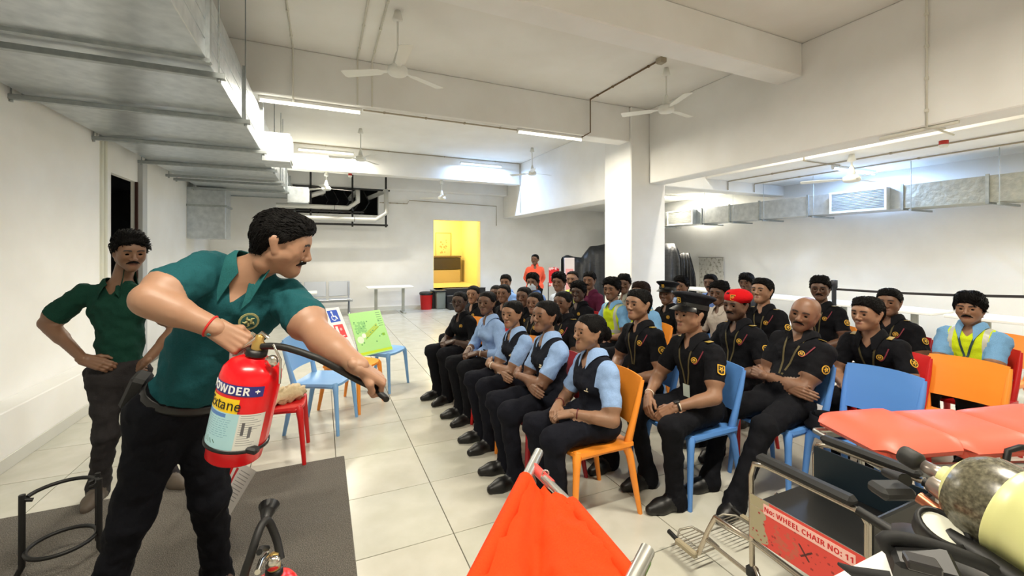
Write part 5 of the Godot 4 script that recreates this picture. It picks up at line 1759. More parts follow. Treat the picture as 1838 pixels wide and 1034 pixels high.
func foreground() -> void:
	var blk := mat("black_plastic", Color(0.035, 0.035, 0.037), 0.45)
	var chrome := mat("chrome", Color(0.82, 0.80, 0.76), 0.18, 0.95)
	# grey rug
	var rugm := grain(mat("rug_felt", Color(0.60, 0.575, 0.535), 0.95), tex("rugc"), tex("rugn"), 2.2, 1.0)
	tag(put("floor_mat", span(Vector3(-2.05, 0.0, -3.55), Vector3(0.16, 0.012, -1.2), 0.005), rugm), "grey felt floor mat under the demonstrator", "mat")
	# the extinguisher in his hand
	var bot := at(419, 818, 1.46)
	var top := at(459, 640, 1.46)
	var ax := (top - bot).normalized()
	var h := bot.distance_to(top)
	var r := 0.094
	var e := extinguisher("red dry powder extinguisher with blue and yellow labels, held in the air", r, h)
	var z := (-fwd - ax * (-fwd).dot(ax)).normalized()
	e.transform = Transform3D(Basis(ax.cross(z), ax, z), bot)
	put("blue_band", arc_patch(r + 0.0008, h * 0.70, h * 0.80, -1.25, 1.0), mat("label_blue", Color(0.16, 0.17, 0.50), 0.4), e).set_meta("label", "dark blue label band reading POWDER")
	var wh := mat("print_white", Color(0.95, 0.95, 0.95), 0.5)
	put("lettering", wrap_text("POWDER", 0.027, r + 0.001, -0.22, h * 0.75), wh, e)
	put("arrow_mark", wrap_text("+", 0.022, r + 0.001, 0.80, h * 0.75), wh, e)
	put("yellow_label", arc_patch(r + 0.0008, h * 0.535, h * 0.67, -1.0, 0.32), mat("label_yellow", Color(0.98, 0.82, 0.08), 0.4), e).set_meta("label", "yellow label reading Extane")
	put("lettering", wrap_text("Extane", 0.030, r + 0.001, -0.24, h * 0.602, false), mat("print_black", Color(0.05, 0.05, 0.05), 0.5), e)
	var im := paint(256, 256, Color(0.68, 0.85, 0.89))
	im.fill_rect(Rect2i(10, 8, 120, 26), Color(0.33, 0.52, 0.78))
	rng.seed = 5
	for y in 9:
		var x := 14
		while x < 140:
			var w := rng.randi_range(4, 14)
			im.fill_rect(Rect2i(x, 48 + y * 15, w, 3), Color(0.42, 0.62, 0.72)); x += w + 4
	for k in 6: stroke(im, Vector2(30 + k * 14, 190 + rng.randi_range(0, 20)), Vector2(38 + k * 14, 205 + rng.randi_range(0, 24)), 2.0, Color(0.25, 0.42, 0.38))
	im.fill_rect(Rect2i(172, 0, 84, 256), Color(0.86, 0.86, 0.84))
	for y in 14: im.fill_rect(Rect2i(178, 10 + y * 16, rng.randi_range(30, 70), 4), Color(0.55, 0.56, 0.56))
	im.fill_rect(Rect2i(186, 60, 9, 90), Color(0.35, 0.35, 0.37)); im.fill_rect(Rect2i(208, 90, 10, 80), Color(0.4, 0.4, 0.42))
	put("instruction_label", arc_patch(r + 0.0008, h * 0.19, h * 0.535, -1.35, 1.25, 24), printed("label_cyan", im, 0.35), e).set_meta("label", "pale cyan instruction label with small print")
	put("strap", lath([Vector2(r + 0.001, h * 0.155), Vector2(r + 0.005, h * 0.16), Vector2(r + 0.005, h * 0.185), Vector2(r + 0.001, h * 0.19)], 32), blk, e)
	put("strap_clip", bx(Vector3(r * 0.9, h * 0.185, r * 0.55), Vector3(0.04, 0.022, 0.03), 0.006), blk, e)
	var hg := e.transform.affine_inverse() * grip_right
	var hd := e.transform.basis.inverse() * along_right
	if hd.y > 0.0: hd = -hd
	put("carry_handle", bar([hg - hd * 0.055, hg + hd * 0.045, Vector3(0.0, h + 0.062, 0.0)], 0.009, 8), chrome, e)
	put("lever", bar([hg + hd * 0.05 + Vector3(0.01, 0.012, 0.0), Vector3(0.005, h + 0.085, 0.0), Vector3(0.03, h + 0.072, 0.0)], 0.007, 8), chrome, e)
	put("pressure_gauge", lath([Vector2(0, 0), Vector2(0.02, 0), Vector2(0.02, 0.014), Vector2(0, 0.016)], 16, Vector3(0.075, h + 0.01, 0.03), Basis(Vector3.RIGHT, PI / 2)), chrome, e)
	put("safety_pin", bar([Vector3(0.06, h + 0.06, 0.02), Vector3(0.10, h + 0.02, 0.03), Vector3(0.115, h - 0.06, 0.03)], 0.004, 6), chrome, e)
	put("hang_tag", bx(Vector3(-0.085, h - 0.005, -0.03), Vector3(0.05, 0.10, 0.002), 0.0, Basis(Vector3.BACK, 0.15)), wh, e)
	var inv := e.transform.affine_inverse()
	var hose := []
	var c := Curve3D.new()
	c.add_point(inv * at(470, 622, 1.45), Vector3.ZERO, inv.basis * (at(505, 618, 1.45) - at(470, 622, 1.45)))
	c.add_point(inv * at(570, 643, 1.45), inv.basis * (at(530, 628, 1.45) - at(570, 643, 1.45)), inv.basis * (at(605, 660, 1.46) - at(570, 643, 1.45)))
	var tip := along_left if along_left.dot(rgt) > 0.0 else -along_left
	c.add_point(inv * grip_left, inv.basis * (-rgt * 0.07 + Vector3(0, 0.02, 0) - tip * 0.02), inv.basis * (tip * 0.02))
	c.add_point(inv * (grip_left + (tip * 0.5 + rgt * 0.5 + Vector3(0, -0.25, 0)).normalized() * 0.075), inv.basis * (-tip * 0.02))
	for p in c.tessellate(4, 3): hose.append(p)
	put("hose", bar(hose, 0.0115, 10), mat("rubber_black", Color(0.045, 0.043, 0.042), 0.55), e)
	# extinguisher standing on the mat, cut by the frame
	var e2 := extinguisher("second red extinguisher standing on the mat with its black hose looped over the valve", 0.075, 0.50)
	e2.position = Vector3(at(492, 1010, 1.42).x, 0.012, at(492, 1010, 1.42).z)
	var hb := [Vector3(0.02, 0.55, 0.0), Vector3(0.0, 0.62, -0.03), Vector3(-0.03, 0.68, -0.02), Vector3(-0.06, 0.62, 0.04), Vector3(-0.09, 0.5, 0.05), Vector3(-0.10, 0.30, 0.04), Vector3(-0.09, 0.1, 0.03)]
	var c2 := Curve3D.new()
	for i in hb.size():
		var tn: Vector3 = (hb[mini(i + 1, hb.size() - 1)] - hb[maxi(i - 1, 0)]) * 0.2
		c2.add_point(hb[i], -tn, tn)
	hose = []
	for p in c2.tessellate(4, 4): hose.append(p)
	put("hose", bar(hose, 0.013, 10), mat("rubber_black", Color.BLACK), e2)
	put("carry_handle", bar([Vector3(-0.02, 0.58, 0.0), Vector3(-0.03, 0.60, 0.06), Vector3(-0.035, 0.60, 0.11)], 0.009, 8), chrome, e2)
	put("lever", bar([Vector3(-0.02, 0.60, 0.0), Vector3(-0.03, 0.64, 0.06), Vector3(-0.03, 0.66, 0.11)], 0.009, 8), blk, e2)
	put("horn", lath([Vector2(0.012, 0), Vector2(0.016, 0.03), Vector2(0.034, 0.07), Vector2(0.03, 0.07), Vector2(0.01, 0.0)], 18, Vector3(-0.03, 0.672, -0.02), aim(Vector3(0.1, 0.3, -0.9)) * Basis(Vector3.RIGHT, PI / 2)), blk, e2)
	put("pressure_gauge", lath([Vector2(0, 0), Vector2(0.022, 0), Vector2(0.022, 0.014), Vector2(0, 0.016)], 16, Vector3(0.0, 0.565, 0.025), Basis(Vector3.RIGHT, PI / 2)), chrome, e2)
	# black ring stand
	var sc := at(112, 985, 2.13); sc.y = 0.012
	var rs := thing("extinguisher_stand", "black metal ring stand with three posts on the mat's left edge", "stand", sc, -0.2)
	var iron := mat("stand_black", Color(0.05, 0.047, 0.045), 0.5)
	put("lower_ring", bar(ring(Vector3(0, 0.13, 0), 0.125, 28), 0.010, 8, true), iron, rs)
	var arc := []
	for k in 15: arc.append(Vector3(cos(lerpf(2.9, 6.1, k / 14.0)) * 0.128, 0.385, sin(lerpf(2.9, 6.1, k / 14.0)) * 0.128))
	put("upper_ring", bar(arc, 0.010, 8), iron, rs)
	for a: float in [2.75, 5.35, 6.0]:
		var d := Vector3(cos(a), 0, sin(a))
		put("post", bar([d * 0.165, d * 0.138 + Vector3(0, 0.06, 0), d * 0.137 + Vector3(0, 0.41, 0)], 0.013, 8), iron, rs)
		put("lug", bar([d * 0.137 + Vector3(0, 0.385, 0), d * 0.10 + Vector3(0, 0.375, 0)], 0.009, 6), iron, rs)
	# white card leaning behind his leg, on a thin black easel leg
	im = paint(128, 256, Color(0.90, 0.88, 0.87))
	im.fill_rect(Rect2i(20, 30, 14, 150), Color(0.78, 0.16, 0.18))
	for k in 9: im.fill_rect(Rect2i(48, 30 + k * 18, 60, 4), Color(0.62, 0.6, 0.6))
	var k0 := at(426, 826, 2.50)
	var k1 := at(460, 846, 2.46)
	var k2 := at(410, 930, 2.52)
	var k3 := k0 + (k2 - k1)
	k3 = at(388, 905, 2.54)
	var q := MB.new(); q.quv(k0, k1, k2, k3)
	var card := tag(put("notice_card", q.done(), printed("card_print", im)), "white notice card with red stripe leaning behind the demonstrator's leg", "card")
	q = MB.new(); q.prism(Vector3.ZERO, [Vector2(0, 0), Vector2(k1.distance_to(k0), 0), Vector2(k1.distance_to(k0), -k2.distance_to(k1)), Vector2(0, -k2.distance_to(k1))], 0.004, Basis((k1 - k0).normalized(), -((k2 - k1) - (k1 - k0).normalized() * (k2 - k1).dot((k1 - k0).normalized())).normalized(), (k1 - k0).cross(k0 - k3).normalized()))
	var ez := at(339, 912, 2.63); ez.y = 0.0
	tag(put("easel_leg", bar([ez + Vector3(0, 0.012, 0), ez + Vector3(-0.01, 0.55, -0.02)], 0.011, 8), iron), "thin black upright bar behind the demonstrator's legs", "bar")
	# chairs and boards by the demonstrator
	chair(Vector3(-0.33, 0, -3.74), deg_to_rad(88), "red", "empty red plastic chair with a crumpled packet on its seat")
	chair(Vector3(0.02, 0, -4.26), deg_to_rad(65), "pale blue", "pale blue plastic chair behind the hose")
	chair(Vector3(0.30, 0, -4.71), deg_to_rad(51), "orange", "orange plastic chair holding the white signboard")
	chair(Vector3(0.66, 0, -5.22), deg_to_rad(51), "pale blue", "pale blue plastic chair holding the green board")
	var f := Flesh.new()
	f.K = PackedFloat32Array([0.05, 0.02])
	f.bone(Vector3(-0.13, 0.03, 0.02), Vector3(0.10, 0.04, -0.02), 0.05, 0.055)
	f.bone(Vector3(-0.02, 0.05, 0.0), Vector3(0.06, 0.07, 0.0), 0.045, 0.04)
	f.bone(Vector3(0.10, 0.04, 0.03), Vector3(0.16, 0.03, -0.04), 0.035, 0.02)
	f.cut = [[Vector3.ZERO, Vector3.DOWN]]
	f.net(0.006); disp(f, 0.03, 420.0)
	var bag := put("paper_packet", amesh(f.verts, f.norms, f.tris()), grain(mat("packet_paper", Color(0.85, 0.76, 0.60), 0.6), tex("clothc"), tex("clothn"), 5.0, 1.5))
	tag(bag, "crumpled beige paper packet on the red chair", "packet")
	bag.position = Vector3(-0.27, 0.438, -3.72); bag.rotation.y = 0.5
	im = paint(200, 300, Color(0.92, 0.92, 0.93))
	im.fill_rect(Rect2i(112, 14, 66, 66), Color(0.08, 0.30, 0.75))
	disc(im, 138, 24, 0, 6, Color.WHITE)
	stroke(im, Vector2(139, 32), Vector2(140, 48), 3.5, Color.WHITE); stroke(im, Vector2(140, 48), Vector2(156, 48), 3.0, Color.WHITE); stroke(im, Vector2(156, 48), Vector2(163, 64), 3.0, Color.WHITE)
	disc(im, 141, 56, 12, 16, Color.WHITE, -0.6, 4.0); disc(im, 141, 56, 12, 16, Color.WHITE, -4.0, -2.2)
	im.fill_rect(Rect2i(118, 96, 62, 74), Color(0.88, 0.20, 0.22))
	im.fill_rect(Rect2i(126, 104, 16, 42), Color(0.95, 0.93, 0.93)); disc(im, 158, 122, 0, 8, Color(0.95, 0.7, 0.7)); im.fill_rect(Rect2i(128, 156, 42, 5), Color(0.96, 0.85, 0.85))
	rng.seed = 9
	for k in 22: im.fill_rect(Rect2i(14 + (k % 4) * 20, 18 + (k / 4) * 15, rng.randi_range(5, 15), 3), Color(0.55, 0.53, 0.56))
	for k in 4: im.fill_rect(Rect2i(30 + k * 16, 110, 2, 46), Color(0.55, 0.53, 0.56))
	im.fill_rect(Rect2i(30, 110, 50, 2), Color(0.55, 0.53, 0.56))
	board([Vector3(-0.13, 0.99, -4.86), Vector3(0.17, 0.99, -5.06), Vector3(0.37, 0.455, -4.74), Vector3(0.06, 0.455, -4.55)], printed("board_signs", im), "white signboard with blue wheelchair sign and red fire sign", "signboard")
	im = paint(256, 300, Color(0.70, 0.93, 0.58))
	im.fill_rect(Rect2i(0, 276, 256, 16), Color(0.80, 0.92, 0.10))
	for k in 90: disc(im, 60 + rng.randf_range(-40, 40), 100 + rng.randf_range(-30, 40), 0, rng.randf_range(3, 9), Color(0.56, 0.82, 0.50))
	for k in 12: im.fill_rect(Rect2i(86 + k * 9, 150 - k * 5, 6, 34), Color(0.72, 0.80, 0.14))
	stroke(im, Vector2(80, 190), Vector2(200, 120), 3.0, Color(0.62, 0.74, 0.10)); disc(im, 70, 165, 0, 16, Color(0.97, 0.98, 0.94)); disc(im, 38, 190, 0, 24, Color(0.90, 0.97, 0.86))
	for k in 16: disc(im, 24 + (k * 61) % 210, 66 + (k * 37) % 180, 0, 5, Color(0.38, 0.66, 0.38))
	for k in 7: im.fill_rect(Rect2i(208, 16 + k * 16, 36, 4), Color(0.42, 0.62, 0.40))
	im.fill_rect(Rect2i(212, 170, 22, 18), Color(0.52, 0.76, 0.14))
	board([Vector3(0.27, 0.90, -5.11), Vector3(0.64, 0.90, -5.33), Vector3(0.76, 0.455, -5.09), Vector3(0.38, 0.455, -4.87)], printed("board_green", im), "bright green printed board leaning on a pale blue chair", "board")
	stretcher()
	wheelchair()
	cot()
	breathing_set()
	# empty chairs of the audience and the upturned cap
	chair(Vector3(3.08, 0, -1.53), deg_to_rad(-90), "blue", "empty blue plastic chair with an upturned cap on its seat")
	chair(Vector3(3.95, 0, -1.43), deg_to_rad(-90), "orange", "empty orange plastic chair in front of the high-visibility man")
	chair(Vector3(4.75, 0, -1.02), deg_to_rad(-90), "red", "empty red plastic chair at the right edge")
	chair(Vector3(5.55, 0, -1.75), deg_to_rad(-90), "orange", "orange plastic chair behind the stout guard")
	var cap := thing("upturned_cap", "dark peaked cap lying upside down on the blue chair", "cap", Vector3(2.98, 0.444, -1.66), 0.4)
	put("crown", lath([Vector2(0, 0), Vector2(0.09, 0.002), Vector2(0.125, 0.02), Vector2(0.128, 0.035), Vector2(0.10, 0.06), Vector2(0.095, 0.10), Vector2(0.088, 0.10), Vector2(0.092, 0.055), Vector2(0.10, 0.03), Vector2(0, 0.012)], 28), cloth("cap_navy", Color(0.10, 0.105, 0.13), 0.7), cap)
	put("inner_label", bx(Vector3(0.0, 0.0165, 0.01), Vector3(0.07, 0.002, 0.05), 0.0), mat("card_white", Color(0.75, 0.80, 0.76)), cap)
	var g := []
	for i in 4:
		var row := []
		for j in 9:
			var a := lerpf(-1.0, 1.0, j / 8.0)
			var rad := 0.093 + 0.05 * (i / 3.0) * cos(a)
			row.append(Vector3(sin(a) * rad, 0.092 + 0.014 * (i / 3.0), cos(a) * rad))
		g.append(row)
	q = MB.new(); q.sheet(g, 0.003)
	put("visor", q.done(), mat("cap_visor", Color(0.03, 0.03, 0.035), 0.3), cap)

func board(p: Array, m: Material, label: String, cat: String, legs := false) -> void:
	var q := MB.new(); q.quv(p[0], p[1], p[2], p[3])
	var o := tag(put(cat, q.done(), m), label, cat)
	var n: Vector3 = (p[1] - p[0]).cross(p[3] - p[0]).normalized() * 0.006
	if n.dot(-p[0]) > 0.0: n = -n
	var b := MB.new()
	b.quad(p[1] + n, p[0] + n, p[3] + n, p[2] + n)
	for i in 4: b.quad(p[i], p[(i + 1) % 4], p[(i + 1) % 4] + n, p[i] + n)
	put("backing", b.done(), mat("foam_board", Color(0.85, 0.85, 0.85), 0.7), o)
	if legs:
		for i in [2, 3]: put("stand_leg", bar([p[i] + n * 2.0 + Vector3(0, 0.1, 0), Vector3(p[i].x, 0.0, p[i].z) + n * 2.0], 0.012, 8), mat("stand_black", Color(0.05, 0.047, 0.045), 0.5), o)

func stretcher() -> void:
	var al := mat("aluminium", Color(0.80, 0.80, 0.78), 0.28, 0.85)
	var p1a := at(967, 812, 1.70)
	var p1b := at(838, 1075, 1.06)
	var t := thing("folding_stretcher", "folded stretcher with bright orange canvas and aluminium poles in the foreground", "stretcher", Vector3(p1b.x, 0, p1b.z))
	var o := t.position
	var bas := Basis.IDENTITY
	put("pole", bar([p1a - o, p1b - o], 0.019, 10), al, t)
	var p2a := at(1022, 902, 1.46)
	var p2b := at(1150, 1060, 1.06)
	put("pole", bar([p2a - o, p2b - o], 0.019, 10), al, t)
	put("spreader_bar", bar([p1a.lerp(p1b, 0.14) - o, p2a.lerp(p2b, 0.05) - o], 0.015, 8), al, t)
	put("spreader_grip", bar([p1a.lerp(p1b, 0.14).lerp(p2a, 0.04) - o, p1a.lerp(p1b, 0.14).lerp(p2a, 0.55) - o], 0.018, 8), mat("grip_red", Color(0.85, 0.30, 0.27), 0.5), t)
	put("rivet", bar(ring(p1a.lerp(p1b, 0.14).lerp(p2a, 0.38) + Vector3(0, 0.02, 0) - o, 0.012, 12, Basis(rgt, fwd, Vector3.UP)), 0.003, 6, true), al, t)
	var g := []
	for i in 15:
		var k := i / 14.0
		var a := p1a.lerp(p1b, 0.26 + 0.74 * k)
		var b := p2a.lerp(p2b, 0.03 + 0.97 * k)
		var row := []
		for j in 13:
			var s := j / 12.0
			var p := a.lerp(b, s)
			var sag := -0.035 * sin(PI * s) * (0.4 + 0.6 * k) - 0.085 * exp(-pow((s - 0.30 - 0.12 * k) / 0.07, 2.0)) * (0.3 + 0.7 * k)
			p.y += sag + 0.02 + 0.018 * noise.get_noise_3d(k * 120.0, s * 110.0, 3.0)
			row.append(p - o)
		g.append(row)
	var q := MB.new(); q.sheet(g, 0.004)
	put("canvas", q.done(), cloth("canvas_orange", Color(0.97, 0.27, 0.07), 0.75), t)
	# sleeves round the poles and the hanging side
	var sl := []
	var sr := []
	for i in 15:
		var k := i / 14.0
		sl.append(p1a.lerp(p1b, 0.26 + 0.74 * k) - o); sr.append(p2a.lerp(p2b, 0.03 + 0.97 * k) - o)
	put("canvas_sleeve", bar(sl, 0.027, 10), cloth("canvas_orange", Color.BLACK), t)
	put("canvas_sleeve", bar(sr, 0.027, 10), cloth("canvas_orange", Color.BLACK), t)
	put("end_tube", bar([at(1163, 986, 1.14) - o, at(1120, 1075, 1.04) - o], 0.020, 10), al, t)
	put("green_tape", bar([at(1156, 1003, 1.122) - o, at(1146, 1024, 1.10) - o], 0.0205, 10), mat("tape_green", Color(0.45, 0.62, 0.30), 0.5), t)
	for p in [p1a.lerp(p1b, 0.25), p1a.lerp(p1b, 0.9), p2a.lerp(p2b, 0.3), p2a.lerp(p2b, 0.95)]:
		put("leg", bar([Vector3(p.x, p.y - 0.02, p.z) - o, Vector3(p.x, 0.05, p.z) - o + (o - p) * Vector3(0, 0, 0)], 0.014, 8), al, t)
		put("caster", lath([Vector2(0, -0.012), Vector2(0.045, -0.012), Vector2(0.05, 0), Vector2(0.045, 0.012), Vector2(0, 0.012)], 16, Vector3(p.x, 0.05, p.z) - o, Basis(Vector3.BACK, PI / 2)), mat("rubber_black", Color.BLACK), t)

func wheelchair() -> void:
	var chrome := mat("chrome_worn", Color(0.74, 0.70, 0.64), 0.25, 0.9)
	var blk := mat("black_plastic", Color.BLACK)
	var t := thing("wheelchair", "chrome wheelchair with red side panel lettered wheel chair no 11", "wheelchair", Vector3(1.945, 0, -1.05))
	var vinyl := mat("vinyl_black", Color(0.055, 0.058, 0.062), 0.4)
	var navy := mat("vinyl_navy", Color(0.05, 0.12, 0.16), 0.45)
	for s: float in [-1.0, 1.0]:
		var x := s * 0.225
		put("front_post", bar([Vector3(x, 0.20, -0.21), Vector3(x, 0.62, -0.215), Vector3(x, 0.675, -0.20), Vector3(x, 0.69, -0.15), Vector3(x, 0.69, 0.20)], 0.0115, 8), chrome, t)
		put("rear_post", bar([Vector3(x, 0.14, 0.22), Vector3(x, 0.66, 0.22), Vector3(x, 0.69, 0.20)], 0.0115, 8), chrome, t)
		put("arm_sleeve", bar([Vector3(x, 0.69, 0.19), Vector3(x, 0.675, 0.30)], 0.017, 8), mat("rubber_black", Color.BLACK), t)
		put("seat_rail", bar([Vector3(x, 0.50, -0.21), Vector3(x, 0.50, 0.22)], 0.0115, 8), chrome, t)
		put("lower_rail", bar([Vector3(x, 0.245, -0.44), Vector3(x, 0.33, -0.40), Vector3(x, 0.335, -0.21), Vector3(x, 0.30, 0.22)], 0.0115, 8), chrome, t)
		put("armrest", bx(Vector3(x, 0.715, 0.0), Vector3(0.052, 0.036, 0.37), 0.014), mat("arm_pad", Color(0.06, 0.06, 0.062), 0.55), t)
		put("footrest_hanger", bar([Vector3(x, 0.33, -0.40), Vector3(x, 0.245, -0.44), Vector3(x, 0.09, -0.50)], 0.0115, 8), chrome, t)
		put("hanger_brace", bar([Vector3(x, 0.19, -0.46), Vector3(x, 0.18, -0.22)], 0.009, 8), chrome, t)
		var fp := put("footplate", bar([Vector3(x, 0.085, -0.50), Vector3(x - s * 0.0, 0.085, -0.64), Vector3(x - s * 0.06, 0.085, -0.68), Vector3(x - s * 0.14, 0.085, -0.67), Vector3(x - s * 0.155, 0.085, -0.60), Vector3(x - s * 0.14, 0.085, -0.50)], 0.006, 6, true), mat("wire_steel", Color(0.62, 0.60, 0.55), 0.4, 0.7), t)
		for k in 7: put("wire", bar([Vector3(x - s * 0.005, 0.085, -0.525 - k * 0.02), Vector3(x - s * 0.15, 0.085, -0.525 - k * 0.02)], 0.0025, 5), mat("wire_steel", Color.BLACK), fp)
		put("footplate_hinge", bx(Vector3(x + s * 0.02, 0.085, -0.56), Vector3(0.03, 0.03, 0.13), 0.006), mat("hinge_cream", Color(0.62, 0.58, 0.48), 0.5), t)
		put("stopper", bar([Vector3(x + s * 0.02, 0.09, -0.62), Vector3(x + s * 0.02, 0.10, -0.68)], 0.012, 8), mat("rubber_black", Color.BLACK), t)
		var w := put("front_caster", bar(ring(Vector3(x, 0.105, -0.13), 0.088, 28, Basis(Vector3.UP, Vector3.RIGHT, Vector3.BACK)), 0.017, 8, true), mat("rubber_black", Color.BLACK), t)
		put("caster_hub", lath([Vector2(0, -0.02), Vector2(0.028, -0.02), Vector2(0.03, 0), Vector2(0.028, 0.02), Vector2(0, 0.02)], 14, Vector3(x, 0.105, -0.13), Basis(Vector3.BACK, PI / 2)), mat("hub_brass", Color(0.40, 0.32, 0.16), 0.5, 0.4), w)
		for k in 5:
			var a := TAU * k / 5.0
			put("spoke", bx(Vector3(x, 0.105 + sin(a) * 0.05, -0.13 + cos(a) * 0.05), Vector3(0.014, 0.062, 0.018), 0.003, Basis(Vector3.RIGHT, PI / 2 - a)), mat("hub_brass", Color.BLACK), w)
		put("caster_fork", bar([Vector3(x + s * 0.03, 0.105, -0.13), Vector3(x + s * 0.03, 0.20, -0.14), Vector3(x, 0.225, -0.2)], 0.010, 8), chrome, t)
		put("post_clamp", bx(Vector3(x, 0.20, -0.21), Vector3(0.045, 0.05, 0.045), 0.01), blk, t)
		var rw := put("rear_wheel", bar(ring(Vector3(x, 0.155, 0.20), 0.135, 32, Basis(Vector3.UP, Vector3.RIGHT, Vector3.BACK)), 0.02, 8, true), mat("rubber_black", Color.BLACK), t)
		put("wheel_disc", lath([Vector2(0, -0.01), Vector2(0.125, -0.008), Vector2(0.125, 0.008), Vector2(0, 0.01)], 24, Vector3(x, 0.155, 0.20), Basis(Vector3.BACK, PI / 2)), mat("hub_brass", Color.BLACK), rw)
	put("seat", bx(Vector3(0, 0.495, 0.0), Vector3(0.42, 0.022, 0.42), 0.006), vinyl, t)
	put("backrest", bx(Vector3(0, 0.585, 0.222), Vector3(0.43, 0.17, 0.018), 0.006), vinyl, t)
	put("inner_panel", bx(Vector3(0.210, 0.575, 0.0), Vector3(0.006, 0.19, 0.42), 0.002), navy, t).set_meta("label", "dark blue vinyl side panel")
	var im := paint(256, 128, Color(0.86, 0.28, 0.24))
	rng.seed = 21
	for k in 70: disc(im, rng.randf_range(0, 60) * rng.randf(), rng.randf_range(0, 128), 0, rng.randf_range(3, 14), Color(0.66, 0.62, 0.50))
	for k in 60: disc(im, rng.randf_range(0, 256), rng.randf_range(20, 128), 0, rng.randf_range(1, 3), Color(0.62, 0.18, 0.16))
	for k in 40: disc(im, rng.randf_range(60, 120), rng.randf_range(50, 128), 0, rng.randf_range(2, 6), Color(0.78, 0.36, 0.28))
	stroke(im, Vector2(120, 62), Vector2(140, 92), 2.0, Color(0.3, 0.1, 0.1)); stroke(im, Vector2(146, 66), Vector2(124, 90), 2.0, Color(0.3, 0.1, 0.1))
	var q := MB.new()
	q.quv(Vector3(-0.236, 0.545, -0.215), Vector3(-0.236, 0.545, 0.235), Vector3(-0.236, 0.355, 0.235), Vector3(-0.236, 0.355, -0.215))
	put("side_panel", q.done(), printed("panel_red", im, 0.4), t).set_meta("label", "worn red painted side panel")
	put("panel_back", bx(Vector3(-0.2335, 0.45, 0.01), Vector3(0.004, 0.19, 0.45), 0.0), mat("panel_grey", Color(0.5, 0.48, 0.44), 0.5, 0.3), t)
	var strip := put("name_strip", bx(Vector3(-0.237, 0.512, 0.02), Vector3(0.002, 0.042, 0.34), 0.0), mat("strip_pink", Color(0.96, 0.76, 0.72), 0.5), t)
	var tx := put("lettering", letters("No: WHEEL CHAIR NO: 11", 0.021, 0.001, true), mat("print_red", Color(0.80, 0.10, 0.12), 0.5), strip)
	tx.transform = Transform3D(Basis(Vector3.UP, -PI / 2), Vector3(-0.2385, 0.512, 0.02))

func cot() -> void:
	var u := Vector3(0.93, 0, 0.37).normalized()
	var w := Vector3(-u.z, 0, u.x)          # toward the camera
	var t := thing("padded_cot", "ambulance cot with red vinyl pads on a metal frame", "cot", Vector3(2.42, 0, -1.25))
	t.basis = Basis(u, Vector3.UP, w)
	var red := mat("vinyl_red", Color(0.94, 0.38, 0.29), 0.45)
	var al := mat("aluminium", Color.BLACK)
	for p in [[0.19, 0.36, 0.06], [0.57, 0.38, 0.03], [0.98, 0.42, 0.10]]:
		var g := []
		for i in 13:
			var row := []
			for j in 13:
				var s := i / 12.0
				var k := j / 12.0
				var e := 1.0 - pow(absf(2.0 * s - 1.0), 6.0)
				var e2 := 1.0 - pow(absf(2.0 * k - 1.0), 6.0)
				row.append(Vector3(p[0] + (s - 0.5) * p[1], 0.645 + 0.045 * minf(e, e2) + p[2] * 0.35 * s, (k - 0.5) * 0.40))
			g.append(row)
		var q := MB.new(); q.sheet(g, 0.05)
		put("pad", q.done(), red, t)
	for s: float in [-1.0, 1.0]:
		put("side_rail", bar([Vector3(-0.02, 0.615, s * 0.20), Vector3(1.6, 0.615, s * 0.20)], 0.016, 8), al, t)
		put("rail_plate", bx(Vector3(0.8, 0.60, s * 0.21), Vector3(1.5, 0.055, 0.006), 0.002), mat("plate_steel", Color(0.55, 0.56, 0.56), 0.4, 0.7), t)
		for k in 5: put("bolt", lath([Vector2(0, 0), Vector2(0.010, 0), Vector2(0.008, 0.006), Vector2(0, 0.007)], 8, Vector3(0.18 + k * 0.2, 0.60, s * 0.213), Basis(Vector3.RIGHT, s * PI / 2)), al, t)
		for x: float in [0.22, 1.35]:
			put("leg", bar([Vector3(x, 0.60, s * 0.19), Vector3(x + 0.06, 0.06, s * 0.19)], 0.014, 8), al, t)
			put("wheel", lath([Vector2(0, -0.014), Vector2(0.05, -0.014), Vector2(0.056, 0), Vector2(0.05, 0.014), Vector2(0, 0.014)], 18, Vector3(x + 0.06, 0.056, s * 0.19), Basis(Vector3.RIGHT, PI / 2)), mat("rubber_black", Color.BLACK), t)
	put("end_bar", bar([Vector3(-0.02, 0.615, -0.2), Vector3(-0.02, 0.615, 0.2)], 0.014, 8), al, t)
	put("grab_handle", bar([Vector3(0.52, 0.60, 0.24), Vector3(0.54, 0.70, 0.24), Vector3(0.60, 0.715, 0.24), Vector3(0.95, 0.70, 0.24)], 0.013, 8), mat("rubber_black", Color.BLACK), t)

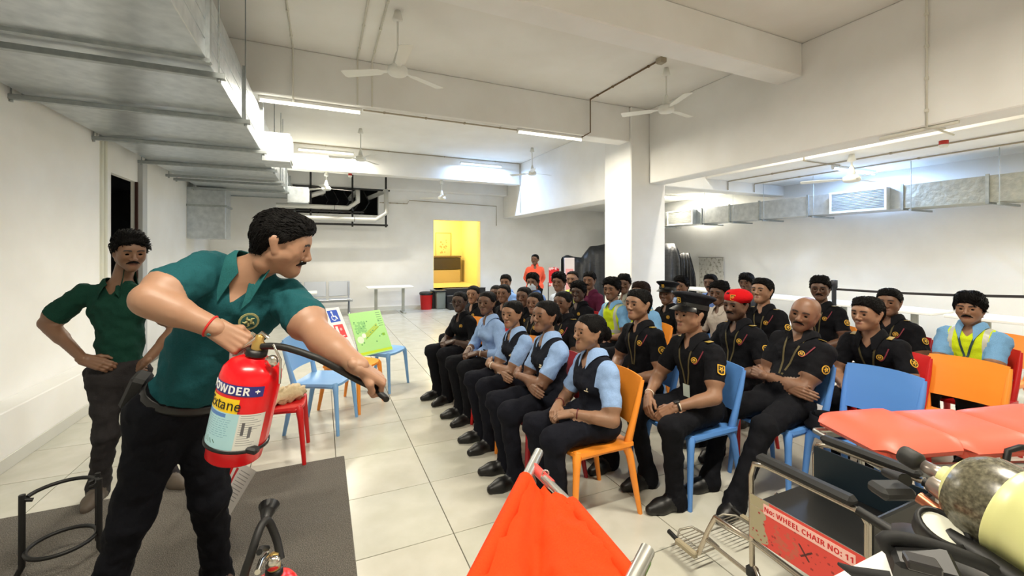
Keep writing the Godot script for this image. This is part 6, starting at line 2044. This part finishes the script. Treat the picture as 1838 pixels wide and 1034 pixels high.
func breathing_set() -> void:
	# white table at the camera's side and the breathing set on it
	var tb := thing("work_table", "white table corner at the lower right", "table", Vector3(1.75, 0, -0.30))
	put("table_top", bx(Vector3(0, 0.775, 0), Vector3(1.9, 0.03, 0.68), 0.006), mat("laminate_white", Color(0.93, 0.92, 0.89), 0.35), tb)
	for sx: float in [-0.88, 0.88]:
		for sz: float in [-0.28, 0.28]: put("leg", bx(Vector3(sx, 0.38, sz), Vector3(0.04, 0.76, 0.04), 0.004), mat("leg_grey", Color(0.5, 0.5, 0.5), 0.5), tb)
	var a := at(1690, 853, 1.0)
	var b := at(1975, 1010, 0.78)
	var ax := (b - a).normalized()
	var t := thing("breathing_apparatus", "breathing apparatus with yellow-green air cylinder and black backplate on the white table", "breathing set", Vector3(a.x, 0.79, a.z))
	var o := t.position
	var y := ax
	var up := (Vector3.UP - ax * ax.y).normalized()
	var bs := Basis(up.cross(ax).normalized() * -1.0, y, up)
	bs = Basis(y.cross(up).normalized(), y, up)
	var r := 0.094
	var cyl := mat("cylinder_cream", Color(0.84, 0.84, 0.58), 0.35)
	var L := a.distance_to(b)
	put("cylinder_shoulder", lath([Vector2(0.0, 0.0), Vector2(0.024, 0.0), Vector2(0.027, 0.014), Vector2(0.05, 0.022), Vector2(0.074, 0.036)], 28, a - o, bs), cyl, t)
	put("cylinder_guard", lath([Vector2(0.074, 0.036), Vector2(0.088, 0.054), Vector2(r + 0.003, 0.075), Vector2(r + 0.003, 0.115)], 28, a - o, bs), grain(mat("guard_scuffed", Color(0.52, 0.50, 0.42), 0.25), tex("wornc"), null, 9.0), t).set_meta("label", "scuffed dark band")
	put("air_cylinder", lath([Vector2(r + 0.003, 0.115), Vector2(r + 0.006, 0.12), Vector2(r + 0.003, 0.127), Vector2(r + 0.006, 0.133), Vector2(r, 0.14), Vector2(r, L), Vector2(r * 0.9, L + 0.03), Vector2(0, L + 0.06)], 32, a - o, bs), cyl, t)
	var lx := Transform3D(bs, a - o) 
	var lab := put("green_label", arc_patch(r + 0.001, 0.185, 0.235, -0.28, 0.28), mat("label_green", Color(0.10, 0.42, 0.32), 0.4), t)
	lab.transform = lx * Transform3D(Basis(Vector3.UP, 0.15), Vector3.ZERO)
	var face := put("label_face", arc_patch(r + 0.0016, 0.189, 0.231, -0.24, 0.24), mat("label_pale", Color(0.74, 0.76, 0.50), 0.4), lab)
	var tx := put("lettering", wrap_text("CE", 0.026, r + 0.001, 0.0, 0.21), mat("label_green", Color.BLACK), lab)
	var metal := mat("valve_steel", Color(0.62, 0.58, 0.55), 0.3, 0.8)
	var rub := mat("rubber_black", Color.BLACK)
	put("valve_body", lath([Vector2(0, -0.035), Vector2(0.014, -0.035), Vector2(0.016, -0.012), Vector2(0.02, 0.005), Vector2(0, 0.006)], 14, a - o, bs), metal, t)
	put("valve_knob", lath([Vector2(0, -0.083), Vector2(0.020, -0.082), Vector2(0.023, -0.075), Vector2(0.023, -0.046), Vector2(0.016, -0.038), Vector2(0, -0.037)], 14, a - o, bs), mat("knob_black", Color(0.10, 0.10, 0.095), 0.6), t)
	put("regulator", bar([at(1672, 868, 1.0) - o, at(1700, 885, 0.97) - o, at(1732, 915, 0.94) - o], [0.02, 0.026, 0.018], 12), metal, t)
	put("copper_fitting", bar([at(1650, 893, 1.0) - o, at(1690, 920, 0.96) - o], [0.014, 0.012], 10), mat("copper", Color(0.62, 0.38, 0.28), 0.35, 0.8), t)
	# backplate under the cylinder
	var g := []
	for i in 12:
		var row := []
		for j in 9:
			var k := i / 11.0
			var s := j / 8.0
			var p := at(1585, 865, 1.08).lerp(at(1900, 1130, 0.82), k)
			var side := (-fwd * 0.5 - rgt * 0.85) .normalized()
			p += rgt * 0.02 + (rgt * 0.55 + fwd * 0.6).normalized() * lerpf(-0.10, 0.13, s) * (0.55 + 0.45 * sin(PI * minf(1.0, k + 0.25)))
			p.y = 0.855 + 0.02 * sin(PI * s) + 0.03 * sin(k * 5.0) * (1.0 - k)
			row.append(p - o)
		g.append(row)
	var q := MB.new(); q.sheet(g, 0.018)
	put("backplate", q.done(), mat("plate_black", Color(0.05, 0.05, 0.052), 0.5), t)
	put("shoulder_pad", bx(at(1600, 880, 1.06) - o, Vector3(0.085, 0.03, 0.06), 0.01, Basis(rgt, Vector3.UP, -fwd)), mat("knob_black", Color.BLACK), t)
	# gauge with hose, harness buckle and mask loop
	var gp := at(1692, 948, 0.91)
	var gb := aim(Vector3(0.0, 0.9, 0.0) - fwd * 0.45, rgt) * Basis(Vector3.RIGHT, PI / 2)
	put("gauge_case", lath([Vector2(0, -0.03), Vector2(0.042, -0.03), Vector2(0.046, -0.005), Vector2(0.046, 0.006), Vector2(0.038, 0.008), Vector2(0.036, 0.0)], 24, gp - o, gb), rub, t)
	put("gauge_dial", lath([Vector2(0.037, 0.0), Vector2(0, 0.0005)], 24, gp - o, gb), mat("dial_white", Color(0.86, 0.86, 0.80), 0.3), t)
	put("gauge_hose", bar([at(1700, 965, 0.91) - o, at(1760, 1000, 0.86) - o, at(1850, 1060, 0.80) - o], 0.022, 10), rub, t)
	var loop := []
	for k in 24:
		var s := TAU * k / 24.0
		loop.append(at(1745 + cos(s) * 160.0 - sin(s) * 8.0, 1034 + cos(s) * 64.0 + sin(s) * 26.0, 0.84 - 0.03 * cos(s)) - o)
	put("strap_loop", bar(loop, 0.014, 8, true), mat("strap_black", Color(0.06, 0.06, 0.062), 0.75), t)
	var bk := put("buckle", bx(at(1655, 1015, 0.84) - o, Vector3(0.10, 0.05, 0.07), 0.008, Basis(rgt, 0.45) if false else Basis(Vector3.UP, -0.9) * Basis(Vector3.RIGHT, 0.3)), mat("plate_black", Color.BLACK), t)
	put("buckle_slot", bx(at(1655, 1012, 0.80) - o, Vector3(0.05, 0.018, 0.035), 0.003, Basis(Vector3.UP, -0.9)), mat("slot_dark", Color(0.10, 0.09, 0.09), 0.4), bk)
	put("breathing_hose", bar([at(1590, 848, 1.18) - o, at(1625, 862, 1.1) - o], [0.012, 0.016], 10), rub, t)
	put("tail_strap", bar([at(1505, 1012, 1.02) - o, at(1530, 1026, 0.99) - o, at(1600, 1036, 0.95) - o], [0.004, 0.012, 0.012], 8), mat("strap_black", Color.BLACK), t)

# ---------------------------------------------------------------- along the walls
func background() -> void:
	var steel := mat("bench_steel", Color(0.72, 0.74, 0.77), 0.3, 0.7)
	var perf := mat("bench_pan", Color(0.70, 0.72, 0.75), 0.4, 0.5)
	# steel waiting bench
	var bn := thing("waiting_bench", "steel three-seat waiting bench against the back wall", "bench", Vector3(-0.15, 0, -11.55))
	put("beam", bx(Vector3(0, 0.36, 0.0), Vector3(1.75, 0.06, 0.05), 0.005), steel, bn)
	for k in 3:
		var x := -0.56 + k * 0.56
		put("seat", bx(Vector3(x, 0.42, 0.10), Vector3(0.50, 0.02, 0.42), 0.008), perf, bn)
		put("backrest", bx(Vector3(x, 0.66, -0.16), Vector3(0.50, 0.38, 0.02), 0.008, Basis(Vector3.RIGHT, -0.2)), perf, bn)
	for s: float in [-0.78, 0.78]:
		put("leg", bar([Vector3(s, 0.02, 0.28), Vector3(s, 0.34, 0.02), Vector3(s, 0.02, -0.2)], 0.022, 8), steel, bn)
		put("side_frame", bar([Vector3(s, 0.36, 0.0), Vector3(s, 0.62, -0.12), Vector3(s, 0.82, -0.18)], 0.018, 8), steel, bn)
	var wt := mat("table_white", Color(0.93, 0.93, 0.92), 0.4)
	var lg := mat("table_leg", Color(0.66, 0.67, 0.64), 0.5)
	# canteen tables
	var tabs := [[Vector3(1.62, 0, -11.4), 1.15, 0.0, 0.70, "white canteen table against the back wall beside the bench"], [Vector3(-0.55, 0, -11.0), 0.9, 0.0, 0.66, "white table end in front of the waiting bench"]]
	for k in 4: tabs.append([Vector3(7.75, 0, -2.0 - k * 1.62), 1.5, PI / 2, 0.78, ["white long table by the right wall, nearest the camera", "white long table by the right wall, second from the camera", "white long table by the right wall, third from the camera", "white long table by the right wall, farthest from the camera"][k]])
	for a in tabs:
		var t := thing("canteen_table", a[4], "table", a[0], a[2], "white canteen tables")
		put("table_top", bx(Vector3(0, a[3] - 0.02, 0), Vector3(a[1], 0.04, 0.62), 0.008), wt, t)
		for s: float in [-0.3, 0.3]:
			put("leg", bx(Vector3(s * a[1], a[3] * 0.5 - 0.02, 0), Vector3(0.075, a[3] - 0.05, 0.05), 0.005), lg, t)
			put("foot", bx(Vector3(s * a[1], 0.015, 0), Vector3(0.08, 0.03, 0.5), 0.006), lg, t)
	# white bench planks beyond the tables
	for k in 3: 
		var bq := thing("table_bench", ["white bench beyond the near long table", "white bench beyond the middle long table", "white bench beyond the far long table"][k], "bench", Vector3(6.95, 0, [-2.3, -5.1, -7.3][k]), PI / 2, "white benches")
		put("seat_plank", bx(Vector3(0, 0.44, 0), Vector3(1.9, 0.035, 0.28), 0.008), wt, bq)
		for s: float in [-0.7, 0.7]: put("leg", bx(Vector3(s, 0.21, 0), Vector3(0.06, 0.42, 0.06), 0.005), lg, bq)
	# bins
	var b1 := thing("waste_bin", "red waste bin with black liner beside the yellow doorway", "bin", Vector3(2.66, 0, -11.75))
	put("tub", lath([Vector2(0, 0), Vector2(0.15, 0), Vector2(0.175, 0.42), Vector2(0.18, 0.42), Vector2(0.18, 0.44), Vector2(0.165, 0.44), Vector2(0.15, 0.05), Vector2(0, 0.05)], 24), mat("bin_red", Color(0.86, 0.10, 0.09), 0.4), b1)
	put("liner", lath([Vector2(0.182, 0.40), Vector2(0.20, 0.45), Vector2(0.17, 0.485), Vector2(0.10, 0.47), Vector2(0, 0.46)], 20), mat("liner_black", Color(0.05, 0.05, 0.05), 0.35), b1)
	var b2 := thing("litter_box", "grey upright litter box beside the dark steps", "bin", Vector3(3.05, 0, -11.72))
	put("body", bx(Vector3(0, 0.24, 0), Vector3(0.26, 0.48, 0.24), 0.02), mat("bin_grey", Color(0.46, 0.49, 0.47), 0.5), b2)
	put("lid", bx(Vector3(-0.02, 0.50, 0), Vector3(0.34, 0.04, 0.28), 0.012), mat("bin_dark", Color(0.14, 0.14, 0.14), 0.5), b2)
	var b3 := thing("dark_bin", "narrow dark bin between the red bin and the litter box", "bin", Vector3(2.89, 0, -11.9))
	put("body", bx(Vector3(0, 0.25, 0), Vector3(0.12, 0.5, 0.2), 0.015), mat("bin_dark", Color.BLACK), b3)
	put("rim", bx(Vector3(0, 0.51, 0), Vector3(0.14, 0.025, 0.22), 0.008), mat("bin_grey", Color.BLACK), b3)
	# inside the yellow lobby
	var cb := thing("lobby_counter", "dark counter with pale lower panels inside the yellow lobby", "counter", Vector3(3.82, 0.53, ZB - 2.38))
	put("lower_panel", bx(Vector3(0, 0.22, 0), Vector3(1.24, 0.44, 0.35), 0.008), mat("counter_pale", Color(0.72, 0.66, 0.52), 0.4), cb)
	put("upper_panel", bx(Vector3(0, 0.66, 0), Vector3(1.26, 0.40, 0.37), 0.008), mat("counter_dark", Color(0.22, 0.20, 0.18), 0.35), cb)
	put("top_ledge", bx(Vector3(0, 0.90, 0), Vector3(1.30, 0.06, 0.40), 0.008), mat("counter_stone", Color(0.42, 0.36, 0.28), 0.3), cb)
	var im := paint(64, 96, Color(0.90, 0.84, 0.62))
	rng.seed = 3
	for k in 26: disc(im, 32 + rng.randf_range(-14, 14), 60 + rng.randf_range(-34, 26), 0, rng.randf_range(1, 4), Color(0.74, 0.64, 0.40))
	var q := MB.new()
	q.quv(Vector3(-0.34, 0.53, 0.012), Vector3(0.34, 0.53, 0.012), Vector3(0.34, -0.53, 0.012), Vector3(-0.34, -0.53, 0.012))
	var pic := tag(put("framed_picture", q.done(), printed("picture_print", im)), "framed pale picture on the lobby's yellow wall", "picture")
	pic.position = Vector3(3.93, 1.85, ZB - 2.59); pic.scale = Vector3(0.75, 0.75, 1.0)
	for e in [[Vector3(0, 0.55, 0.008), Vector3(0.74, 0.04, 0.025)], [Vector3(0, -0.55, 0.008), Vector3(0.74, 0.04, 0.025)], [Vector3(0.36, 0, 0.008), Vector3(0.04, 1.1, 0.025)], [Vector3(-0.36, 0, 0.008), Vector3(0.04, 1.1, 0.025)]]:
		put("frame_bar", bx(e[0], e[1], 0.004), mat("frame_gold", Color(0.75, 0.66, 0.42), 0.4), pic)
	# covered equipment behind the column
	cover([[1011, 462, 11.4], [1019, 458, 11.4], [1030, 461, 11.4], [1046, 463, 11.3], [1054, 452, 11.3], [1062, 442, 11.3], [1075, 441, 11.2], [1090, 438, 11.1], [1140, 437, 10.8], [1195, 437, 10.4], [1211, 437, 10.3], [1219, 452, 10.2]], "tall equipment under a dark grey plastic sheet behind the column", "sheet_dark", Color(0.17, 0.18, 0.19))
	cover([[1221, 457, 10.2], [1225, 454, 10.2], [1237, 454, 10.1], [1242, 470, 10.1], [1247, 490, 10.0]], "narrower black covered case right of the column", "sheet_black", Color(0.05, 0.052, 0.055))
	var pn := tag(put("leaning_panel", bx(Vector3(8.86, 1.0, -7.6), Vector3(0.03, 0.92, 0.72), 0.004, Basis(Vector3.BACK, 0.0)), grain(mat("panel_stained", Color(0.80, 0.79, 0.75), 0.7), tex("stain"), null, 0.9)), "pale stained panel on the right wall beside the covered case", "panel")
	put("panel_rim", bx(Vector3(8.84, 1.46, -7.6), Vector3(0.02, 0.02, 0.74), 0.003), mat("rim_grey", Color(0.62, 0.61, 0.58), 0.6), pn)
	im = paint(96, 96, Color(0.85, 0.12, 0.14))
	for k in 26: disc(im, rng.randf_range(0, 96), [rng.randf_range(0, 12), rng.randf_range(84, 96)][k % 2], 0, rng.randf_range(3, 8), Color(0.95, 0.80, 0.80))
	im.fill_rect(Rect2i(18, 46, 60, 9), Color(0.95, 0.62, 0.60)); im.fill_rect(Rect2i(26, 60, 44, 5), Color(0.95, 0.62, 0.60))
	var rp := at(995, 496, 11.2)
	board([rp + Vector3(-0.22, 0.24, 0.09), rp + Vector3(0.2, 0.24, -0.09), rp + Vector3(0.2, -0.25, -0.09), rp + Vector3(-0.22, -0.25, 0.09)], printed("poster_red", im), "square red printed poster board behind the standing woman", "poster", true)
	var ps := thing("poster_stand", "white display case between the red poster and the covered equipment", "stand", Vector3(rp.x + 0.40, 0, rp.z + 0.1), -0.4)
	put("case", bx(Vector3(0, 0.72, 0), Vector3(0.26, 1.44, 0.10), 0.008), mat("case_white", Color(0.90, 0.86, 0.86), 0.4), ps)
	put("pink_panel", bx(Vector3(0, 0.85, 0.052), Vector3(0.2, 0.6, 0.006), 0.002), mat("case_pink", Color(0.93, 0.66, 0.66), 0.4), ps)
	# belt barrier
	var bp := at(1497, 503, 6.4)
	var st := thing("belt_barrier", "black belt barrier post behind the audience on the right", "barrier", Vector3(bp.x, 0, bp.z))
	put("post", lath([Vector2(0, 0), Vector2(0.16, 0), Vector2(0.16, 0.02), Vector2(0.03, 0.035), Vector2(0.03, bp.y - 0.12), Vector2(0.045, bp.y - 0.11), Vector2(0.045, bp.y), Vector2(0, bp.y + 0.005)], 18), mat("post_navy", Color(0.10, 0.11, 0.15), 0.4), st)
	var b0 := at(1499, 519, 6.4)
	var b1p := at(1860, 533, 4.7)
	var gr := [[], []]
	for k in 13:
		var p := b0.lerp(b1p, k / 12.0) - Vector3(0, 0.02 * sin(PI * k / 12.0), 0) - st.position
		gr[0].append(p + Vector3(0, 0.016, 0)); gr[1].append(p - Vector3(0, 0.016, 0))
	q = MB.new(); q.sheet(gr, 0.002)
	put("belt", q.done(), mat("belt_dark", Color(0.13, 0.12, 0.13), 0.6), st)

func cover(out: Array, label: String, k: String, c: Color) -> void:
	# a sheet thrown over things: an outline of tops, with folds down to the floor and a depth of its own
	var g := []
	var n := 40
	for i in 10:
		g.append([])
	for j in n + 1:
		var s := j / float(n) * (out.size() - 1)
		var a: Array = out[mini(int(s), out.size() - 2)]
		var b: Array = out[mini(int(s), out.size() - 2) + 1]
		var f := s - mini(int(s), out.size() - 2)
		var p := at(lerpf(a[0], b[0], f), lerpf(a[1], b[1], f), lerpf(a[2], b[2], f))
		var wav := sin(j * 1.35) * 0.05 + noise.get_noise_2d(j * 30.0, 5.0) * 0.06
		g[0].append(Vector3(p.x, p.y * 0.55, p.z) + fwd * 0.55)
		g[1].append(p + fwd * 0.5 - Vector3(0, 0.06, 0))
		g[2].append(p + fwd * 0.25)
		g[3].append(p)
		for i in 6:
			var d := (i + 1) / 6.0
			var q := p - fwd * (0.04 + 0.10 * d) - fwd * wav * d * 1.6 - rgt * wav * 0.4 * d
			q.y = p.y * (1.0 - d) + 0.01
			g[4 + i].append(q)
	var m := MB.new(); m.sheet(g, -0.004)
	var o := tag(put("covered_equipment", m.done(), grain(mat(k, c, 0.38), tex("clothc"), tex("clothn"), 1.2, 1.0)), label, "cover")

func _ready() -> void:
	noise.seed = 4; noise.frequency = 0.05; noise.fractal_octaves = 2
	rng.seed = 7
	var cam := Camera3D.new()
	cam.name = "camera"; add_child(cam)
	cam.position = Vector3(0, EYE, 0); cam.rotation.y = deg_to_rad(-YAW)
	cam.projection = Camera3D.PROJECTION_FRUSTUM
	cam.near = 0.05; cam.far = 60.0
	cam.size = cam.near * 1034.0 / FOC
	cam.frustum_offset = Vector2(0, cam.near * (HORIZON - 517.0) / FOC)
	cam.current = true
	var we := WorldEnvironment.new()
	we.name = "surroundings"
	var env := Environment.new()
	env.background_mode = Environment.BG_COLOR; env.background_color = Color(0.5, 0.53, 0.56)
	env.tonemap_mode = Environment.TONE_MAPPER_LINEAR; env.tonemap_exposure = 1.0
	env.sdfgi_enabled = true; env.ssao_enabled = true; env.ssil_enabled = true
	we.environment = env; add_child(we)
	var warm := Color(1.0, 0.965, 0.89)
	var cool := Color(0.66, 0.80, 1.0)
	var e := 11.2
	tube_light(Vector3(-0.11, 3.455, -5.95), 1.15, warm, e * 0.85, "bright warm tube light under the middle beam at left")
	tube_light(Vector3(3.33, 3.455, -5.9), 1.15, warm, e * 0.9, "bright warm tube light under the middle beam near the column")
	tube_light(Vector3(3.9, 3.93, -10.68), 1.15, cool, e * 1.0, "bluish tube light at the far beam")
	tube_light(Vector3(0.1, 3.9, -10.6), 1.15, warm, e * 1.1, "tube light at the far beam hidden by the duct")
	tube_light(Vector3(8.0, 2.935, -4.05), 1.15, cool, e, "bluish tube light under the dropped slab on the right")
	tube_light(Vector3(8.1, 2.935, -7.8), 1.15, warm, e * 1.2, "tube light under the dropped slab beside the column")
	tube_light(Vector3(-0.2, 3.655, -0.75), 1.15, warm, e, "tube light above the camera at left")
	tube_light(Vector3(2.6, 3.655, -0.75), 1.15, warm, e, "tube light above the camera at right")
	tube_light(Vector3(5.80, 3.75, -3.4), 1.15, warm, e * 0.6, "tube light behind the big right beam", 5.0, PI / 2)
	tube_light(Vector3(7.8, 2.935, -0.6), 1.15, warm, e, "tube light under the near end of the dropped slab")
	var t0 := Time.get_ticks_msec()
	build_room()
	build_services()
	fan(Vector3(0.72, HC, -4.5), 3.47, "white ceiling fan nearest the camera", 0.5)
	fan(Vector3(4.28, HC, -4.4), 3.53, "white ceiling fan in front of the column", 0.2)
	fan(Vector3(0.72, HC, -9.1), 3.48, "white ceiling fan above the bench side", 0.9)
	fan(Vector3(4.62, HC, -9.1), 3.48, "white ceiling fan beside the bluish tube light", 0.1)
	fan(Vector3(0.1, 3.5, -11.02), 3.10, "white ceiling fan hanging by the pipe rack", 0.3)
	fan(Vector3(6.85, 2.98, -3.5), 2.62, "white ceiling fan under the dropped slab", 0.0)
	fan(Vector3(2.9, 3.5, -11.0), 3.02, "small far ceiling fan above the yellow doorway", 0.4)
	var spot := thing("ceiling_spot", "small round ceiling light in the yellow lobby", "light", Vector3(3.35, 2.695, ZB - 1.5))
	var g := StandardMaterial3D.new()
	g.resource_name = "spot_glow"; g.emission_enabled = true; g.emission = Color(1.0, 0.93, 0.72); g.emission_energy_multiplier = 4.0
	put("lens", lath([Vector2(0.07, 0), Vector2(0.06, -0.012), Vector2(0, -0.014)], 16), g, spot)
	put("rim", lath([Vector2(0.095, 0), Vector2(0.09, -0.012), Vector2(0.07, -0.014), Vector2(0.07, 0)], 16), mat("batten", Color.WHITE), spot)
	var ol := OmniLight3D.new()
	ol.name = "spot_lamp"; ol.light_color = Color(1.0, 0.93, 0.74); ol.light_energy = 2.2; ol.light_size = 0.1; ol.shadow_enabled = true; ol.omni_range = 12.0
	spot.add_child(ol); ol.position = Vector3(0, -0.06, 0)
	background()
	print("room ", Time.get_ticks_msec() - t0)
	make_lib()
	chair_meshes()
	stand_up()
	foreground()
	cast()
	print("people ", Time.get_ticks_msec() - t0)
